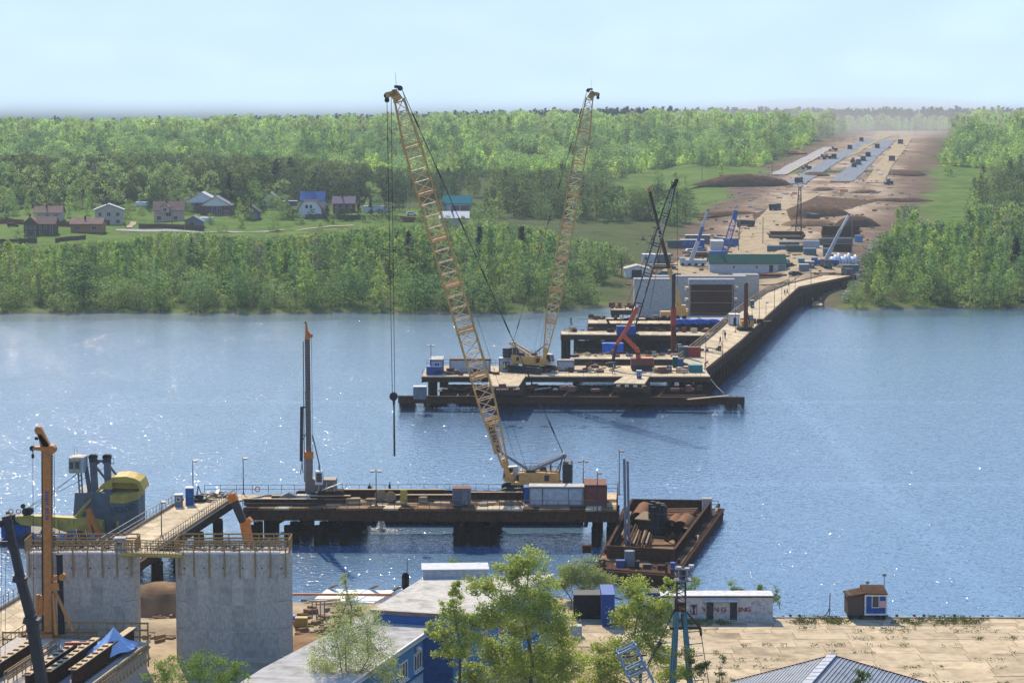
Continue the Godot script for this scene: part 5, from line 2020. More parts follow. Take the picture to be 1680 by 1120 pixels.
	solo(b, "tarpaulin", mats.blue_paint, "folded dark blue sheet hanging at the foot of the orange rig", "tarpaulin")
	for e in [[145, 1040, "dark engine block"], [48, 1062, "white sack heap"]]:
		var t := thing("sack_heap" if e[1] > 1050 else "engine", e[2] + " lying behind the brown guard rails", "sacks" if e[1] > 1050 else "engine", spot(e[0], e[1], 3.0))
		for i in 5:
			b = B.new(false)
			b.dome(Vector3(i * 0.5 - 1.0, 0, (i % 2) * 0.4), Vector3(0.5, 0.5, 0.4))
			part(b, "sack" if e[1] > 1050 else "casting", mats.white_tarp if e[1] > 1050 else mats.dark_steel, t)

func shore_clutter() -> void:
	mound(spot(266, 1000, 2.66), Vector3(5.2, 3.6, 4.2), mats.soil, "brown earth heap on the shore between the two concrete piers")
	mound(spot(265, 1030, 2.66), Vector3(7.0, 0.9, 5.0), mats.sand, "low trampled sand spread between the two concrete piers")
	mound(spot(505, 1062, 2.66), Vector3(4.2, 1.3, 6.0), mats.soil, "low brown earth bank between the second concrete pier and the warehouse")
	var rg := RandomNumberGenerator.new()
	rg.seed = 55
	for s in 2:
		var rb := B.new()
		for i in 130:
			var p := spot(rg.randf_range(482, 590) if i % 3 else rg.randf_range(226, 284), rg.randf_range(1000, 1085) if i % 3 else rg.randf_range(985, 1055), 2.6)
			rb.block(p, Vector3(rg.randf_range(0.2, 1.6), rg.randf_range(0.15, 0.5), rg.randf_range(0.2, 0.6)), rg.randf() * 3.0)
		struct(rb, "rubble", [mats.soil, mats.old_timber][s], "stuff")
	var b := B.new()
	for e in [[226, 968, 262, 960], [228, 976, 250, 970]]:
		b.bar(spot(e[0], e[1], 3.2), spot(e[2], e[3], 3.2), 1.6, 0.35)
	solo(b, "tarpaulin", mats.blue_tarp, "blue sheeted bundle by the water between the concrete piers", "tarpaulin")
	var o := thing("jetty", "white sheeted floating jetty with a long yellow pipe at the near shore", "jetty", spot(580, 978, 1.2))
	var q := [spot(515, 983, 1.3), spot(612, 989, 1.3), spot(650, 968, 1.3), spot(535, 966, 1.3)]
	slabs(o, "sheet_panel", q, 7, 2, 0.5, ["white_tarp", "white_paint"], 0.06, 0.05)
	b = B.new()
	b.tube(spot(478, 975, 1.9), spot(643, 975.5, 1.9), 0.14, 0.14, 8)
	part(b, "pipe", mats.orange, o)
	for e in [[545, 965], [612, 966], [650, 968]]:
		b = B.new()
		b.bar(spot(e[0] - 4, e[1], 1.3), spot(e[0] + 6, e[1] - 5, 2.0), 0.5, 0.1)
		part(b, "ramp_board", mats.timber, o)
	b = B.new()
	b.tube(spot(665, 966, -1), spot(665, 945, 3.2), 0.42, 0.42, 10)
	b.tube(spot(668, 962, 1), spot(668, 916, 6), 0.04, 0.03, 5)
	solo(b, "mooring_pile", mats.pile_steel, "stubby dark mooring pile with a thin pole beside the white jetty", "pile")
	var g := RandomNumberGenerator.new()
	g.seed = 3
	for i in 7:
		b = B.new()
		var p := spot(478 + g.randf() * 30, 985 + i * 2.4, 1.3)
		b.bar(p, p + Vector3(g.randf_range(2.5, 5.0), g.randf_range(-0.1, 0.3), g.randf_range(-0.8, 0.8)), 0.3, 0.22)
		solo(b, "driftwood", [mats.old_timber, mats.pale_timber][i % 2], "weathered timber lying on the shore right of the second concrete pier", "timber", "loose timbers on the shore")
	o = thing("liquid_crate", "yellow crate tank standing on the sand right of the second concrete pier", "tank", spot(494, 1030, 2.7))
	b = B.new(false)
	b.block(Vector3(0, 0.1, 0), Vector3(1.25, 1.0, 1.1))
	part(b, "tank", mats.dull_yellow, o)
	for i in 6:
		b = B.new(false)
		b.box(Vector3(-0.6 + i * 0.24, 0.6, 0.57), Vector3(0.04, 1.1, 0.04))
		b.box(Vector3(0, 0.12 + i * 0.2, 0.58), Vector3(1.25, 0.04, 0.04))
		part(b, "cage_bar", mats.timber, o)
	b = B.new()
	b.dome(spot(483, 1020, 2.66), Vector3(0.5, 0.7, 0.4))
	solo(b, "sack", mats.blue_tarp, "blue sack beside the yellow crate tank", "sack")
	o = thing("trestle_stand", "row of grey steel trestle legs on the sand by the willow", "stand", spot(512, 1015, 2.7))
	for i in 4:
		b = B.new(false)
		b.box(Vector3(i * 0.42, 0.9, 0), Vector3(0.1, 1.8, 0.1))
		part(b, "leg", mats.grey_steel, o)
	b = B.new(false)
	b.box(Vector3(0.6, 1.85, 0), Vector3(1.9, 0.12, 0.3))
	part(b, "top_bar", mats.grey_steel, o)

func floating_crane() -> void:
	var d := 296.0
	var o := thing("floating_crane", "grey floating crane with domed cab, twin masts and a lowered dull yellow boom", "floating crane", Vector3(deep(150, 885, d).x, 0, -d))
	var k := d / FOCAL
	var at := func(x, y, z := 0.0): return deep(x, y, d) + Vector3(0, 0, z)
	var b := B.new()
	b.prism([at.call(18, 872, 7.0), at.call(238, 872, 7.0), at.call(238, 872, -7.0), at.call(14, 872, -7.0)], 4.0)
	part(b, "pontoon", mats.dark_steel, o)
	b = B.new()
	b.slopes([at.call(128, 803, 2.5), at.call(188, 803, 2.5), at.call(188, 803, -4), at.call(128, 803, -4)], [at.call(124, 874, 3), at.call(190, 874, 3), at.call(190, 874, -4.5), at.call(124, 874, -4.5)])
	b.face(at.call(128, 803, 2.5), at.call(188, 803, 2.5), at.call(188, 803, -4), at.call(128, 803, -4), Vector3.UP)
	part(b, "deck_house", mats.ship_grey, o)
	b = B.new()
	var rim := [at.call(186, 816, 2.8), at.call(210, 816, 3.4), at.call(228, 814, 1.0), at.call(228, 814, -4.5), at.call(186, 814, -4.5)]
	b.prism(rim, 4.2)
	var hh := part(b, "machine_house", mats.ship_grey, o)
	b = B.new()
	var top := []
	for p in rim:
		top.append(p + Vector3(0, 0.75, 0) + (p - at.call(205, 816, -0.5)) * 0.015)
	b.prism(top, 0.95)
	part(b, "house_band", mats.dull_yellow, o)
	for e in [[195.5, 828, 2.98], [204, 828, 3.3], [214, 827, 3.0], [221.5, 826, 2.0]]:
		b = B.new()
		b.box(at.call(e[0], e[1], e[2]), Vector3(0.5, 0.55, 0.5))
		part(b, "window", mats.glass, hh)
	b = B.new()
	b.box(at.call(199, 852, 3.05), Vector3(0.35, 0.7, 0.25))
	part(b, "locker", mats.dull_yellow, hh)
	b = B.new()
	b.profile([v2(168, 800, d), v2(170, 791, d), v2(188, 780, d), v2(208, 779, d), v2(222, 782, d), v2(232, 787, d), v2(238, 802, d), v2(231, 802, d), v2(227, 790, d), v2(186, 789, d), v2(186, 800, d)], Transform3D(Basis.IDENTITY, Vector3(0, 0, -d - 1.0)), 4.6)
	part(b, "hood", mats.dull_yellow, o)
	b = B.new()
	b.profile([v2(186, 789, d), v2(227, 790, d), v2(229, 801, d), v2(186, 800, d)], Transform3D(Basis.IDENTITY, Vector3(0, 0, -d - 1.4)), 3.4)
	part(b, "hood_skirt", mats.dull_yellow, o)
	for e in [[153, 158], [176, 180]]:
		b = B.new()
		b.bar(at.call(e[1], 815, 1.0), at.call(e[0], 754, 0.5), 0.85, 0.8)
		b.bar(at.call(e[0] + 4, 765, 0.2), at.call(e[0] + 21, 802, -3.0), 0.22, 0.22)
		part(b, "mast", mats.ship_grey, o)
		for s in [-2.5, 2.5]:
			b = B.new()
			b.tube(at.call(e[0] + s, 748.5, 0.1), at.call(e[0] + s, 748.5, 0.9), 0.38, 0.38, 10)
			part(b, "sheave", mats.black_rubber, o)
		b = B.new()
		b.box(at.call(e[0], 753, 0.5), Vector3(0.9, 0.6, 0.9))
		part(b, "mast_cap", mats.dark_steel, o)
	b = B.new()
	b.bar(at.call(152, 755, 0.5), at.call(178, 755, 0.5), 0.3, 0.35)
	b.bar(at.call(156, 762, 0.5), at.call(163, 757, 0.5), 0.2, 0.3)
	b.bar(at.call(177, 762, 0.5), at.call(169, 757, 0.5), 0.2, 0.3)
	part(b, "mast_tie", mats.ship_grey, o)
	b = B.new()
	b.bar(at.call(179, 759, 0.5), at.call(188, 759, 0.5), 0.5, 0.1)
	for x in [182, 187]:
		b.bar(at.call(x, 759, 0.5), at.call(x, 751, 0.5), 0.04)
	b.bar(at.call(180, 751, 0.5), at.call(188, 751, 0.5), 0.04)
	part(b, "mast_platform", mats.dark_steel, o)
	b = B.new()
	b.bar(at.call(175, 812, 1.4), at.call(188, 826, 2.6), 0.5, 0.5)
	b.bar(at.call(188, 826, 2.6), at.call(190, 838, 2.8), 0.5, 0.5)
	b.bar(at.call(152, 812, 1.6), at.call(186, 812, 1.6), 0.4, 0.6)
	part(b, "mast_brace", mats.ship_grey, o)
	b = B.new()
	b.tube(at.call(128.5, 772, 1.2), at.call(128.5, 747, 1.2), 0.95, 1.05, 10)
	b.prism([at.call(118, 747, 2.2), at.call(141, 746, 2.2), at.call(143, 746, 0), at.call(118, 747, 0)], 2.0)
	var cab := part(b, "cab", mats.panel_grey, o)
	b = B.new()
	b.dome(at.call(130, 748, 1.1), Vector3(1.05, 0.35, 1.2), 12, 4)
	part(b, "cab_roof", mats.crane_tan, cab)
	for e in [[121.5, 5.0], [131, 5.5]]:
		b = B.new()
		b.box(at.call(e[0], 759, 2.22), Vector3(0.52, 0.95, 0.05))
		part(b, "window", mats.glass, cab)
	b = B.new()
	for x in [117.8, 126.4, 135.5]:
		b.bar(at.call(x, 770, 2.27), at.call(x, 748, 2.27), 0.08)
	b.bar(at.call(117.5, 753, 2.27), at.call(136, 752, 2.27), 0.08)
	b.bar(at.call(117.5, 770, 2.27), at.call(136, 770, 2.27), 0.1)
	part(b, "cab_frame", mats.dull_yellow, cab)
	b = B.new()
	b.bar(at.call(142, 765, 0.8), at.call(148, 803, 0.8), 0.45, 0.5)
	for x in [131, 136]:
		b.bar(at.call(x, 773, 1.5), at.call(x + 2, 803, 1.5), 0.16)
	for i in 4:
		b.bar(at.call(131, 774 + i * 8, 1.5), at.call(138, 780 + i * 8, 1.5), 0.07)
		b.bar(at.call(138, 774 + i * 8, 1.5), at.call(131, 780 + i * 8, 1.5), 0.07)
	part(b, "cab_stalk", mats.ship_grey, o)
	b = B.new()
	for x in [124, 128]:
		b.tube(at.call(x, 746, 1.0), at.call(x, 731, 1.0), 0.02, 0.02, 4)
	part(b, "aerial", mats.rope, o)
	b = B.new()
	b.profile([v2(34, 838, d), v2(42, 836, d), v2(80, 836, d), v2(150, 840, d), v2(178, 845, d), v2(180, 869, d), v2(150, 868, d), v2(120, 862, d), v2(98, 854, d), v2(46, 850, d)], Transform3D(Basis.IDENTITY, Vector3(0, 0, -d + 4.2)), 1.5)
	var bm := part(b, "boom", mats.dull_yellow, o)
	b = B.new()
	for x in [66, 91, 107, 124, 132]:
		b.box(at.call(x, 846, 4.97), Vector3(0.05, 0.7, 0.03))
	part(b, "boom_rib", mats.dark_steel, bm)
	b = B.new()
	b.bar(at.call(132, 840, 4.4), at.call(171, 793, 1.0), 0.24, 0.28)
	b.bar(at.call(136, 841, 4.0), at.call(146, 828, 3.2), 0.14, 0.2)
	part(b, "boom_strut", mats.dull_yellow, o)
	b = B.new()
	b.tube(at.call(49, 834, 4.2), at.call(49, 822, 4.2), 0.12, 0.1, 6)
	b.tube(at.call(48, 821, 4.0), at.call(48, 821, 4.4), 0.3, 0.3, 10)
	b.tube(at.call(53, 830, 4.0), at.call(53, 830, 4.5), 0.5, 0.5, 12)
	b.tube(at.call(59, 829, 4.0), at.call(59, 829, 4.5), 0.5, 0.5, 12)
	part(b, "boom_sheave", mats.black_rubber, o)
	b = B.new()
	for e in [[52, 826, 152, 760], [56, 824, 176, 764], [60, 830, 155, 752]]:
		b.tube(at.call(e[0], e[1], 4.0), at.call(e[2], e[3], 0.6), 0.03, 0.03, 4, false)
	part(b, "rope", mats.rope, o)
	b = B.new()
	b.bar(at.call(155, 826, 5.0), at.call(163, 882, 5.6), 0.5, 0.5)
	b.bar(at.call(155, 824, 5.0), at.call(174, 862, 5.6), 0.62, 0.5)
	b.bar(at.call(174, 862, 5.6), at.call(182, 886, 5.8), 0.62, 0.5)
	part(b, "stern_derrick", mats.orange, o)
	b = B.new()
	b.block(at.call(34, 872, 3.0), Vector3(3.2, 2.0, 3.0))
	part(b, "winch_house", mats.blue_paint, o)
	b = B.new()
	b.dome(at.call(34, 848, 3.0), Vector3(1.6, 0.5, 1.5), 10, 4)
	part(b, "winch_hood", mats.white_tarp, o)
	b = B.new()
	b.block(at.call(30, 848, 5.0), Vector3(1.1, 1.2, 1.0))
	b.tube(at.call(20, 843, 3.0), at.call(20, 833, 3.0), 0.25, 0.25, 8)
	part(b, "bow_box", mats.black_rubber, o)
	for x in [28, 40]:
		b = B.new()
		b.ring(at.call(x, 830, 4.0), Vector3.BACK, 0.28, 0.07, 14)
		part(b, "life_ring", mats.ring_orange, o)
	var g := RandomNumberGenerator.new()
	g.seed = 31
	for i in 46:
		b = B.new()
		var p: Vector3 = at.call(g.randf_range(20, 190), 872, g.randf_range(4.4, 6.8))
		var m: Material = [mats.blue_paint, mats.dark_steel, mats.red_paint, mats.white_paint, mats.rust, mats.grey_steel, mats.sky_blue][g.randi() % 7]
		if g.randf() < 0.5:
			b.block(p, Vector3(g.randf_range(0.3, 1.1), g.randf_range(0.3, 1.1), g.randf_range(0.3, 0.8)), g.randf() * 3.0)
		else:
			b.tube(p, p + Vector3(g.randf_range(-0.7, 0.7), g.randf_range(0.5, 1.6), 0), 0.07, 0.07, 5)
		part(b, "deck_gear", m, o)

func barge() -> void:
	var q := [spot(974, 935, 1.4), spot(1108, 945, 1.4), spot(1188, 834, 1.4), spot(1024, 832, 1.4)]
	var o := thing("cargo_barge", "rusty open barge loaded with big steel pipes beside the near platform", "barge", spot(1045, 940, 0))
	var b := B.new()
	b.slopes(q, [q[0] - Vector3(-0.3, 3.4, 0.6), q[1] - Vector3(0.3, 3.4, 0.6), q[2] - Vector3(0.3, 3.4, -0.6), q[3] - Vector3(-0.3, 3.4, -0.6)])
	b.face(q[0], q[1], q[2], q[3], Vector3.UP)
	var hull := part(b, "hull", mats.dark_rust, o)
	for e in [[0.1, 0.2], [0.75, 0.12]]:
		b = B.new()
		for i in 4:
			b.bar(q[i] - Vector3(0, e[0], 0), q[(i + 1) % 4] - Vector3(0, e[0], 0), e[1], e[1])
		part(b, "strake", mats.rust, hull)
	var deck := [bilinear(q, 0.1, 0.16), bilinear(q, 0.88, 0.16), bilinear(q, 0.9, 0.93), bilinear(q, 0.1, 0.93)]
	slabs(o, "deck_plate", [bilinear(q, 0.02, 0.01) + Vector3(0, 0.12, 0), bilinear(q, 0.98, 0.01) + Vector3(0, 0.12, 0), bilinear(q, 0.98, 0.99) + Vector3(0, 0.12, 0), bilinear(q, 0.02, 0.99) + Vector3(0, 0.12, 0)], 5, 16, 0.1, ["rust", "dark_rust", "soil"], 0.02)
	for i in 4:
		var a: Vector3 = deck[i]
		var c: Vector3 = deck[(i + 1) % 4]
		b = B.new()
		b.bar(a + Vector3(0, 0.8, 0), c + Vector3(0, 0.8, 0), 0.12, 1.6)
		b.bar(a + Vector3(0, 1.62, 0), c + Vector3(0, 1.62, 0), 0.32, 0.1)
		var cm := part(b, "coaming", mats.rust, o)
		var n := int(a.distance_to(c) / 1.1)
		for j in n:
			b = B.new()
			b.box(a.lerp(c, (j + 0.5) / n) + Vector3(0, 0.8, 0), Vector3(0.34, 1.5, 0.34))
			part(b, "stiffener", mats.dark_rust, cm)
	var g := RandomNumberGenerator.new()
	g.seed = 77
	for i in 22:
		var u := 0.95 if i % 2 else 0.05
		var p := bilinear(q, u, g.randf()) + Vector3(0, 0.15, 0)
		b = B.new()
		if g.randf() < 0.5:
			b.tube(p, p + Vector3(0, 0.5, 0), 0.16, 0.2, 8)
			part(b, "bollard", mats.black_rubber, o)
		else:
			b.bar(p, p + (q[2] - q[1]).normalized() * g.randf_range(0.8, 2.2) + Vector3(0, 0.2, 0), 0.35, 0.25)
			part(b, "fender", [mats.pale_timber, mats.old_timber, mats.rust][g.randi() % 3], o)
	for u in [0.08, 0.3, 0.5, 0.62, 0.8, 0.93]:
		b = B.new()
		var p := bilinear(q, u, 0.06) + Vector3(0, 0.1, 0)
		b.block(p, Vector3(g.randf_range(0.5, 1.2), g.randf_range(0.5, 1.1), 0.7))
		part(b, "deck_gear", [mats.dark_steel, mats.blue_paint, mats.rust, mats.black_rubber][g.randi() % 4], o)
	b = B.new()
	b.tube(bilinear(q, 0.4, 0.08) + Vector3(0, 0.1, 0), bilinear(q, 0.4, 0.08) + Vector3(0, 1.9, 0), 0.62, 0.62, 12)
	part(b, "capstan", mats.grey_steel, o)
	b = B.new()
	for u in [0.12, 0.88]:
		b.tube(bilinear(q, u, 0.02) + Vector3(0, 0, 0), bilinear(q, u, 0.02) + Vector3(0, 1.2, 0), 0.14, 0.14, 8)
	b.bar(bilinear(q, 0.1, 0.03) + Vector3(0, 0.9, 0), bilinear(q, 0.36, 0.03) + Vector3(0, 0.9, 0), 0.14)
	part(b, "bow_rail", mats.rust, o)
	railing([bilinear(q, 0.12, 0.985) + Vector3(0, 0.15, 0), bilinear(q, 0.95, 0.985) + Vector3(0, 0.15, 0)], "thin rail across the far end of the pipe barge", "", 1.0, 1.6, "rust", 0.04)
	var lay := func(x0, y0, x1, y1, r, label, group):
		var a := spot(x0, y0, 1.7 + r)
		var c := spot(x1, y1, 1.7 + r)
		var t := thing("steel_pipe", label, "pipe", a - Vector3(0, r, 0), 0.0, group)
		var bb := B.new()
		bb.tube(a, c, r, r, 20, false)
		part(bb, "shell", mats.pipe_rust, t)
		bb = B.new()
		bb.tube(a, c, r * 0.95, r * 0.95, 20, false)
		for v in bb.n.size():
			bb.n[v] = -bb.n[v]
		bb.ring(a, (c - a).normalized(), r * 0.98, 0.035, 20)
		bb.ring(c, (c - a).normalized(), r * 0.98, 0.035, 20)
		part(bb, "bore", mats.dark_rust, t)
	lay.call(1101, 866, 1112, 855, 1.0, "short fat rusty pipe with its dark mouth open, the left of the pair", "fat pipes on the barge")
	lay.call(1116, 868, 1128, 855, 1.05, "short fat rusty pipe with its dark mouth open, the right of the pair", "fat pipes on the barge")
	lay.call(1046, 853, 1058, 835, 1.0, "fat rusty pipe lying behind the bundle of black casings", "fat pipes on the barge")
	for e in [[1093, 854, 1124, 852, 0.55, "nearest"], [1092, 848, 1138, 846, 0.5, "second"], [1093, 843, 1142, 842, 0.45, "third"], [1094, 839, 1145, 838, 0.42, "farthest"]]:
		lay.call(e[0], e[1], e[2], e[3], e[4], "long rusty pipe lying crosswise on the barge, the %s of four" % e[5], "crosswise pipes on the barge")
	o = thing("casing_bundle", "tall dark bundle of casings standing upright on the pipe barge", "casings", spot(1079, 876, 1.6))
	for i in 9:
		b = B.new(false)
		var w := TAU * i / 8.0
		var r := 0.85 if i < 8 else 0.0
		b.tube(Vector3(cos(w) * r, 0, sin(w) * r), Vector3(cos(w) * r, 3.6 + 0.25 * (i % 3), sin(w) * r), 0.34, 0.34, 10)
		part(b, "casing", mats.black_rubber, o)
	for y in [1.0, 2.7]:
		b = B.new(false)
		b.ring(Vector3(0, y, 0), Vector3.UP, 1.16, 0.09, 18)
		part(b, "band", mats.dark_steel, o)
	cabin("deck_shed", "rusty steel shelter with a tilted plank roof on the barge before the black casings", "shelter", spot(1046, 875, 1.6), spot(1070, 877, 1.6), 2.4, 1.8, {"wall": "dark_rust", "roof": "old_timber", "over": 0.3, "fall": 0.5})
	cabin("storage_box", "tall pale grey box at the far corner of the pipe barge", "box", spot(1153, 841, 1.6), spot(1168, 841, 1.6), 1.4, 1.75, {"wall": "panel_grey", "roof": "pale_concrete"})
	for e in [[1092, 888, 1106, 876], [1112, 888, 1120, 877]]:
		b = B.new()
		b.bar(spot(e[0], e[1], 1.7), spot(e[2], e[3], 3.0), 0.25, 0.5)
		b.bar(spot(e[2] + 4, e[1] - 2, 1.7), spot(e[2] - 2, e[3] + 1, 3.0), 0.25, 0.5)
		solo(b, "steel_chock", mats.rust, "rusty steel wedge frame before the fat pipes, the %s one" % ("left" if e[0] < 1100 else "right"), "wedge")
	for i in 16:
		b = B.new()
		var u := 0.12 + 0.026 * i
		var p := bilinear(q, u, g.randf_range(0.2, 0.4)) + Vector3(0, 0.3 + g.randf() * 0.7, 0)
		b.bar(p, p + (q[3] - q[0]).normalized() * g.randf_range(6, 15) + Vector3(0, g.randf_range(-0.2, 0.5), 0), 0.2, 0.32)
		solo(b, "steel_section", [mats.rust, mats.dark_rust, mats.old_timber][i % 3], "long rusty steel section lying along the left of the barge hold", "beam", "loose sections in the barge hold")
	b = B.new()
	b.prism([spot(1066, 893, 1.75), spot(1108, 893, 1.75), spot(1112, 886, 1.75), spot(1074, 884, 1.75)], 0.2)
	solo(b, "plank_floor", mats.soil, "sandy plank floor in the near right of the barge hold", "planks")
	for e in [[1027, 905, 752, 0.17, "left"], [1032.5, 900, 756, 0.15, "right"]]:
		b = B.new()
		var p := spot(e[0], e[1], 1.3)
		b.tube(p, Vector3(p.x - 0.25, deep(e[0], e[2], -p.z).y, p.z), e[3], e[3], 8)
		solo(b, "spud_pole", mats.grey_steel, "tall thin grey pole beside the barge, the %s of a pair" % e[4], "pole")
	b = B.new()
	b.block(spot(963, 906, 1.0), Vector3(1.1, 0.9, 1.0))
	solo(b, "dolphin", mats.dark_rust, "small rusty mooring block in the water left of the barge bow", "mooring block")

const QUAY := 2.8

func quay() -> void:
	var b := B.new()
	var e := [spot(905, 1013.5, QUAY), spot(1800, 1014, QUAY)]
	b.prism([e[0], e[1], Vector3(e[1].x, QUAY, -110), Vector3(-12, QUAY, -110), Vector3(-12, QUAY, e[0].z + 16)].map(func(p): return p - Vector3(0, 0.06, 0)), 5.5)
	var o := struct(b, "quay", mats.sand)
	var z0: float = e[0].z
	var rows := [0.9, 1.5, 1.5, 1.5, 1.5, 3.0, 3.0, 3.0, 3.0, 3.0, 3.0, 3.2, 3.2]
	var z := z0
	var at := 0
	for r in rows.size():
		var long_: float = [2.75, 2.75, 2.75, 2.75, 2.75, 5.4, 5.4, 4.5, 4.5, 5.4, 5.4, 5.4, 5.4][r]
		var x := 6.0 + fmod(r * 1.7, 2.0)
		while x < 62.0:
			var p := Vector3(x + long_ / 2, QUAY, z + rows[r] / 2)
			var px := seen(p)
			if px.x > 895 and px.x < 1720 and px.y < 1130:
				at += 1
				b = B.new(false)
				b.box(Vector3.ZERO, Vector3(long_ - 0.05, 0.14, rows[r] - 0.04), Basis.from_euler(Vector3(rng.randf_range(-0.004, 0.004), rng.randf_range(-0.003, 0.003), rng.randf_range(-0.004, 0.004))))
				same(b.mesh(), "slab", mats["slab_%d" % (rng.randi() % 5)], o, Transform3D(Basis.IDENTITY, p + Vector3(0, -0.05 + rng.randf_range(-0.02, 0.015), 0)))
			x += long_
		z += rows[r]
	b = B.new()
	b.bar(e[0] + Vector3(0, 0.06, 0), e[1] + Vector3(0, 0.06, 0), 0.5, 0.16)
	part(b, "edge_beam", mats.pale_concrete, o)
	var g := RandomNumberGenerator.new()
	g.seed = 14
	var w := B.new()
	w.tinted = true
	for i in 1500:
		var r := g.randi() % 13
		var zz := z0
		for k in r:
			zz += rows[k]
		var where := Vector3(g.randf_range(8, 60), QUAY + 0.02, zz + g.randfn() * 0.12)
		if g.randf() < 0.55:
			where = Vector3(g.randf_range(8, 60), QUAY, z0 + g.randf_range(0.8, 3.4) + g.randfn() * 0.3)
		if patch.get_noise_2d(where.x * 9.0, where.z * 9.0) < 0.06:
			continue
		var tone := Color(1, 1, 1) * g.randf_range(0.7, 1.5)
		w.col = Color(tone.r * g.randf_range(0.9, 1.6), tone.g, tone.b)
		for j in 14:
			var tall := g.randf_range(0.06, 0.32)
			leaves(w, g, where + Vector3(g.randfn() * 0.22, tall, g.randfn() * 0.1), 0.16)
	struct(w, "weeds", mats.weeds, "stuff")
	for i in 26:
		b = B.new()
		var p: Vector3 = spot(1285 + i * 15.5 + g.randfn() * 5, 1013, QUAY)
		b.tube(p, p + Vector3(0, g.randf_range(0.12, 0.36), 0), 0.13, 0.16, 7)
		solo(b, "bollard", mats.dark_steel, "small dark stub bollard on the quay edge right of the white container", "bollard", "bollards on the quay edge")

	white_container()
	booth()
	var o2 := thing("mooring_post", "leaning grey mooring post with a strut on the quay edge left of the blue booth", "post", spot(1361, 1012, QUAY))
	b = B.new(false)
	b.bar(Vector3.ZERO, Vector3(0.06, 2.5, 0), 0.1)
	part(b, "pole", mats.grey_steel, o2)
	b = B.new(false)
	b.bar(Vector3(-0.5, 0, 0), Vector3(0, 0.8, 0), 0.09)
	b.block(Vector3(0, 0, 0), Vector3(0.3, 0.15, 0.3))
	b.box(Vector3(0, 0.75, 0), Vector3(0.22, 0.3, 0.2))
	part(b, "strut", mats.grey_steel, o2)
	cabin("container", "black steel container behind the shore trees beside the tall blue cabinet", "container", spot(942, 1016, QUAY), spot(988, 1016, QUAY), 2.4, 2.45, {"wall": "black_rubber", "roof": "dark_steel", "ribs": 12})
	cabin("container", "tall bright blue steel cabinet right of the black container", "container", spot(988, 1028, QUAY), spot(1008, 1028, QUAY), 5.0, 3.2, {"wall": "blue_paint", "roof": "blue_paint", "ribs": 5})
	cabin("container", "blue container end showing between the shore tree and the white container", "container", spot(1062, 1012, QUAY), spot(1088, 1012, QUAY), 2.4, 2.4, {"wall": "deep_blue", "roof": "dark_steel", "ribs": 5})
	b = B.new()
	b.block(spot(945, 1044, QUAY), Vector3(1.15, 1.15, 1.0))
	solo(b, "concrete_block", mats.panel_grey, "pale concrete cube on the slabs before the black container", "block")
	tower_crane()
	metal_roof()

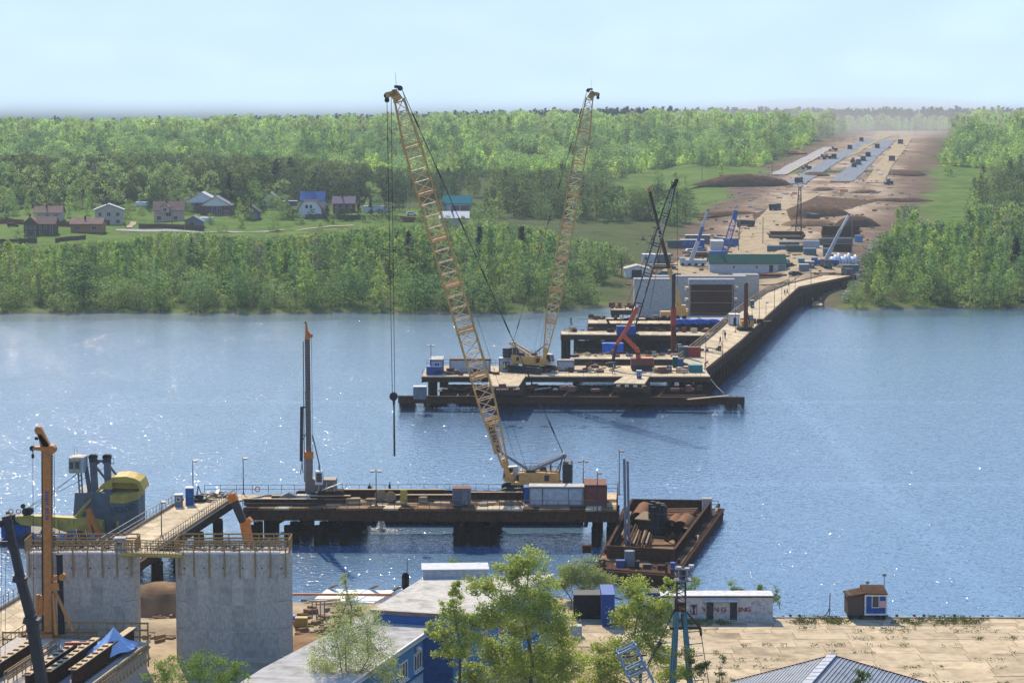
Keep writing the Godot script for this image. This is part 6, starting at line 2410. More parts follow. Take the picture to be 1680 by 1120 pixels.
func white_container() -> void:
	var o := cabin("container", "old white container with red lettering and two dark doorways on the quay edge", "container", spot(1085, 1019, QUAY), spot(1268.5, 1019, QUAY), 2.45, 2.55, {"wall": "old_white", "roof": "old_white", "over": 0.05})
	var w := spot(1085, 1019, QUAY).distance_to(spot(1268.5, 1019, QUAY))
	o.get_node("wall").free()
	var doors := []
	for e in [[1158.5, 1171.5], [1197, 1210]]:
		doors.append([(e[0] - 1085.0) / 183.5 * w, (e[1] - 1085.0) / 183.5 * w])
	for e in [[0.0, doors[0][0], 0.0], [doors[0][1], doors[1][0], 0.0], [doors[1][1], w, 0.0], [doors[0][0], doors[0][1], 2.05], [doors[1][0], doors[1][1], 2.05]]:
		var p := B.new(false)
		p.box(Vector3((e[0] + e[1]) / 2, (e[2] + 2.55) / 2, -0.04), Vector3(e[1] - e[0] - 0.002, 2.55 - e[2], 0.06))
		part(p, "wall", mats.old_white, o)
	for e in [[Vector3(w / 2, 1.27, -2.4), Vector3(w, 2.55, 0.06)], [Vector3(0.03, 1.27, -1.2), Vector3(0.06, 2.5, 2.3)], [Vector3(w - 0.03, 1.27, -1.2), Vector3(0.06, 2.5, 2.3)], [Vector3(w / 2, 0.03, -1.2), Vector3(w - 0.2, 0.06, 2.3)]]:
		var p := B.new(false)
		p.box(e[0], e[1])
		part(p, "wall", mats.old_white, o)
	for i in 46:
		var x := w * (i + 0.5) / 46.0
		if doors.any(func(q): return x > q[0] - 0.1 and x < q[1] + 0.1):
			continue
		var p := B.new(false)
		p.box(Vector3(x, 1.27, 0), Vector3(w / 46.0 * 0.45, 2.25, 0.07))
		part(p, "rib", mats.old_white, o)
	for q in doors:
		var p := B.new(false)
		for x in q:
			p.box(Vector3(x, 1.03, 0.0), Vector3(0.06, 2.05, 0.14))
		part(p, "door_frame", mats.old_white, o)
	var b := B.new(false)
	b.box(Vector3((1183.5 - 1085.0) / 183.5 * w, 2.2, 0.25), Vector3(3.6, 0.07, 0.6), Basis(Vector3.RIGHT, 0.25))
	part(b, "canopy", mats.old_white, o)
	b = B.new(false)
	b.box(Vector3(w / 2, 2.54, 0.06), Vector3(w, 0.12, 0.08))
	part(b, "rust_rail", mats.rust, o)
	b = B.new(false)
	b.box(Vector3(w / 2, -0.1, -1.2), Vector3(w - 0.3, 0.25, 2.2))
	part(b, "skid", mats.dark_steel, o)
	var red := mat("print_red", lin(0.26, 0.05, 0.04), 0.8)
	for e in ["Y", 1155.5, "A", 1166.0, "N", 1175.0, "G", 1187.5, "M", 1203.0, "I", 1213.0, "N", 1219.5, "G", 1228.0]:
		if e is String:
			b = null
			var t := MeshInstance3D.new()
			t.mesh = text_mesh(e, 0.62, 0.02)
			t.material_override = red
			piece(t, "letter", o)
		else:
			var last: MeshInstance3D = o.get_child(o.get_child_count() - 1)
			var inside_door: bool = e in [1166.0, 1203.0]
			last.position = Vector3((e - 1085.0) / 183.5 * w, 1.22, 0.055 if not inside_door else 0.06)
			last.scale = Vector3(1.5, 1, 1)
			if inside_door:
				o.remove_child(last)
				last.free()
	var ex := (1138.5 - 1085.0) / 183.5 * w
	b = B.new(false)
	for s in [-1, 1]:
		b.box(Vector3(ex + s * 0.3, 1.22, 0.06), Vector3(0.07, 1.05, 0.03))
		b.box(Vector3(ex, 1.22 + s * 0.5, 0.06), Vector3(0.66, 0.07, 0.03))
	part(b, "emblem_frame", red, o)
	b = B.new(false)
	b.profile([Vector2(-0.26, 0.46), Vector2(0.26, 0.46), Vector2(0.07, 0.0), Vector2(0.13, -0.46), Vector2(-0.13, -0.46), Vector2(-0.07, 0.0)], Transform3D(Basis.IDENTITY, Vector3(ex, 1.22, 0.06)), 0.03)
	part(b, "emblem", mats.dark_steel, o)
	b = B.new(false)
	b.box(Vector3((1247.0 - 1085.0) / 183.5 * w, 0.55, 0.055), Vector3(0.75, 0.7, 0.03))
	part(b, "patch_plate", mats.panel_grey, o)

func booth() -> void:
	var a := spot(1420, 1017, QUAY)
	var c := spot(1454.5, 1017, QUAY)
	var o := cabin("booth", "small blue wheeled booth with a slanting rusty roof on the quay edge", "booth", a, c, 3.0, 2.15, {"wall": "blue_paint", "roof": "rust", "lift": 0.5, "over": 0.12, "fall": 0.28, "frame": "white_paint", "windows": [[0.3, 0.66, 0.36, 0.95]]})
	var b := B.new(false)
	b.box(Vector3(1.74, 1.66, 0.1), Vector3(0.62, 0.72, 0.05))
	part(b, "notice_board", mat("faded_pink", lin(0.5, 0.3, 0.3), 0.7), o)
	b = B.new(false)
	b.box(Vector3(-0.9, 1.5, -1.4), Vector3(1.75, 2.1, 2.6))
	b.bar(Vector3(-1.75, 0.3, -0.1), Vector3(-1.75, 2.5, -0.1), 0.1)
	part(b, "side_store", mat("store_shade_brown", lin(0.085, 0.065, 0.05), 0.9), o)  # the side wall's shade is put into this dark brown
	b = B.new(false)
	b.box(Vector3(-0.9, 2.6, -1.4), Vector3(2.1, 0.08, 3.0), Basis(Vector3.BACK, 0.2))
	part(b, "store_roof", mats.rust, o)
	b = B.new(false)
	b.box(Vector3(0.3, 0.42, -1.4), Vector3(4.1, 0.14, 2.8))
	part(b, "chassis", mats.dark_steel, o)
	for x in [-1.5, -0.4, 1.3, 1.9]:
		b = B.new(false)
		b.tube(Vector3(x, 0.24, -0.25), Vector3(x, 0.24, 0.0), 0.24, 0.24, 10)
		part(b, "wheel", mats.black_rubber, o)
	for e in [[0.2, -0.1, 3.9], [2.15, -1.5, 4.4]]:
		b = B.new(false)
		b.tube(Vector3(e[0], 2.0, e[1]), Vector3(e[0], e[2], e[1]), 0.045, 0.045, 6)
		b.box(Vector3(e[0], e[2], e[1]), Vector3(0.36, 0.26, 0.25))
		part(b, "floodlight", mats.grey_steel, o)

func tower_crane() -> void:
	var d := 192.0
	var at := func(x, y, z := 0.0): return deep(x, y, d) + Vector3(0, 0, z)
	var o := thing("portal_crane", "old teal portal crane mast with a lamp gallery before the white container", "crane", Vector3(deep(1120, 1120, d).x, 2.8, -d))
	for e in [[1110.5, 1002, 1101, 1200], [1122.5, 1002, 1140, 1200]]:
		for z in [0.5, -1.5]:
			var b := B.new()
			b.bar(at.call(e[0], e[1], z * 0.6), at.call(e[2], e[3], z * 1.8), 0.44, 0.36)
			part(b, "leg", mats.teal_steel, o)
	var b := B.new()
	b.block(at.call(1116.5, 1003, -0.3) , Vector3(0.9, 0.85, 1.0))
	part(b, "head_frame", mats.dark_steel, o)
	b = B.new()
	for x in [1115, 1118.5, 1122]:
		b.box(at.call(x, 997, 0.25), Vector3(0.12, 0.34, 0.1), Basis(Vector3.BACK, 0.35))
	part(b, "warning_stripe", mats.orange, o)
	b = B.new()
	b.bar(at.call(1098, 1029, 0.4), at.call(1149, 1028, 0.4), 0.2, 0.2)
	b.bar(at.call(1109, 980, 0.3), at.call(1109, 1003, 0.3), 0.2)
	b.bar(at.call(1148, 1028, 0.4), at.call(1142, 1019, 0.4), 0.15, 0.2)
	b.bar(at.call(1148.5, 1028, 0.4), at.call(1150, 1041, 0.4), 0.14, 0.2)
	part(b, "cross_arm", mats.rust, o)
	b = B.new()
	b.bar(at.call(1119, 1006, 0.3), at.call(1122, 1028, 0.4), 0.22)
	b.bar(at.call(1126, 1003, 0.2), at.call(1146, 1024, 0.3), 0.12)
	part(b, "inner_brace", mats.rust, o)
	b = B.new()
	for x in [1111, 1125]:
		for z in [0.3, -0.6]:
			b.bar(at.call(x, 1002, z), at.call(x, 951, z), 0.09)
	for i in 6:
		b.bar(at.call(1111, 955 + i * 8, 0.3), at.call(1125, 962 + i * 8, 0.3), 0.05)
		b.bar(at.call(1125, 955 + i * 8, -0.6), at.call(1111, 962 + i * 8, -0.6), 0.05)
		b.bar(at.call(1111, 955 + i * 8, -0.6), at.call(1111, 962 + i * 8, 0.3), 0.05)
		b.bar(at.call(1111, 955 + i * 8, 0.3), at.call(1125, 955 + i * 8, 0.3), 0.05)
	part(b, "lattice_neck", mats.dark_steel, o)
	b = B.new()
	b.box(at.call(1122, 952, -0.2), Vector3(1.45, 0.12, 1.3))
	part(b, "gallery_floor", mats.grey_steel, o)
	b = B.new()
	for y in [933, 943]:
		for z in [0.4, -0.8]:
			b.bar(at.call(1109, y, z), at.call(1135, y, z), 0.045)
		b.bar(at.call(1109, y, 0.4), at.call(1109, y, -0.8), 0.045)
		b.bar(at.call(1135, y, 0.4), at.call(1135, y, -0.8), 0.045)
	for x in [1109, 1117, 1126, 1135]:
		for z in [0.4, -0.8]:
			b.bar(at.call(x, 952, z), at.call(x, 931, z), 0.05)
	part(b, "gallery_rail", mats.grey_steel, o)
	b = B.new()
	b.block(at.call(1119.5, 951, -0.5), Vector3(0.55, 0.85, 0.5))
	part(b, "lamp_box", mats.dark_steel, o)
	for e in [[1114, 929], [1128, 931], [1134.5, 926]]:
		b = B.new()
		b.tube(at.call(e[0], e[1] + 4, 0.1), at.call(e[0], e[1], 0.1), 0.2, 0.25, 10)
		b.tube(at.call(e[0], e[1] + 4, 0.1), at.call(e[0], 950, 0.1), 0.04, 0.04, 5)
		part(b, "floodlight", mats.panel_grey, o)
	for i in 5:
		b = B.new()
		b.bar(at.call(1129 + i * 1.5, 1036 + i * 20, 0.2), at.call(1151 + i * 1.2, 1034 + i * 20, 0.2), 0.07)
		part(b, "rung", mats.teal_steel, o)
		b = B.new()
		b.bar(at.call(1100 - i * 1.5, 1053 + i * 20, 0.2), at.call(1086 - i * 1.0, 1054 + i * 20, 0.2), 0.07)
		part(b, "rung", mats.teal_steel, o)
	b = B.new()
	b.tube(at.call(1150, 1040, 0.4), at.call(1164, 1130, 0.8), 0.035, 0.035, 5, false)
	b.tube(at.call(1108, 995, 0.2), at.call(1056, 1082, 4.0), 0.05, 0.05, 5, false)
	b.tube(at.call(1107, 1001, 0.0), at.call(1053, 1084, 3.6), 0.05, 0.05, 5, false)
	b.tube(at.call(1082, 1045, 2.0), at.call(1076, 1052, 2.2), 0.13, 0.13, 6)
	part(b, "stay", mats.rope, o)
	var j := thing("crane_jib", "pale blue lattice jib lowered beside the teal portal crane mast", "crane jib", Vector3(deep(1050, 1120, d).x, 2.8, -d + 3))
	lattice(j, at.call(1022, 1042, 4.0), at.call(1090, 1180, 5.5), Vector3(-0.05, 0.1, 1).normalized(), [[0, 1.6, 1.6], [1, 1.75, 1.75]], 4, mats.steel_blue, 0.075, 0.035, 1.1, mats.steel_blue)
	b = B.new()
	b.bar(at.call(1018, 1056, 4.8), at.call(1056, 1053, 4.8), 0.12)
	b.bar(at.call(1030, 1053, 4.0), at.call(1019, 1055, 4.0), 0.1)
	part(b, "head_bar", mats.rust, j)

func metal_roof() -> void:
	var top := 6.5
	var o := thing("shed", "grey metal roofed shed with a pale ridge cap in the near right corner", "shed", spot(1370, 1120, QUAY))
	var ridge0 := spot(1366, 1075.5, 7.6)
	var ridge1 := spot(1300, 1150, 7.6)
	var l0 := spot(1200, 1119, 5.4)
	var r0 := spot(1522, 1121, 5.4)
	var down := (ridge1 - ridge0)
	var l1 := l0 + down
	var r1 := r0 + down
	var b := B.new()
	b.face(ridge0, ridge1, l1, l0, Vector3.UP)
	b.face(ridge0, ridge1, r1, r0, Vector3.UP)
	b.face(ridge0, l0, r0, ridge0, Vector3(0, 0, -1))
	part(b, "roof", mats.roof_metal, o)
	for s in [[l0, l1], [r0, r1]]:
		for i in 26:
			b = B.new()
			var f := (i + 0.5) / 26.0
			b.bar((ridge0 as Vector3).lerp(s[0], f) + Vector3(0, 0.03, 0), (ridge1 as Vector3).lerp(s[1], f) + Vector3(0, 0.03, 0), 0.09, 0.06)
			part(b, "roof_seam", mats.roof_metal, o)
	b = B.new()
	b.bar(ridge0 + Vector3(0, 0.08, 0), ridge1 + Vector3(0, 0.08, 0), 0.75, 0.1)
	var cap := part(b, "ridge_cap", mats.panel_grey, o)
	for i in 12:
		b = B.new()
		b.box(ridge0.lerp(ridge1, i / 12.0) + Vector3(0, 0.1, 0), Vector3(0.8, 0.1, 0.09))
		part(b, "cap_joint", mats.grey_steel, cap)
	b = B.new()
	var inn := Vector3(0, -0.15, 0)
	b.slopes([l0 + inn, r0 + inn, r1 + inn, l1 + inn], [Vector3(l0.x + 0.6, QUAY - 0.2, l0.z + 0.6), Vector3(r0.x - 0.6, QUAY - 0.2, r0.z + 0.6), Vector3(r1.x - 0.6, QUAY - 0.2, r1.z), Vector3(l1.x + 0.6, QUAY - 0.2, l1.z)])
	part(b, "wall", mats.panel_grey, o)
	for s in [l0, r0]:
		b = B.new()
		b.bar(ridge0 + Vector3(0, 0.02, -0.05), s + Vector3(0, 0.02, -0.05), 0.12, 0.16)
		part(b, "barge_board", mats.rust_red, o)

func warehouse() -> void:
	var o := thing("warehouse", "blue walled warehouse with stepped flat cream and grey roofs by the shore", "warehouse", spot(690, 1120, 2.7))
	var lo := 8.6
	var hi := 9.7
	var low := [spot(430, 1096, lo), spot(600, 1007, lo), spot(785, 1010, lo), spot(747, 1036, lo), spot(699, 1037, lo), spot(520, 1160, lo), spot(330, 1160, lo)]
	var high := [spot(607, 1001, hi), spot(690, 950, hi), spot(907, 942, hi), spot(779, 1011, hi)]
	var b := B.new()
	b.prism(low, 0.22)
	part(b, "roof", mats.roof_grey, o).set_meta("label", "grey lower roof")
	b = B.new()
	b.prism(high, 0.25)
	part(b, "roof", mats.roof_cream, o).set_meta("label", "cream upper roof")
	b = B.new()
	var inner := [spot(699, 1037, lo), spot(520, 1160, lo)]
	var down := Vector3(0, -6.5, 0)
	var inset := Vector3(-0.25, -0.2, 0)
	b.face(inner[0] + inset, inner[1] + inset, inner[1] + inset + down, inner[0] + inset + down, Vector3.RIGHT)
	var wall := part(b, "wall", mats.lit_wall_blue, o)  # lighter blue puts the light on this wall into its colour
	b = B.new()
	b.prism([spot(699, 1037, lo) + inset, spot(747, 1036, lo) + inset, spot(907, 942, lo) + inset, spot(690, 950, lo), spot(600, 1007, lo)], 6.5)
	part(b, "wall", mats.deep_blue, o)  # darker blue puts the shade of the front wall into its colour
	b = B.new()
	b.prism([spot(600, 1007, lo) + inset, inner[0] + inset + Vector3(-0.3, 0, 0), inner[1] + inset + Vector3(-0.3, 0, 0), spot(345, 1158, lo) + Vector3(0.3, -0.2, 0), spot(433, 1096, lo) + Vector3(0.3, -0.2, 0)], 6.5)
	part(b, "wall", mats.lit_wall_blue, o)
	b = B.new()
	b.prism([high[0] + Vector3(0.3, -0.25, 0), high[1] + Vector3(0.3, -0.25, 0.3), high[2] + Vector3(-0.3, -0.25, 0.3), high[3] + Vector3(-0.3, -0.25, 0)], 1.2)
	part(b, "wall", mats.deep_blue, o)  # upper wall takes the same blue darkened for shade
	for e in [[low[4], low[5]], [low[3], low[2]], [high[3], high[2]]]:
		for y in [0.02, -0.32]:
			b = B.new()
			b.bar(e[0] + Vector3(0.05, y, 0), e[1] + Vector3(0.05, y, 0), 0.16, 0.1)
			part(b, "eaves_board", mats.white_paint, o)
		b = B.new()
		b.bar(e[0] + Vector3(-0.02, -0.16, 0), e[1] + Vector3(-0.02, -0.16, 0), 0.1, 0.28)
		part(b, "gutter", mats.panel_grey, o)
	b = B.new()
	b.bar(high[0] + Vector3(0, -0.12, 0.02), high[3] + Vector3(0, -0.12, 0.02), 0.1, 0.34)
	part(b, "roof_edge", mats.roof_brown, o)
	b = B.new()
	b.face(spot(430, 1096, lo), spot(540, 1096, lo), spot(520, 1122, lo - 1.4), spot(395, 1122, lo - 1.4), Vector3(0, 1, 1))
	part(b, "roof", mats.roof_brown, o).set_meta("label", "front slope browned for shade")  # slope's shade put into a darker, browner roof colour
	var dir: Vector3 = (inner[1] - inner[0]).normalized()
	var face := Basis(-dir, Vector3.UP, (-dir).cross(Vector3.UP))
	if face.z.x < 0.0:
		face = Basis(dir, Vector3.UP, dir.cross(Vector3.UP))
	for s in [1.0, 4.9, 9.0, 13.0]:
		var p: Vector3 = inner[0] + inset + dir * (s + 0.75) + Vector3(0, -2.0, 0)
		b = B.new()
		for k in [-1, 1]:
			b.box(p + face * Vector3(0, k * 0.75, 0.02), Vector3(2.1, 0.13, 0.16), face)
		for k in 4:
			b.box(p + face * Vector3(-1.0 + k * 0.667, 0, 0.02), Vector3(0.1, 1.4, 0.16), face)
		b.box(p + face * Vector3(0, -0.9, 0.1), Vector3(2.3, 0.1, 0.3), face)
		var fr := part(b, "window", mats.white_paint, o)
		for k in 3:
			b = B.new()
			b.box(p + face * Vector3(-0.667 + k * 0.667, 0, 0.01), Vector3(0.56, 1.38, 0.06), face)
			part(b, "pane", mats.glass, fr)
	b = B.new()
	b.bar(inner[0] + inset + Vector3(0.05, -3.25, 0), inner[1] + inset + Vector3(0.05, -3.25, 0), 0.12, 0.16)
	part(b, "string_course", mats.deep_blue, o)
	b = B.new()
	b.bar(inner[0] + inset + dir * 0.3 + Vector3(0.03, -5.0, 0), inner[1] + inset + Vector3(0.03, -5.0, 0), 0.08, 3.2)
	var board := part(b, "mural", mat("pale_mural", lin(0.3, 0.44, 0.58), 0.7, 0.0, noise_tex("blot", 0.006, []), Vector3(6, 3, 6)), o)
	var t := MeshInstance3D.new()
	t.mesh = text_mesh("VAS", 1.3)
	t.material_override = mats.white_paint
	t.name = "lettering"
	board.add_child(t)
	t.global_transform = Transform3D(face, inner[0] + inset + dir * 4.3 + Vector3(0.12, -5.0, 0))
	b = B.new()
	b.profile([Vector2(-0.1, 1.0), Vector2(0.1, 1.05), Vector2(0.12, 0.75), Vector2(0.3, 0.3), Vector2(0.42, -1.2), Vector2(-0.35, -1.2), Vector2(-0.3, -0.2), Vector2(-0.2, 0.7)], Transform3D(face, inner[0] + inset + dir * 1.7 + Vector3(0.1, -5.1, 0)), 0.03)
	part(b, "painted_silhouette", mats.red_brown, board)
	b = B.new()
	b.dome(inner[0] + inset + dir * 2.2 + Vector3(0.25, -0.85, 0), Vector3(0.3, 0.28, 0.3))
	b.bar(inner[0] + inset + dir * 2.2 + Vector3(0.2, -0.9, 0), inner[0] + inset + dir * 2.4 + Vector3(0.1, -1.5, 0), 0.12)
	part(b, "wall_lamp", mats.white_paint, o)
	for i in 18:
		b = B.new()
		var p := spot(699, 1037, lo).lerp(spot(747, 1036, lo), (i + 0.5) / 18.0) + inset
		b.box(p + Vector3(0, -3.3, 0.03), Vector3(0.09, 6.2, 0.07))
		part(b, "cladding_rib", mats.deep_blue, o)  # ribs follow the front wall's blue, darkened for shade
	var s2 := spot(747, 1036, lo) + inset
	var s3 := spot(907, 942, lo) + inset
	for i in 5:
		var p := s2.lerp(s3, 0.12 + i * 0.17) + Vector3(0.05, -2.2, 0)
		b = B.new()
		b.box(p, Vector3(0.12, 1.5, 1.7), Basis(Vector3.UP, -0.33))
		var fr := part(b, "window", mats.white_paint, o)
		b = B.new()
		b.box(p + Vector3(0.03, 0, 0), Vector3(0.12, 1.2, 1.35), Basis(Vector3.UP, -0.33))
		part(b, "pane", mats.glass, fr)
	b = B.new()
	b.bar(s2 + Vector3(0.02, -3.3, 0), s3 + Vector3(0.02, -3.3, 0), 0.06, 6.0)
	part(b, "lit_side_cladding", mats.lit_wall_blue, o)  # lighter sheet puts grazing light on the side wall into colour
	cabin("roof_house", "long low grey blue roof lantern at the river end of the cream roof", "roof house", spot(694, 950, 9.6), spot(800, 949, 9.6), 3.0, 0.85, {"wall": "panel_grey", "roof": "panel_grey", "over": 0.15})
	b = B.new()
	b.tube(spot(463, 1160, 3), spot(463.5, 1080, 8), 0.18, 0.18, 8)
	b.dome(spot(463.5, 1080, 8), Vector3(0.26, 0.2, 0.26))
	solo(b, "stove_pipe", mats.black_rubber, "black stove pipe standing before the front edge of the grey roof", "pipe")

func shore_tree(called: String, label: String, x: float, y: float, d: float, base_h: float, masses: Array, leaf: float, density: float, tone: Color, wood: Color, weeping := false, trunks := 1) -> void:
	var g := RandomNumberGenerator.new()
	g.seed = label.hash()
	var foot := deep(x, y, d)
	foot.y = base_h
	var o := thing(called, label, "bush" if called == "bush" else "tree", foot)
	var k := d / FOCAL
	var w := B.new()
	w.tinted = true
	w.col = wood
	var l := B.new()
	l.tinted = true
	var tops := []
	for m in masses:
		tops.append(deep(m[0], m[1], d))
	var main := []
	for t in trunks:
		var off := Vector3(g.randfn() * 0.4, 0, g.randfn() * 0.4) * (trunks - 1)
		var top: Vector3 = tops[t % tops.size()]
		var p0 := foot + off
		var pts := [p0]
		for i in 6:
			var f := (i + 1) / 6.0
			pts.append(p0.lerp(top + Vector3(0, masses[t % masses.size()][3] * k * 0.5, 0), f) + Vector3(g.randfn(), 0, g.randfn()) * 0.13 * sin(f * PI) * 2.0)
		var tall: float = pts[6].y - p0.y
		var r0: float = clampf(tall * 0.016, 0.04, 0.22) / sqrt(trunks)
		for i in 6:
			w.tube(pts[i], pts[i + 1], r0 * (1.0 - i / 6.6), r0 * (1.0 - (i + 1) / 6.6), 7, false)
		main.append(pts)
	for mi in masses.size():
		var m: Array = masses[mi]
		var mid: Vector3 = tops[mi]
		var rx: float = m[2] * k
		var ry: float = m[3] * k
		var rz: float = rx * 0.8
		mid.z += g.randfn() * rx * 0.35
		var pts: Array = main[mi % main.size()]
		var from: Vector3 = pts[0]
		var best := 1e9
		for i in 40:
			var q: Vector3 = pts[i * 5 / 39].lerp(pts[mini(6, i * 5 / 39 + 1)], fmod(i * 5 / 39.0, 1.0))
			var c := absf(q.y - (mid.y - ry * 0.4 - q.distance_to(mid) * 0.45))
			if c < best:
				best = c
				from = q
		var into := mid - Vector3(0, ry * 0.3, 0)
		var bend := from.lerp(into, 0.5) + Vector3(g.randfn() * 0.2, -0.2, g.randfn() * 0.2)
		var lr := clampf(from.distance_to(into) * 0.018, 0.025, 0.1)
		w.tube(from, bend, lr, lr * 0.75, 6, false)
		w.tube(bend, into, lr * 0.75, lr * 0.5, 6, false)
		var n := int(clampf(rx * ry * 9.0, 5, 46))
		for c in n:
			var dir := Vector3(g.randfn(), g.randfn(), g.randfn()).normalized()
			var q := mid + dir * Vector3(rx, ry, rz) * pow(g.randf(), 0.4) * 0.9
			var start := into.lerp(mid, 0.4).lerp(q, 0.15)
			var knee := start.lerp(q, 0.55) + Vector3(g.randfn(), g.randfn(), g.randfn()) * 0.12
			w.tube(start, knee, lr * 0.42, lr * 0.26, 5, false)
			w.tube(knee, q, lr * 0.26, 0.008, 4, false)
			var cr := clampf(rx * 0.26, 0.22, 0.62) * g.randf_range(0.7, 1.3)
			var shade := g.randf_range(0.78, 1.2)
			var cnt := int(density * (0.62 if weeping else 1.0) * g.randf_range(0.9, 1.9))
			for i in cnt:
				var p := q + Vector3(g.randfn(), g.randfn() * 0.7, g.randfn()) * cr * 0.62
				if weeping:
					p = q + Vector3(g.randfn() * cr * 0.5, -absf(g.randfn()) * cr * 1.4 + cr * 0.3, g.randfn() * cr * 0.5)
				var u := g.randf_range(0.8, 1.22) * shade
				l.col = Color(tone.r * u * g.randf_range(0.92, 1.1), tone.g * u, tone.b * u)
				leaves(l, g, p, leaf * g.randf_range(0.7, 1.3), 0.0 if weeping else 0.3)
	part(w, "trunk", leaf_mat("wood"), o)
	part(l, "crown", leaf_mat("shore"), o)

func shore_trees() -> void:
	var bark := Color(0.13, 0.115, 0.1)
	var green := Color(0.36, 0.42, 0.09)
	shore_tree("birch_tree", "tall leafy young tree covering the blue warehouse wall, biggest tree on the near shore", 868, 1180, 196, 2.8, [
		[868, 925, 34, 30], [838, 940, 34, 34], [885, 975, 40, 40], [845, 990, 42, 36], [905, 1010, 40, 34], [925, 1035, 34, 28], [862, 1030, 40, 34], [800, 1005, 36, 28], [880, 1075, 48, 36], [820, 1072, 40, 34], [925, 1085, 44, 34], [850, 1110, 50, 30], [775, 1115, 34, 26], [905, 1120, 50, 30], [790, 965, 34, 22]],
		0.2, 62, green, bark, false, 1)
	shore_tree("birch_tree", "slim leafy tree beside the biggest shore tree, before the grey roof", 764, 1180, 194, 2.8, [
		[742, 985, 22, 24], [748, 1018, 34, 26], [725, 1040, 26, 18], [760, 1050, 34, 26], [712, 1028, 18, 12], [740, 1075, 28, 20], [775, 1030, 26, 24], [752, 960, 14, 14]],
		0.2, 55, green, bark, false, 1)
	shore_tree("birch_tree", "bright green tree between the blue cabinet and the teal crane mast", 1050, 1200, 205, 2.8, [
		[1046, 962, 32, 24], [1058, 992, 40, 32], [1030, 1015, 32, 28], [1085, 1000, 28, 28], [1078, 1030, 36, 28], [1045, 1050, 42, 28], [1000, 1065, 34, 20], [985, 1085, 36, 22], [1080, 1070, 34, 26], [1020, 1100, 44, 24], [985, 1115, 44, 20], [1100, 965, 18, 20], [1105, 1105, 36, 24]],
		0.2, 60, green, bark, false, 1)
	shore_tree("willow_tree", "pale airy willow with drooping twigs in front of the grey warehouse roof", 576, 1180, 188, 2.8, [
		[578, 1000, 44, 26], [548, 1025, 40, 34], [606, 1028, 40, 34], [575, 1050, 46, 36], [535, 1065, 40, 34], [622, 1065, 40, 34], [580, 1090, 52, 36], [525, 1100, 38, 30], [630, 1100, 36, 28], [567, 955, 12, 22], [572, 975, 22, 16]],
		0.13, 85, Color(0.4, 0.46, 0.17), Color(0.2, 0.18, 0.15), true, 3)
	shore_tree("willow_tree", "rounded grey green willow growing behind the black container by the barge", 962, 1012, 243, 2.6, [
		[962, 928, 28, 18], [938, 945, 28, 22], [985, 942, 28, 20], [960, 955, 38, 24], [925, 960, 20, 18], [1000, 958, 16, 16]],
		0.15, 85, Color(0.3, 0.35, 0.12), Color(0.14, 0.12, 0.09), false, 7)
	for e in [[1134, 968, 24, 22, 241, "pale sapling right behind the lamp gallery of the teal crane mast", 85], [1205, 966, 17, 15, 241, "green bush behind the middle of the white container roof", 80], [1250, 970, 10, 11, 241, "small round bright sapling behind the end of the white container", 75], [1274, 972, 6, 17, 240, "thin wispy sapling just beyond the corner of the white container", 30], [741, 930, 22, 11, 238, "green bush top showing above the roof lantern of the warehouse", 75], [930, 935, 20, 12, 246, "green bush at the water left of the rounded willow", 75]]:
		shore_tree("sapling", e[5], e[0], 1010, e[4], 2.7, [[e[0], e[1], e[2], e[3]], [e[0] + 3, e[1] + e[3] * 0.9, e[2] * 0.8, e[3] * 0.7], [e[0] - 4, e[1] + e[3] * 0.6, e[2] * 0.8, e[3] * 0.7]], 0.14, e[6], Color(0.19, 0.27, 0.06), bark, false, 3)
	for e in [[330, 1085, 42, 26, 184, "spread of green scrub at the foot of the second concrete pier"], [270, 1095, 26, 26, 186, "green scrub between the formwork and the scrub by the pier"], [385, 1100, 24, 18, 184, "green scrub before the brown front slope of the warehouse roof"]]:
		shore_tree("bush", e[5], e[0], 1180, e[4], 2.8, [[e[0], e[1], e[2], e[3]], [e[0] - e[2] * 0.6, e[1] + 20, e[2], e[3]], [e[0] + e[2] * 0.6, e[1] + 24, e[2], e[3]]], 0.15, 40, Color(0.17, 0.26, 0.045), bark, false, 4)
	shore_tree("sapling", "small green tree top rising before the grey metal roof", 1415, 1180, 188, 2.8, [[1415, 1108, 13, 12], [1412, 1125, 17, 14]], 0.13, 95, Color(0.1, 0.14, 0.04), bark, false, 2)
	shore_tree("sapling", "wispy sapling on the slabs right of the teal crane mast", 1186, 1180, 190, 2.8, [[1186, 1082, 10, 12], [1184, 1102, 18, 16], [1190, 1125, 20, 16]], 0.13, 40, Color(0.12, 0.15, 0.05), bark, false, 2)
	shore_tree("bush", "leafy scrub below the jib of the teal crane mast", 1130, 1180, 186, 2.8, [[1128, 1075, 26, 16], [1130, 1105, 30, 20], [1150, 1095, 20, 22]], 0.17, 50, Color(0.11, 0.15, 0.035), bark, false, 4)

const FAR_DECK := 5.6

func railing2(a: Vector3, c: Vector3, label: String) -> void:
	railing([a, c], label, "", 1.15, 2.4, "dark_steel", 0.035)

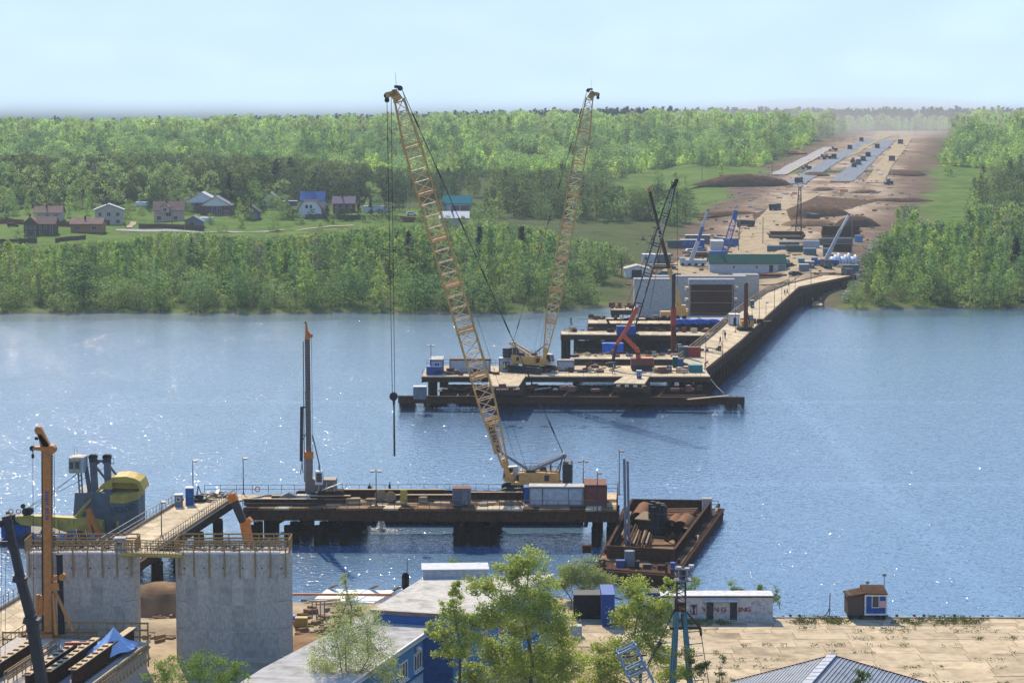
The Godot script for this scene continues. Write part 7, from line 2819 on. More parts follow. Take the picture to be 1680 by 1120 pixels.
func platform(called_label: String, q: Array, nu: int, nv: int, piles: Array, girder := 1.4) -> Node3D:
	var o := thing("work_platform", called_label, "platform", q[0])
	slabs(o, "deck_slab", q, nu, nv, 0.22, ["deck_0", "deck_1", "deck_2", "deck_3"], 0.04, 0.012)
	for w in [0.0, 1.0]:
		var b := B.new()
		var down := Vector3(0, girder / 2 + 0.22, 0)
		b.bar(bilinear(q, 0, w) - down, bilinear(q, 1, w) - down, 0.3, girder)
		for y in [0.26, girder + 0.2]:
			b.bar(bilinear(q, 0, w) - Vector3(0, y, 0), bilinear(q, 1, w) - Vector3(0, y, 0), 0.6, 0.1)
		part(b, "edge_girder", mats.dark_rust, o)
	for i in 7:
		beam_row(o, "cross_beam", bilinear(q, i / 6.0, 0.02) - Vector3(0, girder, 0), bilinear(q, i / 6.0, 0.98) - Vector3(0, girder, 0), 0.4, 0.8, "dark_rust")
	for u in piles:
		pile_set(o, [bilinear(q, u, 0.06), bilinear(q, u, 0.5), bilinear(q, u, 0.94)], q[0].y - girder - 0.2, 0.55)
	return o

func box_wall(o: Node3D, a: Vector3, c: Vector3, deep_: float, tops: Array, m := "pile_steel") -> void:
	var back := Vector3(0, 0, -deep_)
	var ring := [a, c, c + back, a + back]
	for s in 4:
		var b := B.new()
		var p: Vector3 = ring[s]
		var r: Vector3 = ring[(s + 1) % 4]
		var n := maxi(2, int(p.distance_to(r) / 0.8))
		var off := (r - p).normalized().cross(Vector3.UP) * 0.2
		for i in n:
			var f := p.lerp(r, float(i) / n) + off * (1 if i % 2 else -1)
			var g := p.lerp(r, float(i + 1) / n) + off * (-1 if i % 2 else 1)
			var up := Vector3(0, tops[i % tops.size()], 0)
			b.face(f + up, g + up, g - Vector3(0, 3, 0), f - Vector3(0, 3, 0), -off)
		part(b, "sheet_wall", mats[m], o)

func far_trestle() -> void:
	var h := FAR_DECK
	var right := [spot(1160, 606, h), spot(1217, 560, h), spot(1262, 517, h), spot(1311, 472, h), spot(1369, 459.5, h), spot(1405, 452, h)]
	var left := [spot(1116, 592, h), spot(1170, 549, h), spot(1206, 517, h), spot(1258, 480, h), spot(1296, 465, h), spot(1350, 452, h)]
	var o := thing("road_trestle", "long pale slab road on dark piles curving to the far bank beside the rebar tower", "trestle", spot(1190, 600, h))
	for i in 5:
		var n: int = maxi(2, int(right[i].distance_to(right[i + 1]) / 3.0))
		slabs(o, "deck_slab", [left[i], right[i], right[i + 1], left[i + 1]], 2, mini(n, 18), 0.22, ["deck_0", "deck_1", "deck_2", "deck_3"], 0.04)
		var b := B.new()
		b.bar(right[i] - Vector3(0, 1.0, 0), right[i + 1] - Vector3(0, 1.0, 0), 0.35, 1.5)
		b.bar(left[i] - Vector3(0, 1.0, 0), left[i + 1] - Vector3(0, 1.0, 0), 0.35, 1.5)
		part(b, "edge_girder", mats.dark_rust, o)
		b = B.new()
		b.bar(right[i] + Vector3(0, 0.16, 0), right[i + 1] + Vector3(0, 0.16, 0), 0.35, 0.3)
		part(b, "kerb_beam", mats.rust, o)
		b = B.new()
		b.bar(left[i] + Vector3(0, 0.16, 0), left[i + 1] + Vector3(0, 0.16, 0), 0.35, 0.3)
		part(b, "kerb_beam", mats.old_timber, o)
		var k: int = maxi(2, int(right[i].distance_to(right[i + 1]) / 4.5))
		for j in k:
			var f := (j + 0.5) / k
			var p: Vector3 = right[i].lerp(right[i + 1], f)
			var q: Vector3 = left[i].lerp(left[i + 1], f)
			pile_set(o, [p + Vector3(-0.4, 0, 0), q, p.lerp(q, 0.35)], h - 1.7, 0.5)
			b = B.new()
			b.bar(p - Vector3(0, 2.0, 0), q - Vector3(0, 2.0, 0), 0.5, 0.5)
			part(b, "cross_beam", mats.dark_rust, o)
			b = B.new()
			b.box(p + Vector3(0.2, -2.6, 0), Vector3(0.25, 3.6, 0.3))
			part(b, "fender_pile", mats.dark_rust, o)
		b = B.new()
		var m0: Vector3 = right[i].lerp(left[i], 0.12)
		var m1: Vector3 = right[i + 1].lerp(left[i + 1], 0.12)
		b.bar(m0 - Vector3(0, 3.1, 0), m1 - Vector3(0, 3.1, 0), 0.2, 3.6)
		part(b, "sheeting", mats.pile_steel, o)
	railing([left[0] + Vector3(-0.3, 0, 0), left[1] + Vector3(-0.3, 0, 0), left[2] + Vector3(-0.3, 0, 0), left[3] + Vector3(-0.3, 0, 0), left[4] + Vector3(-0.3, 0, 0)], "dark plank faced railing along the pier side of the far slab road", "", 1.3, 2.0, "old_timber", 0.09)
	for e in [[1234, 542, "nearest the small red rig"], [1246, 528, "second"], [1257, 536, "beside two walking men"], [1271, 505, "fourth"], [1283, 497, "fifth"], [1295, 487, "before the orange netting"], [1305, 478, "where the road bends"], [1331, 466, "past the bend"], [1207, 545, "by the white cabin"], [1186, 588, "near the road's near end"], [1158, 600, "by the teal container"]]:
		lamp_post(spot(e[0], e[1], h), 5.6, "thin lamp post on the far slab road, the one " + e[2], "lamp posts of the far slab road")
	var q := [spot(692, 617, h), spot(1166, 617, h), spot(1150, 599.5, h), spot(700, 599.5, h)]
	o = platform("dark platform with sunlit slabs under the farther crawler crane", q, 24, 4, [0.03, 0.07, 0.93, 0.985], 0.85)
	for e in [[[800, 633], [851, 633], [862, 617], [803, 617]], [[1006, 628], [1058, 629], [1066, 617], [1024, 617]]]:
		var f := []
		for p in e[0] if e[0][0] is Array else e:
			f.append(spot(p[0], p[1], h))
		slabs(o, "deck_slab", f, 3, 3, 0.22, ["deck_0", "deck_1"], 0.04)
		var b := B.new()
		b.slopes([f[0] - Vector3(0, 0.25, 0), f[1] - Vector3(0, 0.25, 0), f[2] - Vector3(0, 0.25, 0), f[3] - Vector3(0, 0.25, 0)], [f[0] + Vector3(0, -1.6, 0), f[1] + Vector3(0, -1.6, 0), f[2] + Vector3(0.3, -3.6, 0), f[3] + Vector3(0, -3.6, 0)])
		part(b, "bay_skirt", mats.dark_rust, o)
		b = B.new()
		for k in 4:
			b.tube((f[0] as Vector3).lerp(f[1], 0.1 + k * 0.27) + Vector3(0, -0.5, 0.3), (f[0] as Vector3).lerp(f[1], 0.22 + k * 0.27) + Vector3(0, -0.5, 0.3), 0.2, 0.2, 8)
		part(b, "strut_end", mats.pale_timber, o)
	railing2(spot(693, 616, h), spot(800, 616, h), "thin railing at the river end of the farther crane's platform front")
	railing2(spot(862, 616.5, h), spot(1005, 616.5, h), "thin railing between the two bays of the farther crane's platform")
	railing2(spot(1068, 617, h), spot(1150, 617, h), "thin railing on the platform front by the teal container")
	railing2(spot(700, 600, h), spot(835, 600, h), "thin railing behind the white cabins of the farther platform")
	railing2(spot(910, 599.5, h), spot(1110, 599.5, h), "thin railing along the back of the farther platform beside the excavator")
	var w := thing("cofferdam", "wide dark steel box with rusty walkway in the water under the farther crane", "cofferdam", spot(940, 668, 0))
	box_wall(w, spot(728, 665, 0), spot(1160, 668, 0), 17.0, [2.0])
	for e in [[[653, 655], [1222, 657], 2.0, 1.3, "dark_rust"], [[655, 653], [1220, 655], 0.9, 0.9, "pile_steel"]]:
		beam_row(w, "ring_beam", spot(e[0][0], e[0][1], e[2]), spot(e[1][0], e[1][1], e[2]), 1.2, e[3], e[4])
	for e in [[[728, 647], [1160, 650]], [[760, 636.5], [1150, 637.5]]]:
		beam_row(w, "waler", spot(e[0][0], e[0][1], 2.3), spot(e[1][0], e[1][1], 2.3), 0.7, 0.5, "rust")
	for x in [766, 845, 925, 1000, 1080]:
		var b := B.new()
		b.tube(spot(x, 651, 2.4), spot(x + 12, 636, 2.4), 0.22, 0.22, 8)
		part(b, "strut", mats.pipe_rust, w)
	for x in [658, 664, 671, 678, 698, 706, 714, 720, 1191, 1199, 1207, 1218]:
		var b := B.new()
		b.tube(spot(x, 666, -3), spot(x, 658, 1.6), 0.42, 0.42, 9)
		part(b, "pile", mats.pile_steel, w)
	for x in [655, 662, 671, 1200, 1210, 1218]:
		var b := B.new()
		b.box(spot(x, 654, 3.2), Vector3(0.07, 1.3, 0.07))
		part(b, "stanchion", mats.dark_steel, w)
	beam_row(w, "walkway_plank", spot(1128, 655, 2.5), spot(1195, 649, 2.7), 0.7, 0.15, "pale_timber")
	var b := B.new()
	b.path([spot(1158, 607, h), spot(1166, 622, 4.6), spot(1176, 634, 3.4), spot(1188, 645, 2.4)], 0.09)
	solo(b, "hose", mats.pale_rope, "pale hose hanging from the road end down to the low steel walkway", "hose")
	var g := RandomNumberGenerator.new()
	g.seed = 2
	b = B.new()
	for i in 380:
		var f := g.randf()
		leaves(b, g, spot(742 + g.randfn() * 5 * (1 - f), 668.5, 0.05) + Vector3(0, f * 1.9, 0.2 + g.randf() * 0.3), 0.22)
	for i in 260:
		leaves(b, g, spot(745 + g.randfn() * 18, 669 + g.randfn() * 0.6, 0.04), 0.4, 0.92)
	b.path([spot(752, 646, 2.4), spot(748, 652, 2.2), spot(746, 656, 1.7)], 0.13)
	solo(b, "water_jet", mats.foam, "white pump water spouting off the wide steel box into the river", "water jet").set_meta("kind", "thing")

	crawler_crane(spot(873, 610, h), -0.62, deep(969, 153, -spot(873, 610, h).z - 2.0), "tan lattice boom crawler crane on the farther platform, boom leaning towards the road")
	var op := {"wall": "panel_grey", "roof": "roof_cream", "frame": "deep_blue", "over": 0.12, "windows": [[0.35, 0.75, 0.45, 0.8]]}
	cabin("site_cabin", "white cabin with cream roof at the river end of the farther platform", "cabin", spot(706, 613, h), spot(726, 613, h), 6.0, 2.6, op)
	cabin("site_cabin", "long pale grey cabin with dark edges beside the white cabin on the farther platform", "cabin", spot(738, 611, h), spot(804, 611, h), 2.4, 2.5, {"wall": "panel_grey", "roof": "old_timber", "frame": "dark_steel"})
	cabin("container", "bright blue box with a round red mark before the white cabin of the farther platform", "container", spot(699, 615, h), spot(725, 615, h), 1.5, 1.45, {"wall": "blue_paint", "roof": "blue_paint"})
	b = B.new()
	b.tube(spot(704, 614, h) + Vector3(0, 0.9, 0.2), spot(704, 614, h) + Vector3(0, 0.9, 0.3), 0.34, 0.34, 12)
	part(b, "round_mark", mats.red_paint, get_node("container_%03d" % counts["container"]))
	cabin("container", "grey container with a rusty patch behind the farther crane", "container", spot(819, 609, h), spot(850, 609, h), 2.4, 2.4, {"wall": "panel_grey", "roof": "panel_grey", "doors": [[0.2, 0.55, "red_brown", 0.8]], "frame": "grey_steel"})
	cabin("container", "grey container standing right of the farther crane's tracks", "container", spot(915, 608, h), spot(942, 608, h), 2.3, 1.9, {"wall": "panel_grey", "roof": "pale_concrete", "frame": "grey_steel", "ribs": 9})
	cabin("container", "small grey steel hut on the low walkway at the river end", "container", spot(678, 655, 2.6), spot(699, 655, 2.6), 2.2, 2.2, {"wall": "grey_steel", "roof": "panel_grey", "ribs": 5})
	cabin("container", "teal container at the near end of the far slab road", "container", spot(1131, 611, h), spot(1153, 611, h), 2.4, 1.3, {"wall": "teal", "roof": "teal", "ribs": 8})
	cabin("portable_toilet", "green portable toilet on the farther platform near the road railing", "toilet", spot(1104, 603, h), spot(1112.5, 603, h), 1.1, 2.0, {"wall": "green_paint", "roof": "white_paint"})
	cabin("generator_box", "blue box behind the green portable toilet", "box", spot(1112, 601, h), spot(1122, 601, h), 1.2, 1.4, {"wall": "blue_paint", "roof": "ship_grey"})
	cabin("container", "dark grey hut beside the red machine above the farther platform", "container", spot(1114, 585, h), spot(1129, 585, h), 2.2, 1.9, {"wall": "ship_grey", "roof": "pale_concrete"})
	cabin("generator_box", "red compressor standing by the near railing of the far slab road", "compressor", spot(1130, 586, h), spot(1150, 586, h), 1.8, 1.9, {"wall": "red_paint", "roof": "red_brown", "ribs": 4})
	cabin("site_cabin", "white cabin with a dark door standing on the far slab road", "cabin", spot(1197.5, 534, h), spot(1213, 534, h), 3.2, 2.5, {"wall": "white_paint", "roof": "white_paint", "doors": [[0.4, 0.7, "black_rubber", 0.75]], "frame": "grey_steel"})
	cabin("generator_box", "green box by the railing behind the small red rig", "box", spot(1232, 505, h), spot(1238, 505, h), 1.2, 1.8, {"wall": "dark_green", "roof": "panel_grey"})
	cabin("control_box", "blue control box on the crane bay below the orange excavator", "box", spot(1045, 621, h), spot(1053, 621, h), 0.8, 1.4, {"wall": "blue_paint", "roof": "white_paint", "windows": [[0.2, 0.8, 0.4, 0.85]]})
	lamp_post(spot(707, 614, h), 5.5, "lamp post before the white cabin at the river end of the farther platform", "lamp posts of the far slab road", 2)
	for e in [[827.5, 611, "walking", "in a green vest beside the farther crane's counterweight", Color(0.25, 0.5, 0.08), Color(0.05, 0.06, 0.09)], [833, 611, "standing", "in dark clothes just right of the green vested one", Color(0.06, 0.06, 0.07), Color(0.05, 0.05, 0.06)], [1007, 613, "walking", "in grey on the crane bay below the excavator", Color(0.2, 0.22, 0.2), Color(0.12, 0.12, 0.12)], [1182, 565, "walking", "in black walking on the far slab road past the planks", Color(0.02, 0.02, 0.025), Color(0.02, 0.02, 0.025)], [1190, 556, "standing", "in dark blue by the railing of the far slab road", Color(0.03, 0.04, 0.08), Color(0.02, 0.02, 0.03)], [1288, 485, "walking", "in black, the left of a pair up the far slab road", Color(0.02, 0.02, 0.025), Color(0.02, 0.02, 0.02)], [1292, 484, "walking", "in dark grey, the right of a pair up the far slab road", Color(0.05, 0.05, 0.06), Color(0.02, 0.02, 0.03)], [1294, 469, "standing", "in pale shirt at the bend of the far slab road", Color(0.4, 0.42, 0.45), Color(0.05, 0.06, 0.1)], [1157, 604, "bending", "in red beside the kerb at the road end", Color(0.3, 0.06, 0.04), Color(0.1, 0.06, 0.05)]]:
		person(spot(e[0], e[1], h), rng.randf() * 6.0, "worker " + e[3], e[2], e[4], e[5])
	inner_platforms()
	excavator()
	red_rig(spot(1104, 592, 4.0), 17.5, 6.0, "dark red drill rig whose mast stands before the yellow crane base", true)
	red_rig(spot(1223, 542, h), 10.5, 6.0, "small rig with a red mast on the far slab road", false)
	far_piers()
	b = B.new()
	var bp := spot(1173, 683, 0)
	b.tube(bp + Vector3(0, -0.4, 0), bp + Vector3(0, 0.35, 0), 0.55, 0.5, 12)
	b.tube(bp + Vector3(0, 0.35, 0), bp + Vector3(0, 1.1, 0), 0.28, 0.05, 10)
	solo(b, "buoy", mats.white_paint, "white river buoy floating below the end of the low walkway", "buoy")
	b = B.new()
	b.tube(spot(937, 532, -1), spot(937, 522, 1.6), 0.2, 0.2, 6)
	solo(b, "marker_post", mats.dark_steel, "thin dark post standing alone in the water left of the inner platforms", "post")

func inner_platforms() -> void:
	var h := FAR_DECK
	platform("narrow inner platform with a sunlit edge, the long one before the blue sheeting", [spot(921, 548, h), spot(1172, 550, h), spot(1172, 544, h), spot(921, 543, h)], 22, 1, [0.015, 0.045, 0.3, 0.6, 0.9], 1.0)
	platform("dark inner platform just before the far concrete piers", [spot(965, 530, h), spot(1190, 531, h), spot(1196, 521, h), spot(966, 521, h)], 14, 2, [0.02, 0.04, 0.4, 0.8], 1.5)
	platform("short low platform farthest out with red gear on it", [spot(1003, 508, h), spot(1042, 508, h), spot(1042, 503, h), spot(1003, 503, h)], 5, 1, [0.1, 0.25], 1.0)
	platform("inner platform of pale slabs behind the orange excavator", [spot(935, 588, h), spot(1112, 589, h), spot(1106, 581, h), spot(940, 581, h)], 12, 2, [0.05, 0.5, 0.95], 1.2)
	var w := thing("cofferdam", "dark sheet pile box with a ragged top between the inner platforms", "cofferdam", spot(1020, 582, 0))
	box_wall(w, spot(945, 586, 3.0), spot(1082, 586, 3.0), 12.0, [2.4, 2.4, 2.4, 2.9, 2.4, 2.6])
	w = thing("cofferdam", "dark sheet pile box behind the long sunlit inner platform", "cofferdam", spot(1050, 545, 0))
	box_wall(w, spot(1000, 553, 3.0), spot(1170, 553, 3.0), 14.0, [3.0, 3.0, 3.2])
	for e in [[988, 1023, 578, 3.2, 1.9, "left of the excavator's lower arm"], [1108, 1188, 541, 3.2, 2.4, "hung before the rebar tower"]]:
		var b := B.new()
		var a := spot(e[0], e[2], e[3] + 1.0)
		var c := spot(e[1], e[2], e[3] + 1.0)
		var n := int(a.distance_to(c) / 0.7)
		for i in n:
			for j in 4:
				var f := func(u, v):
					var p := a.lerp(c, u / float(n)) + Vector3(0, e[4] * (1.0 - v / 4.0) + (hills.get_noise_2d(u * 40, 5) * 0.5 if v == 0 else 0.0), 0)
					return p + Vector3(0, 0, 0.25 + hills.get_noise_2d(u * 70, v * 40) * 0.3)
				b.face(f.call(i, j), f.call(i + 1, j), f.call(i + 1, j + 1), f.call(i, j + 1), Vector3.BACK)
			b.face(a.lerp(c, i / float(n)) + Vector3(0, e[4], 0.2), a.lerp(c, (i + 1) / float(n)) + Vector3(0, e[4], 0.2), a.lerp(c, (i + 1) / float(n)) + Vector3(0, e[4], -2.5), a.lerp(c, i / float(n)) + Vector3(0, e[4], -2.5), Vector3.UP)
		solo(b, "tarpaulin", mats.blue_tarp, "long blue sheeting " + e[5], "tarpaulin")
	var g := RandomNumberGenerator.new()
	g.seed = 6
	for e in [[925, 1160, 544, 30, "scattered steel gear on the long sunlit inner platform"], [968, 1100, 524, 30, "timber and steel litter on the dark inner platform"], [1004, 1038, 505, 14, "red steel gear on the farthest low platform"], [942, 1040, 584, 16, "pipes and beams on the pale inner platform"], [1050, 1110, 585, 12, "small gear beside the dark red drill rig"], [1120, 1185, 575, 14, "planks stacked along the road railing by the red compressor"], [960, 1000, 602, 10, "frames of reinforcement behind the farther platform railing"], [730, 815, 614, 18, "timber and steel gear along the front of the farther platform"], [885, 1000, 610, 24, "scattered steel, planks and hoses beside the farther crane's tracks"], [1075, 1125, 611, 14, "small gear on the farther platform by the green toilet"], [720, 1150, 641, 34, "rusty struts and frames inside the wide steel box"], [1195, 1250, 530, 14, "gear and planks on the far slab road round the small red rig"]]:
		var t := thing("site_gear", e[4], "gear", spot((e[0] + e[1]) / 2.0, e[2], h))
		for i in e[3]:
			var b := B.new()
			var p := spot(g.randf_range(e[0], e[1]), e[2] + g.randf_range(-1.5, 1.5), h)
			var m: Material = mats.rust_red if e[2] == 505 else [mats.dark_rust, mats.rust, mats.pale_timber, mats.grey_steel, mats.red_brown, mats.dark_steel][g.randi() % 6]
			if g.randf() < 0.5:
				b.bar(p + Vector3(0, 0.3, 0), p + Vector3(g.randf_range(-3.5, 3.5), g.randf_range(0.1, 0.9), g.randf_range(-0.5, 0.5)), 0.16, 0.2)
			else:
				b.block(p, Vector3(g.randf_range(0.4, 1.6), g.randf_range(0.3, 1.2), g.randf_range(0.4, 0.9)), g.randf())
			part(b, "gear_piece", m, t)
	railing2(spot(926, 544, h), spot(1165, 545, h), "rusty railing on the long sunlit inner platform")
	railing2(spot(968, 522, h), spot(1030, 522, h), "railing at the river end of the dark inner platform")
	railing2(spot(945, 582, h), spot(1060, 582, h), "railing along the pale inner platform behind the excavator")

func excavator() -> void:
	var at := spot(1055, 607, FAR_DECK)
	var d := -at.z
	var p := func(x, y, z := 0.0): return deep(x, y, d) + Vector3(0, 0, z)
	var o := thing("excavator", "orange excavator with a raised jointed arm on the farther platform", "excavator", at, 0.0)
	tracks(o, 4.6, 1.0, 0.8, 2.8)
	var b := B.new()
	b.box(p.call(1053, 594), Vector3(4.2, 1.6, 2.8))
	part(b, "machine_house", mats.red_brown, o)
	b = B.new()
	b.box(p.call(1063, 592, -0.3), Vector3(2.2, 1.3, 2.9))
	part(b, "engine_hood", mats.orange, o)
	b = B.new()
	b.bar(p.call(1047, 592, 0.4), p.call(1047, 578, 0.4), 0.6, 0.9)
	b.bar(p.call(1048, 581, 0.4), p.call(1044, 570, 0.4), 0.6, 0.9)
	b.bar(p.call(1045, 573, 0.4), p.call(1024, 551, 0.4), 0.55, 0.8)
	part(b, "arm_boom", mats.red_orange, o)
	b = B.new()
	b.bar(p.call(1044, 567, 0.4), p.call(1026, 550, 0.4), 0.2)
	part(b, "ram", mats.grey_steel, o)
	b = B.new()
	b.bar(p.call(1046, 503, 0.4), p.call(1028, 540, 0.4), 0.5, 0.75)
	b.bar(p.call(1028, 540, 0.4), p.call(1010, 567, 0.4), 0.5, 0.6)
	part(b, "arm_stick", mats.red_orange, o)
	b = B.new()
	b.tube(p.call(1045.5, 502, 0.1), p.call(1045.5, 502, 0.7), 0.22, 0.22, 8)
	b.bar(p.call(1047, 500, 0.4), p.call(1044, 504, 0.4), 0.3)
	part(b, "arm_head", mats.white_paint, o)
	b = B.new()
	b.bar(p.call(1011, 565, 0.4), p.call(1006, 590, 0.4), 0.7, 0.6)
	b.box(p.call(1004, 598, 0.4), Vector3(1.4, 1.0, 0.9))
	part(b, "vibrator", mats.dark_steel, o)

func red_rig(at: Vector3, tall: float, wide: float, label: String, dark: bool) -> void:
	var o := thing("drill_rig", label, "drill rig", at, 0.1)
	tracks(o, 3.6, 0.8, 0.6, 2.2)
	var b := B.new(false)
	b.block(Vector3(0.5, 0.85, -0.4), Vector3(2.8, 1.4, 2.0))
	part(b, "machine_house", mats.dark_steel if dark else mats.crane_yellow, o)
	b = B.new(false)
	b.block(Vector3(1.2, 2.2, 0.2), Vector3(1.0, 1.3, 1.0))
	part(b, "cab", mats.grey_steel, o)
	b = B.new(false)
	b.block(Vector3(-0.1, 0.8, 1.0), Vector3(0.85, tall * 0.6, 0.7))
	part(b, "mast", mats.rust_red, o)
	b = B.new(false)
	b.block(Vector3(-0.1, 0.8 + tall * 0.6, 1.0), Vector3(0.7 if dark else 0.85, tall * 0.4 - 0.8, 0.6))
	part(b, "mast", mats.dark_steel if dark else mats.rust_red, o)
	if dark:
		b = B.new(false)
		b.block(Vector3(-0.1, tall * 0.42, 1.05), Vector3(1.05, tall * 0.2, 0.8))
		part(b, "slide", mats.red_paint, o)
	b = B.new(false)
	b.tube(Vector3(-0.1, tall + 0.1, 0.6), Vector3(-0.1, tall + 0.1, 1.4), 0.4, 0.4, 10)
	b.bar(Vector3(0.9, 1.6, 0.6), Vector3(0.1, tall * 0.5, 0.9), 0.2)
	part(b, "mast_head", mats.dark_steel if dark else mats.rust_red, o)

func far_piers() -> void:
	var top := 11.5
	for e in [[1041, 1103, 459, 600.0, 5.0, 521, "big grey concrete pier wall nearest the river beside the lattice crane"], [1072, 1225, 454.5, 632.0, 5.0, 512, "long grey concrete wall behind the rebar tower"], [1205, 1246, 452.0, 645.0, 6.0, 500, "pale ended concrete block beside the far slab road"]]:
		var a := deep(e[0], e[2], e[3])
		var c := deep(e[1], e[2], e[3])
		var o := thing("bridge_pier", e[6], "pier", Vector3((a.x + c.x) / 2, 0, -e[3]))
		var low := deep(e[0], e[5], e[3]).y
		var b := B.new()
		var n := 4
		for i in n:
			b = B.new()
			var y0 := lerpf(low - 2.0, a.y, float(i) / n)
			var y1 := lerpf(low - 2.0, a.y, float(i + 1) / n)
			b.block(Vector3((a.x + c.x) / 2, y0, -e[3] - e[4] / 2), Vector3(c.x - a.x, y1 - y0 - 0.03, e[4]))
			part(b, "concrete_lift", mats.far_concrete, o)
		b = B.new()
		b.block(Vector3((a.x + c.x) / 2, a.y, -e[3] - e[4] / 2), Vector3(c.x - a.x + 0.1, 0.25, e[4] + 0.1))
		part(b, "pale_top", mats.pale_concrete, o)
		for i in 3:
			b = B.new()
			b.box(Vector3(lerpf(a.x, c.x, 0.3 + i * 0.2), a.y - 2.0, -e[3] + 0.03), Vector3(0.12, 0.12, 0.06))
			part(b, "tie_hole", mats.pile_steel, o)
	var d := 606.0
	var a := deep(1132, 517, d)
	var c := deep(1204, 517, d)
	var high := deep(1132, 459, d).y
	var o := thing("rebar_tower", "brown red reinforcement cage with pale formwork top and yellow staging rings", "reinforcement cage", Vector3((a.x + c.x) / 2, a.y, -d))
	var b := B.new()
	b.block(Vector3((a.x + c.x) / 2, a.y, -d - 2.2), Vector3(c.x - a.x - 0.8, high - a.y - 0.5, 3.2))
	part(b, "core", mats.rust_red, o)
	for i in 46:
		b = B.new()
		var x := lerpf(a.x, c.x, i / 45.0)
		b.box(Vector3(x, (a.y + high) / 2, -d), Vector3(0.09, high - a.y, 0.09))
		part(b, "rod", mats.rust_red, o)
	b = B.new()
	for i in 30:
		b.box(Vector3((a.x + c.x) / 2, lerpf(a.y, high, i / 29.0), -d + 0.06), Vector3(c.x - a.x, 0.05, 0.05))
		for x in [a.x, c.x]:
			b.box(Vector3(x, lerpf(a.y, high, i / 29.0), -d - 2.0), Vector3(0.05, 0.05, 4.0))
	part(b, "tie_rod", mats.rust_red, o).set_meta("kind", "stuff")
	b = B.new()
	b.block(Vector3((a.x + c.x) / 2, high - 1.2, -d - 2), Vector3(c.x - a.x + 0.5, 1.35, 4.6))
	part(b, "top_form", mats.pale_concrete, o)
	for y in [477.5, 496.5, 514.0]:
		b = B.new()
		b.block(Vector3((a.x + c.x) / 2, deep(1132, y, d).y, -d + 0.5), Vector3(c.x - a.x + 1.6, 0.12, 0.9))
		part(b, "staging", mats.timber, o)
		for x in [a.x - 0.7, c.x + 0.7]:
			for s in [0.4, 1.0]:
				b = B.new()
				b.box(Vector3(x, deep(1132, y, d).y + s, -d - 1.5), Vector3(0.9, 0.1, 4.2))
				part(b, "side_staging", mats.pale_timber, o)
	var at := spot(1032, 556, FAR_DECK)
	o = thing("lattice_crane", "dark lattice boom crane with rungs coloured as sunlit beside the grey pier wall", "crane", at)
	tracks(o, 5.0, 1.0, 0.8, 3.4)
	b = B.new(false)
	b.block(Vector3(-0.6, 1.1, 0), Vector3(4.2, 1.8, 2.6))
	part(b, "machine_house", mats.blue_paint, o)
	var dd := -at.z
	lattice(o, deep(1033, 548, dd), deep(1106, 303, dd), Vector3(0, 0, 1), [[0, 0.8, 0.9], [0.12, 1.75, 1.6], [0.85, 1.5, 1.4], [1, 0.7, 0.9]], 5, mats.black_rubber, 0.11, 0.045, 2.1, mats.panel_grey)  # pale grey lacing: sunlight on the rungs is put into the colour
	b = B.new()
	b.bar(deep(1104, 310, dd), deep(1110, 297, dd), 0.6, 0.8)
	b.tube(deep(1110, 296, dd) + Vector3(0, 0, -0.4), deep(1110, 296, dd) + Vector3(0, 0, 0.4), 0.45, 0.45, 10)
	b.bar(deep(1101, 300, dd), deep(1113, 299, dd), 0.25)
	part(b, "boom_head", mats.black_rubber, o)
	b = B.new()
	b.tube(deep(1111, 298, dd), deep(1112, 470, dd), 0.05, 0.05, 4, false)
	b.tube(deep(1104, 303, dd), deep(1040, 505, dd) + Vector3(3.5, 0, 0), 0.05, 0.05, 4, false)
	b.tube(deep(1103, 303, dd), deep(1012, 545, dd), 0.045, 0.045, 4, false)
	part(b, "rope", mats.rope, o)
	at = spot(1106, 524, FAR_DECK)
	dd = -at.z
	o = thing("telescopic_crane", "yellow based telescopic crane with a long thin dark boom before the grey pier walls", "crane", at)
	b = B.new(false)
	b.block(Vector3(0, 0.6, 0), Vector3(6.5, 1.4, 2.6))
	b.block(Vector3(1.6, 2.0, 0), Vector3(2.4, 1.5, 2.2))
	part(b, "carrier", mats.crane_yellow, o)
	for i in 8:
		b = B.new(false)
		var x := -2.4 + 1.6 * (i / 2)
		b.tube(Vector3(x, 0.55, 1.0 if i % 2 else -1.35), Vector3(x, 0.55, 1.35 if i % 2 else -1.0), 0.55, 0.55, 10)
		part(b, "wheel", mats.black_rubber, o)
	for e in [[1115, 514, 1111, 480, 1.3, "crane_yellow"], [1111.5, 482, 1098, 440, 1.1, "crane_yellow"], [1101, 452, 1084, 385, 0.85, "dark_rust"], [1085, 388, 1066, 313, 0.65, "dark_rust"]]:
		b = B.new()
		b.bar(deep(e[0], e[1], dd), deep(e[2], e[3], dd), e[4], e[4])
		part(b, "boom_section", mats[e[5]], o)
	b = B.new()
	b.bar(deep(1067, 314, dd), deep(1063, 308, dd), 0.8, 0.7)
	part(b, "boom_head", mats.orange, o)

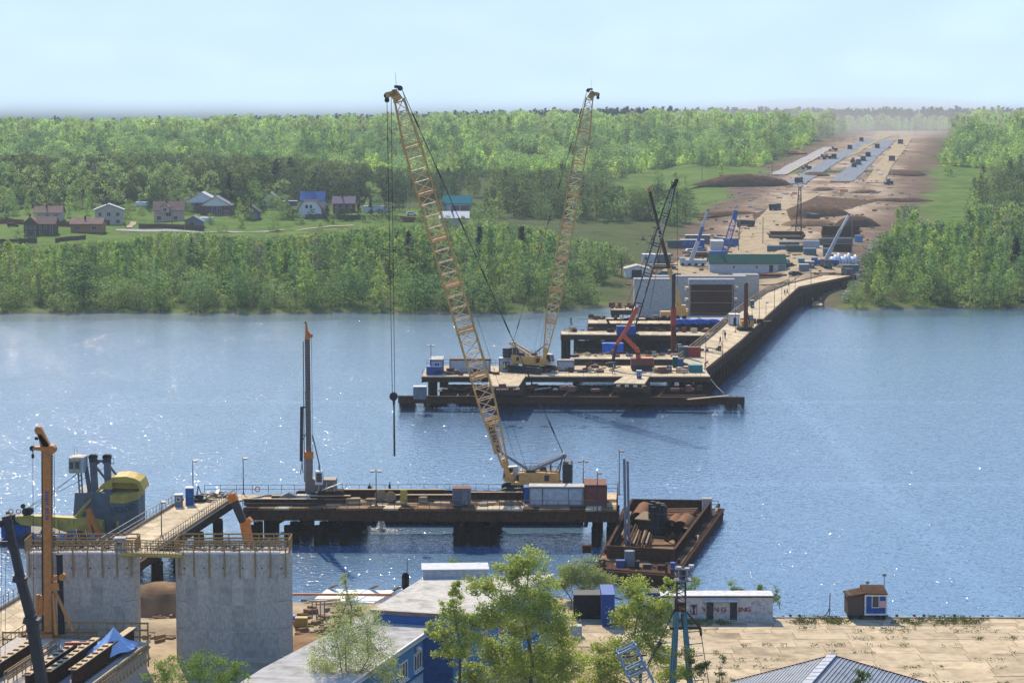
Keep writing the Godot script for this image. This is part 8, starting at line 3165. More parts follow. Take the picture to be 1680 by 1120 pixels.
func yard_ground() -> void:
	strip("site_road", mats.sand, lands([[1300, 452], [1270, 430], [1200, 402], [1236, 365], [1262, 340], [1310, 318]]), lands([[1400, 450], [1345, 425], [1290, 395], [1300, 368], [1290, 345], [1350, 318]]), 0.25)
	strip("sand_yard", mats.sand, lands([[1075, 462], [1090, 440], [1120, 425], [1160, 405]]), lands([[1300, 462], [1330, 440], [1345, 425], [1300, 400]]), 0.18)
	strip("carriageway", mats.asphalt, lands([[1290, 302], [1330, 278], [1365, 258], [1400, 237], [1418, 229]]), lands([[1322, 302], [1358, 278], [1388, 258], [1424, 237], [1438, 229]]), 0.3)
	strip("carriageway", mats.asphalt, lands([[1361, 298], [1385, 280], [1412, 258], [1432, 242], [1446, 231]]), lands([[1400, 298], [1420, 280], [1440, 258], [1458, 242], [1470, 231]]), 0.3)
	strip("carriageway", mats.gravel, lands([[1264, 287], [1300, 268], [1330, 253], [1352, 242]]), lands([[1288, 287], [1322, 268], [1350, 253], [1368, 242]]), 0.3)
	strip("verge", mats.slab_0, lands([[1288, 287], [1322, 268], [1350, 253]]), lands([[1292, 287], [1326, 268], [1354, 253]]), 0.5)
	strip("side_track", mats.sand, lands([[1420, 300], [1440, 270], [1462, 245], [1478, 225], [1470, 216]]), lands([[1450, 300], [1466, 270], [1486, 245], [1500, 225], [1500, 216]]), 0.26)
	strip("bare_ground", mats.sand, lands([[1385, 262], [1425, 232], [1440, 220], [1440, 215]]), lands([[1412, 250], [1446, 229], [1475, 220], [1490, 215]]), 0.22)
	strip("soil_band", mats.dark_soil, lands([[1235, 352], [1300, 330], [1345, 322]]), lands([[1240, 372], [1310, 360], [1440, 330]]), 0.15)
	for e in [[[1216, 303], [26, 5.5, 9], "dark_soil", "long dark earth bank left of the new carriageways"], [[1345, 352], [13, 5, 10], "dark_soil", "big dark earth heap behind the light mast"], [[1405, 370], [10, 4.6, 7], "dark_soil", "dark rounded earth heap behind the white telescopic crane"], [[1330, 368], [12, 2.6, 7], "soil", "brown spread heap at the foot of the light mast"], [[1352, 312], [6, 2.2, 4], "soil", "small brown heap before the middle carriageway"], [[1420, 316], [8, 2.2, 4], "soil", "brown heap before the right carriageway"], [[1470, 330], [18, 2.0, 5], "dark_soil", "dark strip of turned earth by the right hand trees"], [[1340, 286], [7, 1.8, 10], "dark_soil", "dark earth ridge between the two carriageways"], [[1488, 285], [9, 2.5, 16], "dark_soil", "dark earth bank right of the haul track"], [[1195, 352], [16, 2.0, 6], "dark_soil", "dark earth spread behind the blue lattice boom"], [[1290, 250], [12, 2.5, 14], "soil", "brown earth bank beside the gravel carriageway"]]:
		var p := land(e[0][0], e[0][1])
		mound(p, Vector3(e[1][0], e[1][1], e[1][2]), mats[e[2]], e[3], 0.2)

func dump_truck(at: Vector3, turn: float, label: String, cabm: String, bodym: String) -> Node3D:
	var o := thing("truck", label, "truck", at, turn, "vehicles of the earthworks")
	var b := B.new(false)
	b.block(Vector3(0, 0.55, 0), Vector3(6.6, 0.3, 1.2))
	part(b, "chassis", mats.dark_steel, o)
	b = B.new(false)
	b.profile([Vector2(1.9, 0.8), Vector2(3.4, 0.8), Vector2(3.4, 1.7), Vector2(3.2, 2.9), Vector2(1.9, 2.9)], Transform3D.IDENTITY, 2.35)
	var c := part(b, "cab", mats[cabm], o)
	b = B.new(false)
	b.bar(Vector3(3.42, 1.8, 0), Vector3(3.28, 2.7, 0), 2.0, 0.06)
	part(b, "windscreen", mats.glass, c)
	b = B.new(false)
	b.profile([Vector2(-3.3, 1.0), Vector2(1.6, 1.0), Vector2(1.9, 3.0), Vector2(-3.5, 2.7)], Transform3D.IDENTITY, 2.45)
	part(b, "dump_body", mats[bodym], o)
	for x in [2.6, -1.3, -2.6]:
		for z in [-1.05, 1.05]:
			b = B.new(false)
			b.tube(Vector3(x, 0.52, z - 0.18), Vector3(x, 0.52, z + 0.18), 0.52, 0.52, 10)
			part(b, "wheel", mats.black_rubber, o)
	return o

func car(at: Vector3, turn: float, label: String, m: String, tall := 1.0) -> Node3D:
	var o := thing("car", label, "car", at, turn, "cars on the far bank")
	var b := B.new(false)
	b.profile([Vector2(-2.1, 0.3), Vector2(2.1, 0.3), Vector2(2.15, 0.75), Vector2(1.1, 0.9), Vector2(0.5, 1.45 * tall), Vector2(-1.5, 1.5 * tall), Vector2(-2.1, 0.95)], Transform3D.IDENTITY, 1.7)
	part(b, "body", mats[m], o)
	b = B.new(false)
	b.profile([Vector2(1.0, 0.92), Vector2(0.48, 1.38 * tall), Vector2(-1.4, 1.4 * tall), Vector2(-1.8, 0.95)], Transform3D.IDENTITY, 1.74)
	part(b, "window", mats.glass, o)
	for x in [1.35, -1.35]:
		for z in [-0.8, 0.8]:
			b = B.new(false)
			b.tube(Vector3(x, 0.32, z - 0.1), Vector3(x, 0.32, z + 0.1), 0.32, 0.32, 9)
			part(b, "wheel", mats.black_rubber, o)
	return o

func roller(at: Vector3, turn: float, label: String) -> Node3D:
	var o := thing("road_roller", label, "road roller", at, turn, "vehicles of the earthworks")
	var b := B.new(false)
	b.block(Vector3(-1.2, 0.8, 0), Vector3(2.6, 1.1, 1.7))
	part(b, "engine_hood", mats.dark_steel, o)
	b = B.new(false)
	b.block(Vector3(0.4, 1.0, 0), Vector3(1.3, 1.9, 1.6))
	part(b, "cab", mats.grey_steel, o)
	b = B.new(false)
	b.tube(Vector3(2.1, 0.75, -1.0), Vector3(2.1, 0.75, 1.0), 0.75, 0.75, 14)
	part(b, "drum", mats.grey_steel, o)
	for z in [-0.9, 0.9]:
		b = B.new(false)
		b.tube(Vector3(-1.3, 0.7, z - 0.25), Vector3(-1.3, 0.7, z + 0.25), 0.7, 0.7, 12)
		part(b, "wheel", mats.black_rubber, o)
	return o

func vehicles() -> void:
	var dirt := -1.78
	var t := dump_truck(land(1311, 300), 1.2, "dark dump truck at the near end of the middle carriageway", "ship_grey", "dark_steel")
	for e in [[1369, 260, 1.36, "dark dump truck on the middle carriageway beside two graders"], [1414, 232, 1.36, "pale dump truck at the far end of the middle carriageway"], [1409, 270, -1.78, "dump truck leading the row on the right carriageway"], [1417, 264, 1.36, "blue dump truck in the middle of the row on the right carriageway"], [1425, 257, 1.36, "last dump truck of the row on the right carriageway"], [1440, 243, 1.36, "dark dump truck far up the right carriageway"], [1395, 245, 1.36, "dark dump truck far up the middle carriageway"], [1333, 362, 2.2, "dark dump truck beside the brown heap at the light mast"], [1478, 236, -1.9, "small far dump truck on the sandy haul track"], [1272, 345, 1.0, "dump truck climbing the sandy road from the yard"], [1240, 445, 0.1, "dark lorry parked before the green roofed store"], [1464, 264, -1.9, "dump truck on the sandy haul track right of the carriageways"], [1224, 373, 2.9, "white tipper lorry on the sandy road behind the blue lattice boom"], [1356, 440, -1.5, "white lorry standing before the white telescopic crane"], [1391, 455, -1.5, "grey blue lorry at the end of the far slab road"]]:
		again(t, land(e[0], e[1]), e[2], e[3], "vehicles of the earthworks")
	var r := roller(land(1324, 278), 2.6, "dark road roller alone on the middle carriageway")
	for e in [[1350, 261, 3.0, "left of two graders beside the dump truck on the middle carriageway"], [1358, 261, 3.0, "right of two graders beside the dump truck on the middle carriageway"], [1400, 267, 1.3, "teal roller on the left edge of the right carriageway"], [1402, 274, 1.3, "nearest roller on the right carriageway"], [1282, 303, 2.4, "small dark roller left of the near dump truck"], [1368, 248, 3.0, "dark grader on the sand crossing between carriageways"], [1459, 303, 2.0, "dark dozer by the pool right of the haul track"]]:
		again(r, land(e[0], e[1]), e[2], e[3], "vehicles of the earthworks")
	var c := car(land(1445, 287), -1.8, "white car on the haul track right of the carriageways", "white_paint")
	for e in [[1150, 412, 0.3, "pale blue car parked beside the blue silver crane boom", "sky_blue"], [1135, 415, 0.2, "white car parked in the yard left of the blue silver crane boom", "white_paint"], [1090, 452, 2.6, "teal truck cab parked by the white gabled store", "teal"], [1306, 452, 0.4, "dark car parked by the grey crates at the road bend", "black_rubber"], [1132, 434, 0.1, "dark car under the blue silver crane boom", "deep_blue"], [1290, 432, 1.2, "teal van beside the end of the green roofed store", "teal"], [1296, 438, 0.4, "dark green van before the end of the green roofed store", "dark_green"], [675, 353, 0.1, "white car parked behind the brown wall in the village", "white_paint"], [792, 351, 0.5, "white car half hidden by trees right of the teal roofed building", "white_paint"], [20, 372, 0.2, "dark car parked by the brown riverside house", "black_rubber"], [402, 350, 0.0, "dark van parked right of the twin gabled blue house", "black_rubber"]]:
		var k := again(c, land(e[0], e[1]), e[2], e[3], "cars on the far bank")
		(k.get_node("body") as MeshInstance3D).material_override = mats[e[4]]

func on_land(called: String, label: String, category: String, x0: float, x1: float, y: float, tall: float, deep_: float, o := {}, yaw := 0.0) -> Node3D:
	var a := land(x0, y)
	var c := deep(x1, y, -a.z)
	c.y = a.y
	a.y -= 0.15
	c.y -= 0.15
	if yaw != 0.0:
		c = a + (c - a).rotated(Vector3.UP, yaw)
	return cabin(called, label, category, a, c, deep_, tall, o)

func yard() -> void:
	on_land("store", "long store with green roof and grey front facing the far concrete piers", "store", 1165, 1290, 447, 3.0, 9.0, {"wall": "panel_grey", "roof": "green_paint", "pitch": 2.6, "over": 0.3, "doors": [[0.78, 0.83, "dark_steel"], [0.9, 0.99, "grey_steel"]], "windows": [[0.3, 0.33, 0.5, 0.8], [0.6, 0.63, 0.5, 0.8]]})
	on_land("store", "small white gabled store with open doorway painted black for shade left of the pier wall", "store", 1026, 1066, 455, 2.8, 8.0, {"wall": "white_paint", "roof": "roof_cream", "pitch": 1.0, "ridge_along": false, "over": 0.3, "doors": [[0.26, 0.68, "black_rubber", 0.9]]})  # black door panel stands for the unlit inside of the open doorway
	on_land("site_cabin", "white cabin with one window behind the small gabled store", "cabin", 1056, 1078, 431, 2.8, 5.0, {"wall": "panel_grey", "roof": "white_paint", "windows": [[0.1, 0.3, 0.4, 0.75]]}, 0.1)
	on_land("site_cabin", "pale grey cabin behind the dark lattice boom", "cabin", 1078, 1101, 431, 2.8, 5.0, {"wall": "ship_grey", "roof": "pale_concrete"})
	on_land("site_cabin", "blue cabin row with white roof left of the blue silver crane boom", "cabin", 1117, 1156, 405, 2.6, 3.0, {"wall": "blue_paint", "roof": "white_paint", "windows": [[0.1, 0.2, 0.4, 0.8], [0.4, 0.5, 0.4, 0.8], [0.7, 0.8, 0.4, 0.8]]})
	on_land("site_cabin", "grey blue cabin row behind the blue cabins", "cabin", 1125, 1166, 398, 2.8, 3.0, {"wall": "ship_grey", "roof": "white_paint", "windows": [[0.2, 0.28, 0.4, 0.8], [0.5, 0.58, 0.4, 0.8]]})
	on_land("container", "dark green container in the yard left of the blue cabins", "container", 1096, 1118, 406, 2.5, 2.4, {"wall": "dark_green", "roof": "dark_green", "ribs": 8})
	on_land("truck_trailer", "lorry with a long pale canvas trailer beside the blue lattice boom", "truck", 1167, 1188, 412, 3.0, 14.0, {"wall": "panel_grey", "roof": "roof_cream", "ribs": 4, "lift": 0.5}, -0.05)
	on_land("site_cabin", "dark blue cabin row beside the sandy road behind the blue lattice boom", "cabin", 1192, 1214, 404, 2.8, 14.0, {"wall": "deep_blue", "roof": "ship_grey", "windows": [[0.2, 0.4, 0.4, 0.8]]}, 0.25)
	for e in [[1260, 1290, 414, "teal_steel", "grey green container at the left of the stacked row"], [1292, 1318, 414, "dark_green", "dark green container next in the stacked row"], [1320, 1340, 419, "teal_steel", "pale green container in the middle of the stacked row"], [1352, 1362, 419, "teal", "small teal container right of the stacked row"], [1280, 1312, 408, "ship_grey", "blue grey container behind the stacked row"], [1318, 1345, 406, "panel_grey", "pale container behind the middle of the stacked row"], [1346, 1400, 402, "ship_grey", "long grey container row before the rusty beams"], [1404, 1416, 397, "sky_blue", "bright blue container at the right end of the yard"], [1352, 1398, 412, "dark_rust", "long rusty stack box before the grey row"], [1384, 1410, 447, "teal_steel", "teal container under the edge of the yard by the point"]]:
		on_land("container", e[4], "container", e[0], e[1], e[2], 2.4, 2.4, {"wall": e[3], "roof": "pale_concrete" if e[0] % 3 == 0 else e[3], "ribs": int((e[1] - e[0]) / 3.0)})
	for e in [[1313, 1328, 447, "nearer of two grey crates at the road bend", 2.6], [1322, 1337, 441, "farther of two grey crates at the road bend", 2.4]]:
		on_land("crate", e[3], "crate", e[0], e[1], e[2], e[4], 3.0, {"wall": "grey_steel", "roof": "panel_grey", "ribs": 5})
	on_land("container", "small teal box behind the grey crates at the road bend", "container", 1311, 1321, 433, 1.8, 2.4, {"wall": "teal", "roof": "sky_blue"})
	var o := thing("sheeted_stack", "long stack under white sheeting beside the foot of the white telescopic crane", "stack", land(1386, 430))
	var a := land(1365, 430)
	var k := -a.z / FOCAL
	for i in 8:
		var b := B.new()
		b.dome(a + Vector3(i * 5.5 * k, -0.2, 0), Vector3(4.0 * k, (11 + 3 * (i % 3)) * k, 3.0), 9, 4)
		part(b, "sheet", mats.white_tarp, o)
	var g := RandomNumberGenerator.new()
	g.seed = 40
	for e in [[1348, 1414, 387, 11, "dark_rust", "broad stack of rusty beams behind the grey container row"], [1262, 1320, 391, 8, "rust_red", "red brown stack of steel at the foot of the light mast"], [1350, 1372, 395, 5, "rust", "small rusty stack behind the middle of the yard"], [1322, 1345, 398, 4, "rust_red", "low red stack beside the sandy road"], [1130, 1165, 421, 5, "red_brown", "red brown stack in the yard below the blue cabins"], [1060, 1110, 440, 4, "rust", "orange brown stack before the white cabin"], [1180, 1290, 455, 3, "rust_red", "low rusty strip of steel before the green roofed store"]]:
		var t := thing("steel_stack", e[5], "stack", land((e[0] + e[1]) / 2.0, e[2]))
		var p := land(e[0], e[2])
		var kk := -p.z / FOCAL
		for r in e[3]:
			for j in 3:
				var b := B.new()
				var s := p + Vector3(g.randf_range(0, 3) * kk, 0.1 + r * 0.34 - (0.34 * 3 if e[3] > 6 and j == 2 else 0.0), -j * 1.2 + r * 0.05)
				b.bar(s, s + Vector3((e[1] - e[0]) * kk * g.randf_range(0.82, 1.0), 0, 0), 0.9, 0.28)
				part(b, "beam", [mats[e[4]], mats[e[4]], mats.dark_rust, mats.pale_timber][g.randi() % 4], t)
	for e in [[1310, 391, 1.9, "lattice light mast with a pale lamp cluster behind the yard", 302]]:
		var p := land(e[0], e[1])
		var t := thing("light_mast", e[3], "light mast", p)
		var d := -p.z
		lattice(t, p, deep(1313, 306, d), Vector3(0, 0, 1), [[0, 2.2, 2.2], [1, 0.7, 0.7]], 4, mats.dark_steel, 0.12, 0.06, 2.4)
		for q in [[1310, 303], [1314, 301], [1317, 305]]:
			var b := B.new()
			b.box(deep(q[0], q[1], d), Vector3(0.9, 0.7, 0.6))
			part(b, "lamp_head", mats.white_paint, t)
	for e in [["telescopic_crane", "blue and silver telescopic crane boom rising over the blue cabins", [[1132, 432, 1146, 395, 1.3, "panel_grey"], [1145, 398, 1153, 372, 1.0, "deep_blue"], [1152, 374, 1161, 346, 0.75, "panel_grey"]], 1135, 436, "panel_grey"], ["telescopic_crane", "pale telescopic crane boom rising beside the white sheeted stack", [[1354, 429, 1366, 405, 1.2, "panel_grey"], [1365, 406, 1380, 376, 0.95, "panel_grey"], [1379, 378, 1393, 353, 0.7, "white_paint"]], 1352, 436, "deep_blue"]]:
		var p := land(e[3], e[4])
		var d := -p.z
		var t := thing(e[0], e[1], "crane", p)
		for s in e[2]:
			var b := B.new()
			b.bar(deep(s[0], s[1], d), deep(s[2], s[3], d), s[4], s[4])
			part(b, "boom_section", mats[s[5]], t)
		var last: Array = e[2][2]
		var b := B.new()
		b.bar(deep(last[2], last[3], d), deep(last[2] + 1.5, last[3] - 3, d), 1.0, 0.8)
		part(b, "boom_head", mats.grey_steel, t)
		b = B.new(false)
		b.block(Vector3(0.5, 0.5, 0), Vector3(8.5, 1.5, 2.5))
		b.block(Vector3(-3.0, 1.4, 0), Vector3(1.8, 1.3, 2.4))
		part(b, "carrier", mats[e[5]], t)
		for i in 8:
			b = B.new(false)
			var x := -3.0 + 2.2 * (i / 2)
			b.tube(Vector3(x, 0.5, 1.05 if i % 2 else -1.3), Vector3(x, 0.5, 1.3 if i % 2 else -1.05), 0.55, 0.55, 10)
			part(b, "wheel", mats.black_rubber, t)
	var p := land(1186, 424)
	var t := thing("lattice_crane", "slender blue lattice boom leaning over the green roofed store", "crane", p)
	lattice(t, deep(1178, 452, -p.z), deep(1207, 352, -p.z), Vector3(0, 0, 1), [[0, 1.0, 1.0], [0.2, 1.9, 1.9], [0.85, 1.7, 1.7], [1, 1.0, 1.0]], 4, mats.blue_paint, 0.11, 0.06, 1.5)
	var b := B.new()
	b.bar(deep(1204, 360, -p.z), deep(1208, 345, -p.z), 1.6, 1.4)
	part(b, "boom_head", mats.deep_blue, t)
	b = B.new()
	b.block(Vector3(deep(1178, 452, -p.z).x, p.y, p.z), Vector3(6.0, 2.6, 3.0))
	part(b, "machine_house", mats.deep_blue, t)
	var dust := FogVolume.new()
	dust.name = "dust_cloud"
	dust.shape = RenderingServer.FOG_VOLUME_SHAPE_ELLIPSOID
	dust.size = Vector3(330, 46, 420)
	var fm := FogMaterial.new()
	fm.density = 0.0016
	fm.albedo = Color(0.95, 0.92, 0.88)
	dust.material = fm
	add_child(dust)
	dust.position = Vector3(axis(1750) - 30.0, 44, -1750)
	dust.set_meta("kind", "stuff")
	for e in [[1248, 1290, 454, 1.2, "orange safety netting hung before the green roofed store"], [1221, 1233, 305, 0.9, "small red barrier left of the near dump truck"], [1379, 1392, 315, 1.2, "red barrier in the grass before the right carriageway"], [1362, 1395, 300, 0.8, "red white barrier across the end of the right carriageway"], [1300, 1309, 319, 1.1, "red barrier at the foot of the middle carriageway"]]:
		var q := land(e[0], e[2])
		var c := deep(e[1], e[2] - 1, -q.z)
		b = B.new()
		for r in 4:
			b.bar(q + Vector3(0, 0.15 + r * e[3] * 0.27, 0), Vector3(c.x, q.y + 0.15 + r * e[3] * 0.27, q.z), 0.08, e[3] * 0.2)
		solo(b, "safety_net", mats.red_orange, e[4], "barrier")
	for e in [[1032, 432, 8.5, "concrete"], [1060, 420, 9.0, "concrete"], [1020, 455, 7.0, "dark_steel"], [1214, 394, 9, "old_timber"], [1252, 400, 9.5, "old_timber"], [1398, 430, 16, "grey_steel"], [1267, 300, 10, "old_timber"], [1152, 300, 9, "old_timber"], [612, 352, 7, "concrete"], [540, 357, 7, "old_timber"], [205, 372, 6, "old_timber"], [282, 372, 6, "old_timber"], [1212, 412, 7, "old_timber"], [669, 352, 9, "concrete"], [1400, 480, 6, "grey_steel"]]:
		var q := land(e[0], e[1])
		b = B.new()
		b.tube(q - Vector3(0, 0.5, 0), q + Vector3(0, e[2], 0), 0.17, 0.11, 6)
		b.bar(q + Vector3(-0.6, e[2] * 0.94, 0), q + Vector3(0.6, e[2] * 0.94, 0), 0.09)
		var i: int = [1032, 1060, 1020, 1214, 1252, 1398, 1267, 1152, 612, 540, 205, 282, 1212, 669, 1400].find(e[0])
		solo(b, "utility_pole", mats[e[3]], "slim pole standing " + ["left of the white cabin by the dark wood", "behind the white cabin", "at the shore left of the small store", "beside the dark blue cabin row", "by the sandy road past the light blue patch", "over the white sheeted stack, tallest of all", "beside the gravel carriageway", "in the meadow before the earth bank", "beside the long grey shed in the village", "before the brick hipped house", "before the beige gabled house", "before the pinkish house", "before the tanks at the sandy road", "among trees by the village wall", "at the water's edge near the slipway"][i], "pole", "poles on the far bank")
	var slip := thing("slipway", "small pale floating stage with two uprights beside the far slab road", "landing stage", spot(1340, 492, 0.6))
	slabs(slip, "deck_board", [spot(1333, 500, 0.7), spot(1350, 500, 0.7), spot(1348, 488, 0.7), spot(1336, 488, 0.7)], 3, 4, 0.6, ["pale_timber", "timber"], 0.05)
	for x in [1334, 1348]:
		b = B.new()
		b.bar(spot(x, 492, 0.7), spot(x, 490, 2.6), 0.3)
		part(b, "upright", mats.pale_timber, slip)
	b = B.new()
	b.tube(spot(1386.5, 492, -1), spot(1386.5, 466, 4.6), 0.9, 0.9, 12)
	solo(b, "support_column", mats.rust, "thick rusty column standing in the water under the end of the far slab road", "column")
	b = B.new()
	for i in 130:
		var f := g.randf()
		var q := land(lerpf(1386, 1440, f) + g.randfn() * 4.0, lerpf(488, 392, f) + g.randfn() * 3.0)
		b.block(q - Vector3(0, 0.2, 0), Vector3(g.randf_range(0.5, 1.9), g.randf_range(0.3, 0.8), g.randf_range(0.5, 1.2)), g.randf() * 3.0)
	struct(b, "rubble", mats.pale_concrete, "stuff")
	b = B.new()
	for i in 420:
		var f := land(g.randf_range(1150, 1500), g.randf_range(222, 345))
		if absf(f.x - axis(-f.z)) < cleared(-f.z):
			b.block(f - Vector3(0, 0.15, 0), Vector3(g.randf_range(0.4, 2.6), g.randf_range(0.25, 0.7), g.randf_range(0.4, 1.4)), g.randf() * 3.0)
	struct(b, "debris", mats.pale_concrete, "stuff")
	b = B.new()
	for i in 300:
		var f := land(g.randf_range(1000, 1440), g.randf_range(345, 470))
		if -f.z > shore(f.x) + 3.0 and absf(f.x - axis(-f.z)) < cleared(-f.z) + 12.0:
			b.block(f - Vector3(0, 0.15, 0), Vector3(g.randf_range(0.4, 2.2), g.randf_range(0.3, 0.9), g.randf_range(0.4, 1.4)), g.randf() * 3.0)
	struct(b, "debris", mats.soil, "stuff")

func house(label: String, x0: float, x1: float, y: float, walls: float, pitch: float, deep_: float, wall: String, roof: String, o := {}) -> Node3D:
	var p := {"wall": wall, "roof": roof, "pitch": pitch, "over": 0.5, "ridge_along": false, "trim": "white_paint"}
	p.merge(o, true)
	var h := on_land("house", label, "house", x0, x1, y, walls, deep_, p, o.get("yaw", 0.0))
	if o.get("chimney", true):
		var b := B.new(false)
		var w := (x1 - x0) * -h.position.z / FOCAL
		b.block(Vector3(w * 0.42, walls + pitch * 0.4, -deep_ * 0.4), Vector3(0.6, pitch * 0.6 + 0.9, 0.6))
		part(b, "chimney", mats.rust_red, h)
	return h

func village() -> void:
	var two := [[0.12, 0.24, 0.58, 0.84], [0.42, 0.56, 0.58, 0.84], [0.74, 0.88, 0.58, 0.84], [0.12, 0.24, 0.12, 0.38], [0.74, 0.88, 0.12, 0.38]]
	var one := [[0.14, 0.3, 0.35, 0.75], [0.68, 0.85, 0.35, 0.75]]
	mat("plank_brown", lin(0.12, 0.085, 0.06), 0.8, 0.0, noise_tex("worn", 0.012, []), Vector3(1, 5, 1))
	mat("beige", lin(0.42, 0.37, 0.3), 0.8, 0.0, noise_tex("worn", 0.012, []), Vector3.ONE * 6)
	mat("pink_plaster", lin(0.45, 0.33, 0.26), 0.8, 0.0, noise_tex("worn", 0.012, []), Vector3.ONE * 6)
	mat("orange_wood", lin(0.32, 0.17, 0.08), 0.8, 0.0, noise_tex("worn", 0.012, []), Vector3(1, 5, 1))
	mat("tile_brown", lin(0.22, 0.14, 0.11), 0.85, 0.0, noise_tex("blot", 0.006, []), Vector3.ONE * 7)
	mat("tile_maroon", lin(0.16, 0.06, 0.055), 0.8, 0.0, noise_tex("blot", 0.006, []), Vector3.ONE * 7)
	mat("tile_purple", lin(0.2, 0.15, 0.17), 0.8, 0.0, noise_tex("blot", 0.006, []), Vector3.ONE * 7)
	mat("roof_blue", lin(0.05, 0.12, 0.25), 0.9, 0.0, noise_tex("worn", 0.012, []), Vector3.ONE * 5)
	mat("roof_teal", lin(0.015, 0.17, 0.17), 0.9, 0.0, noise_tex("worn", 0.012, []), Vector3.ONE * 5)
	house("small dark gabled house at the upstream end behind the riverside houses", 15, 38, 335, 2.6, 2.2, 7, "plank_brown", "dark_steel", {"windows": one})
	house("red brown roofed house with an arched dormer behind the brown riverside house", 55, 99, 362, 3.2, 2.4, 8, "beige", "tile_brown", {"windows": two, "ridge_along": true})
	house("dark brown riverside house with a brown gable nearest the river", 38, 60, 386, 4.2, 2.6, 9, "plank_brown", "tile_brown", {"windows": two, "yaw": 0.1})
	house("dark brown wing with a long brown roof joined to the riverside house", 60, 89, 385, 4.0, 2.4, 7, "plank_brown", "tile_brown", {"windows": two, "ridge_along": true, "chimney": false})
	house("low orange timber house with a broad brown roof by the river slope", 115, 166, 381, 3.2, 2.0, 9, "orange_wood", "tile_brown", {"windows": one, "ridge_along": true})
	house("beige two storey house with a grey gable roof", 155, 201, 369, 6.0, 2.2, 8, "beige", "panel_grey", {"windows": two, "doors": [[0.42, 0.52, "dark_steel", 0.35]], "yaw": 0.15})
	house("dark blue grey house with a steep dark roof behind the beige house", 166, 198, 335, 3.0, 3.2, 9, "ship_grey", "dark_steel", {"windows": one})
	on_land("greenhouse", "long white greenhouse on the green slope behind the beige house", "greenhouse", 221, 243, 338, 1.7, 4.0, {"wall": "white_tarp", "roof": "white_tarp", "ribs": 6})
	on_land("greenhouse", "white greenhouse right of the grey shed by the pinkish house", "greenhouse", 322, 348, 363, 1.5, 4.0, {"wall": "white_tarp", "roof": "white_tarp", "ribs": 6})
	house("pinkish house with a brown roof and a pointed dormer", 252, 300, 364, 4.6, 3.4, 9, "pink_plaster", "tile_brown", {"windows": [[0.1, 0.24, 0.2, 0.55], [0.4, 0.58, 0.5, 0.95], [0.66, 0.8, 0.2, 0.55]], "ridge_along": true, "yaw": 0.1})
	var o := on_land("dormer", "x", "house", 268, 282, 352, 2.2, 3, {"wall": "pink_plaster", "roof": "tile_brown", "pitch": 1.4, "ridge_along": false, "over": 0.25, "windows": [[0.3, 0.7, 0.25, 0.85]]})
	o.position = land(252, 364) + Vector3(2.6, 3.6, 0.3)
	var host: Node3D = get_node("house_%03d" % counts["house"])
	remove_child(o)
	o.remove_meta("category")
	o.remove_meta("label")
	var at := host.global_transform.affine_inverse() * o.transform
	host.add_child(o)
	o.name = "dormer"
	o.transform = at
	house("grey gabled shed beside the pinkish house", 303, 331, 373, 2.4, 2.0, 6, "grey_steel", "grey_steel", {"windows": [], "doors": [[0.3, 0.5, "dark_steel"]], "chimney": false})
	house("big grey blue house with a white framed glass gable, the left gable of a twin", 300, 360, 346, 3.6, 4.2, 10, "ship_grey", "panel_grey", {"windows": [[0.3, 0.45, 0.5, 0.98], [0.52, 0.68, 0.5, 0.98], [0.75, 0.9, 0.2, 0.5]], "chimney": false, "gable": "white_paint"})
	house("brown and glass fronted house with a white gable, the right gable of a twin", 328, 378, 353, 4.0, 3.8, 10, "red_brown", "grey_steel", {"windows": [[0.22, 0.36, 0.15, 0.98], [0.4, 0.54, 0.15, 0.98], [0.58, 0.7, 0.15, 0.98], [0.78, 0.92, 0.1, 0.5]], "chimney": false, "gable": "white_paint"})
	house("dark blue grey house half hidden right of the twin gables", 400, 424, 361, 3.4, 2.4, 8, "ship_grey", "dark_steel", {"windows": one})
	house("small white gabled house behind the willow on the slope", 429, 457, 338, 3.0, 2.8, 8, "white_paint", "grey_steel", {"windows": one})
	on_land("shed", "low blue roofed shed right of the small white gabled house", "shed", 457, 486, 338, 2.2, 5.0, {"wall": "ship_grey", "roof": "sky_blue", "over": 0.2})
	house("tall blue roofed barn behind the maroon gambrel house", 493, 531, 346, 4.4, 3.6, 9, "panel_grey", "roof_blue", {"ridge_along": true, "chimney": false})
	var a := land(485, 357)
	var k := -a.z / FOCAL
	o = thing("house", "maroon gambrel roofed house with a white front before the blue barn", "house", a)
	var w := 46.0 * k
	var b := B.new(false)
	b.profile([Vector2(0.5, 0), Vector2(w - 0.5, 0), Vector2(w - 1.1, 3.6), Vector2(w * 0.72, 6.6), Vector2(w * 0.28, 6.6), Vector2(1.1, 3.6)], Transform3D(Basis.IDENTITY, Vector3(0, 0, -3.5)), 7.0)
	part(b, "wall", mats.white_paint, o)
	b = B.new(false)
	for s in [[-0.2, 0.4, 0.9, 3.7], [0.9, 3.7, w * 0.27, 6.7], [w * 0.27, 6.7, w * 0.73, 6.7], [w * 0.73, 6.7, w - 0.9, 3.7], [w - 0.9, 3.7, w + 0.2, 0.4]]:
		b.bar(Vector3((s[0] + s[2]) / 2, (s[1] + s[3]) / 2, 0.4), Vector3((s[0] + s[2]) / 2, (s[1] + s[3]) / 2, -7.4), Vector2(s[2] - s[0], s[3] - s[1]).length() + 0.1, 0.2, Vector3(-(s[3] - s[1]), s[2] - s[0], 0).normalized())
	part(b, "roof", mats.tile_maroon, o)
	for e in [[0.34, 0.44], [0.5, 0.58]]:
		b = B.new(false)
		b.box(Vector3(w * (e[0] + e[1]) / 2, 4.4, 0.02), Vector3(w * (e[1] - e[0]), 1.4, 0.1))
		part(b, "window", mats.glass, o)
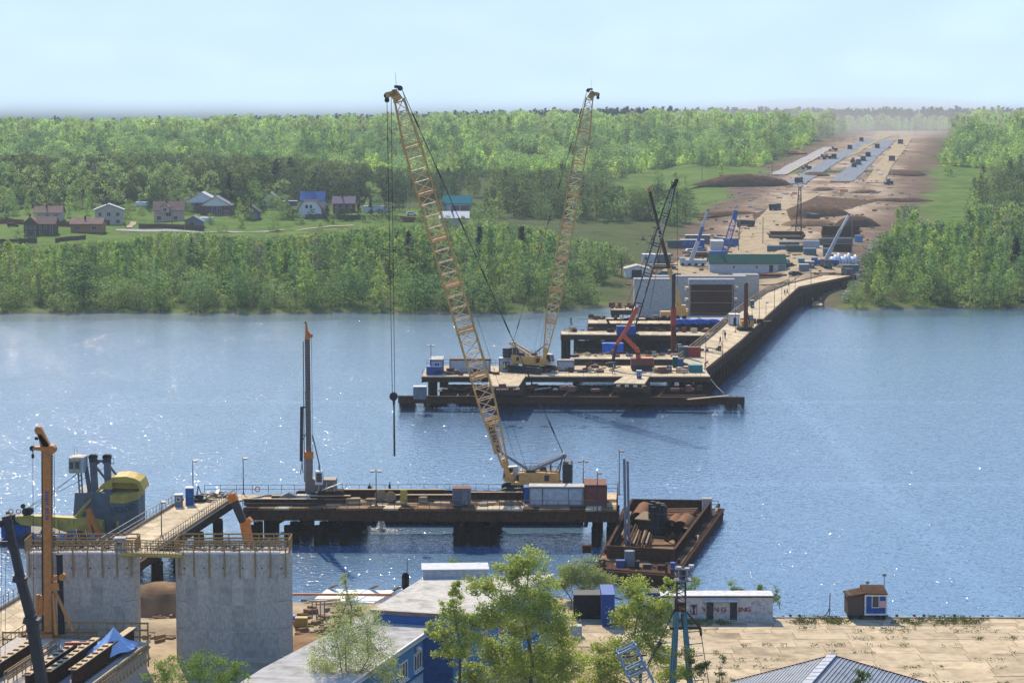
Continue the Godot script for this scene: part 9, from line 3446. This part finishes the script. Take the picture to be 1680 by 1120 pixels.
	house("brick house with a purple brown hipped roof", 546, 581, 351, 4.4, 2.8, 8, "rust_red", "tile_purple", {"windows": two, "ridge_along": true})
	on_land("shed", "long low grey shed with pale front right of the brick house", "shed", 595, 638, 349, 2.8, 6.0, {"wall": "panel_grey", "roof": "grey_steel", "ribs": 12})
	house("white building with a broad teal roof and dark blue shopfront", 728, 772, 352, 4.6, 3.0, 9, "panel_grey", "roof_teal", {"windows": [[0.28, 0.58, 0.35, 0.85], [0.62, 0.94, 0.35, 0.85]], "trim": "deep_blue", "ridge_along": true, "chimney": false})
	house("grey roofed house with a small porch gable below the teal roofed building", 722, 768, 371, 3.2, 2.4, 8, "beige", "panel_grey", {"windows": one, "ridge_along": true})
	for e in [[[227, 374], [302, 376], 1.7, "plank_brown", "dark plank fence before the pinkish house"], [[303, 376], [334, 378], 1.8, "plank_brown", "dark fence before the grey gabled shed"], [[88, 370], [118, 372], 1.9, "red_brown", "red fence between the riverside houses"], [[-20, 366], [38, 368], 1.9, "red_brown", "red fence at the upstream end of the village"], [[500, 360], [600, 361], 2.0, "dark_green", "dark green fence before the gambrel and brick houses"], [[645, 362], [700, 366], 2.2, "red_brown", "brown wall behind the hoist ropes in the village"], [[-10, 400], [60, 398], 1.6, "plank_brown", "dark plank fence below the brown riverside house"], [[90, 398], [140, 392], 1.5, "plank_brown", "dark fence below the orange timber house"]]:
		var p := land(e[0][0], e[0][1])
		var q := land(e[1][0], e[1][1])
		var f := thing("fence", e[4], "fence", p)
		var n := int(p.distance_to(q) / 2.5)
		for i in n:
			b = B.new()
			var s := p.lerp(q, float(i) / n)
			var t := p.lerp(q, float(i + 1) / n)
			s.y = ground(s.x, -s.z) - 0.2
			t.y = ground(t.x, -t.z) - 0.2
			b.bar(s + Vector3(0, e[2] / 2 + 0.2, 0), t + Vector3(0, e[2] / 2 + 0.2, 0), 0.08, e[2])
			b.box(s + Vector3(0, e[2] / 2 + 0.25, 0.06), Vector3(0.14, e[2] + 0.3, 0.14))
			part(b, "fence_panel", mats[e[3]], f)
	strip("village_road", mats.gravel, lands([[190, 376.5], [300, 378.5], [440, 379]]), lands([[190, 379], [300, 381], [440, 381.5]]), 0.25)
	strip("path", mats.slab_2, lands([[440, 379.5], [500, 375.5], [580, 369.5]]), lands([[440, 381], [500, 377], [580, 370.8]]), 0.25)
	strip("path", mats.slab_2, lands([[214, 364], [206, 374]]), lands([[224, 364], [216, 374]]), 0.25)

func _ready() -> void:
	rng.seed = 11
	hills.seed = 4
	hills.frequency = 0.02
	patch.seed = 8
	patch.frequency = 0.012
	camera_and_light()
	surfaces()
	river()
	far_bank()
	near_bank()
	quay()
	warehouse()
	near_trestle()
	far_trestle()
	yard_ground()
	yard()
	village()
	vehicles()
	piling_rig()
	near_boom()
	formwork()
	shore_clutter()
	floating_crane()
	barge()
	shore_trees()
	forest()
	distinguish()

func distinguish() -> void:
	var by := {}
	for o in get_children():
		if o.has_meta("category"):
			var l: String = o.get_meta("label")
			by[l] = by.get(l, []) + [o]
	var which := ["leftmost", "second from left", "third from left", "fourth from left", "fifth from left", "sixth from left", "seventh from left", "eighth from left", "ninth from left", "tenth from left"]
	for l in by:
		var list: Array = by[l]
		if list.size() < 2 or list.size() > 30:
			continue
		list.sort_custom(func(a, b): return seen(a.position).x < seen(b.position).x)
		for i in list.size():
			list[i].set_meta("label", l + ", " + ("rightmost" if i == list.size() - 1 else which[i] if i < 10 else "%dth from left" % (i + 1)))
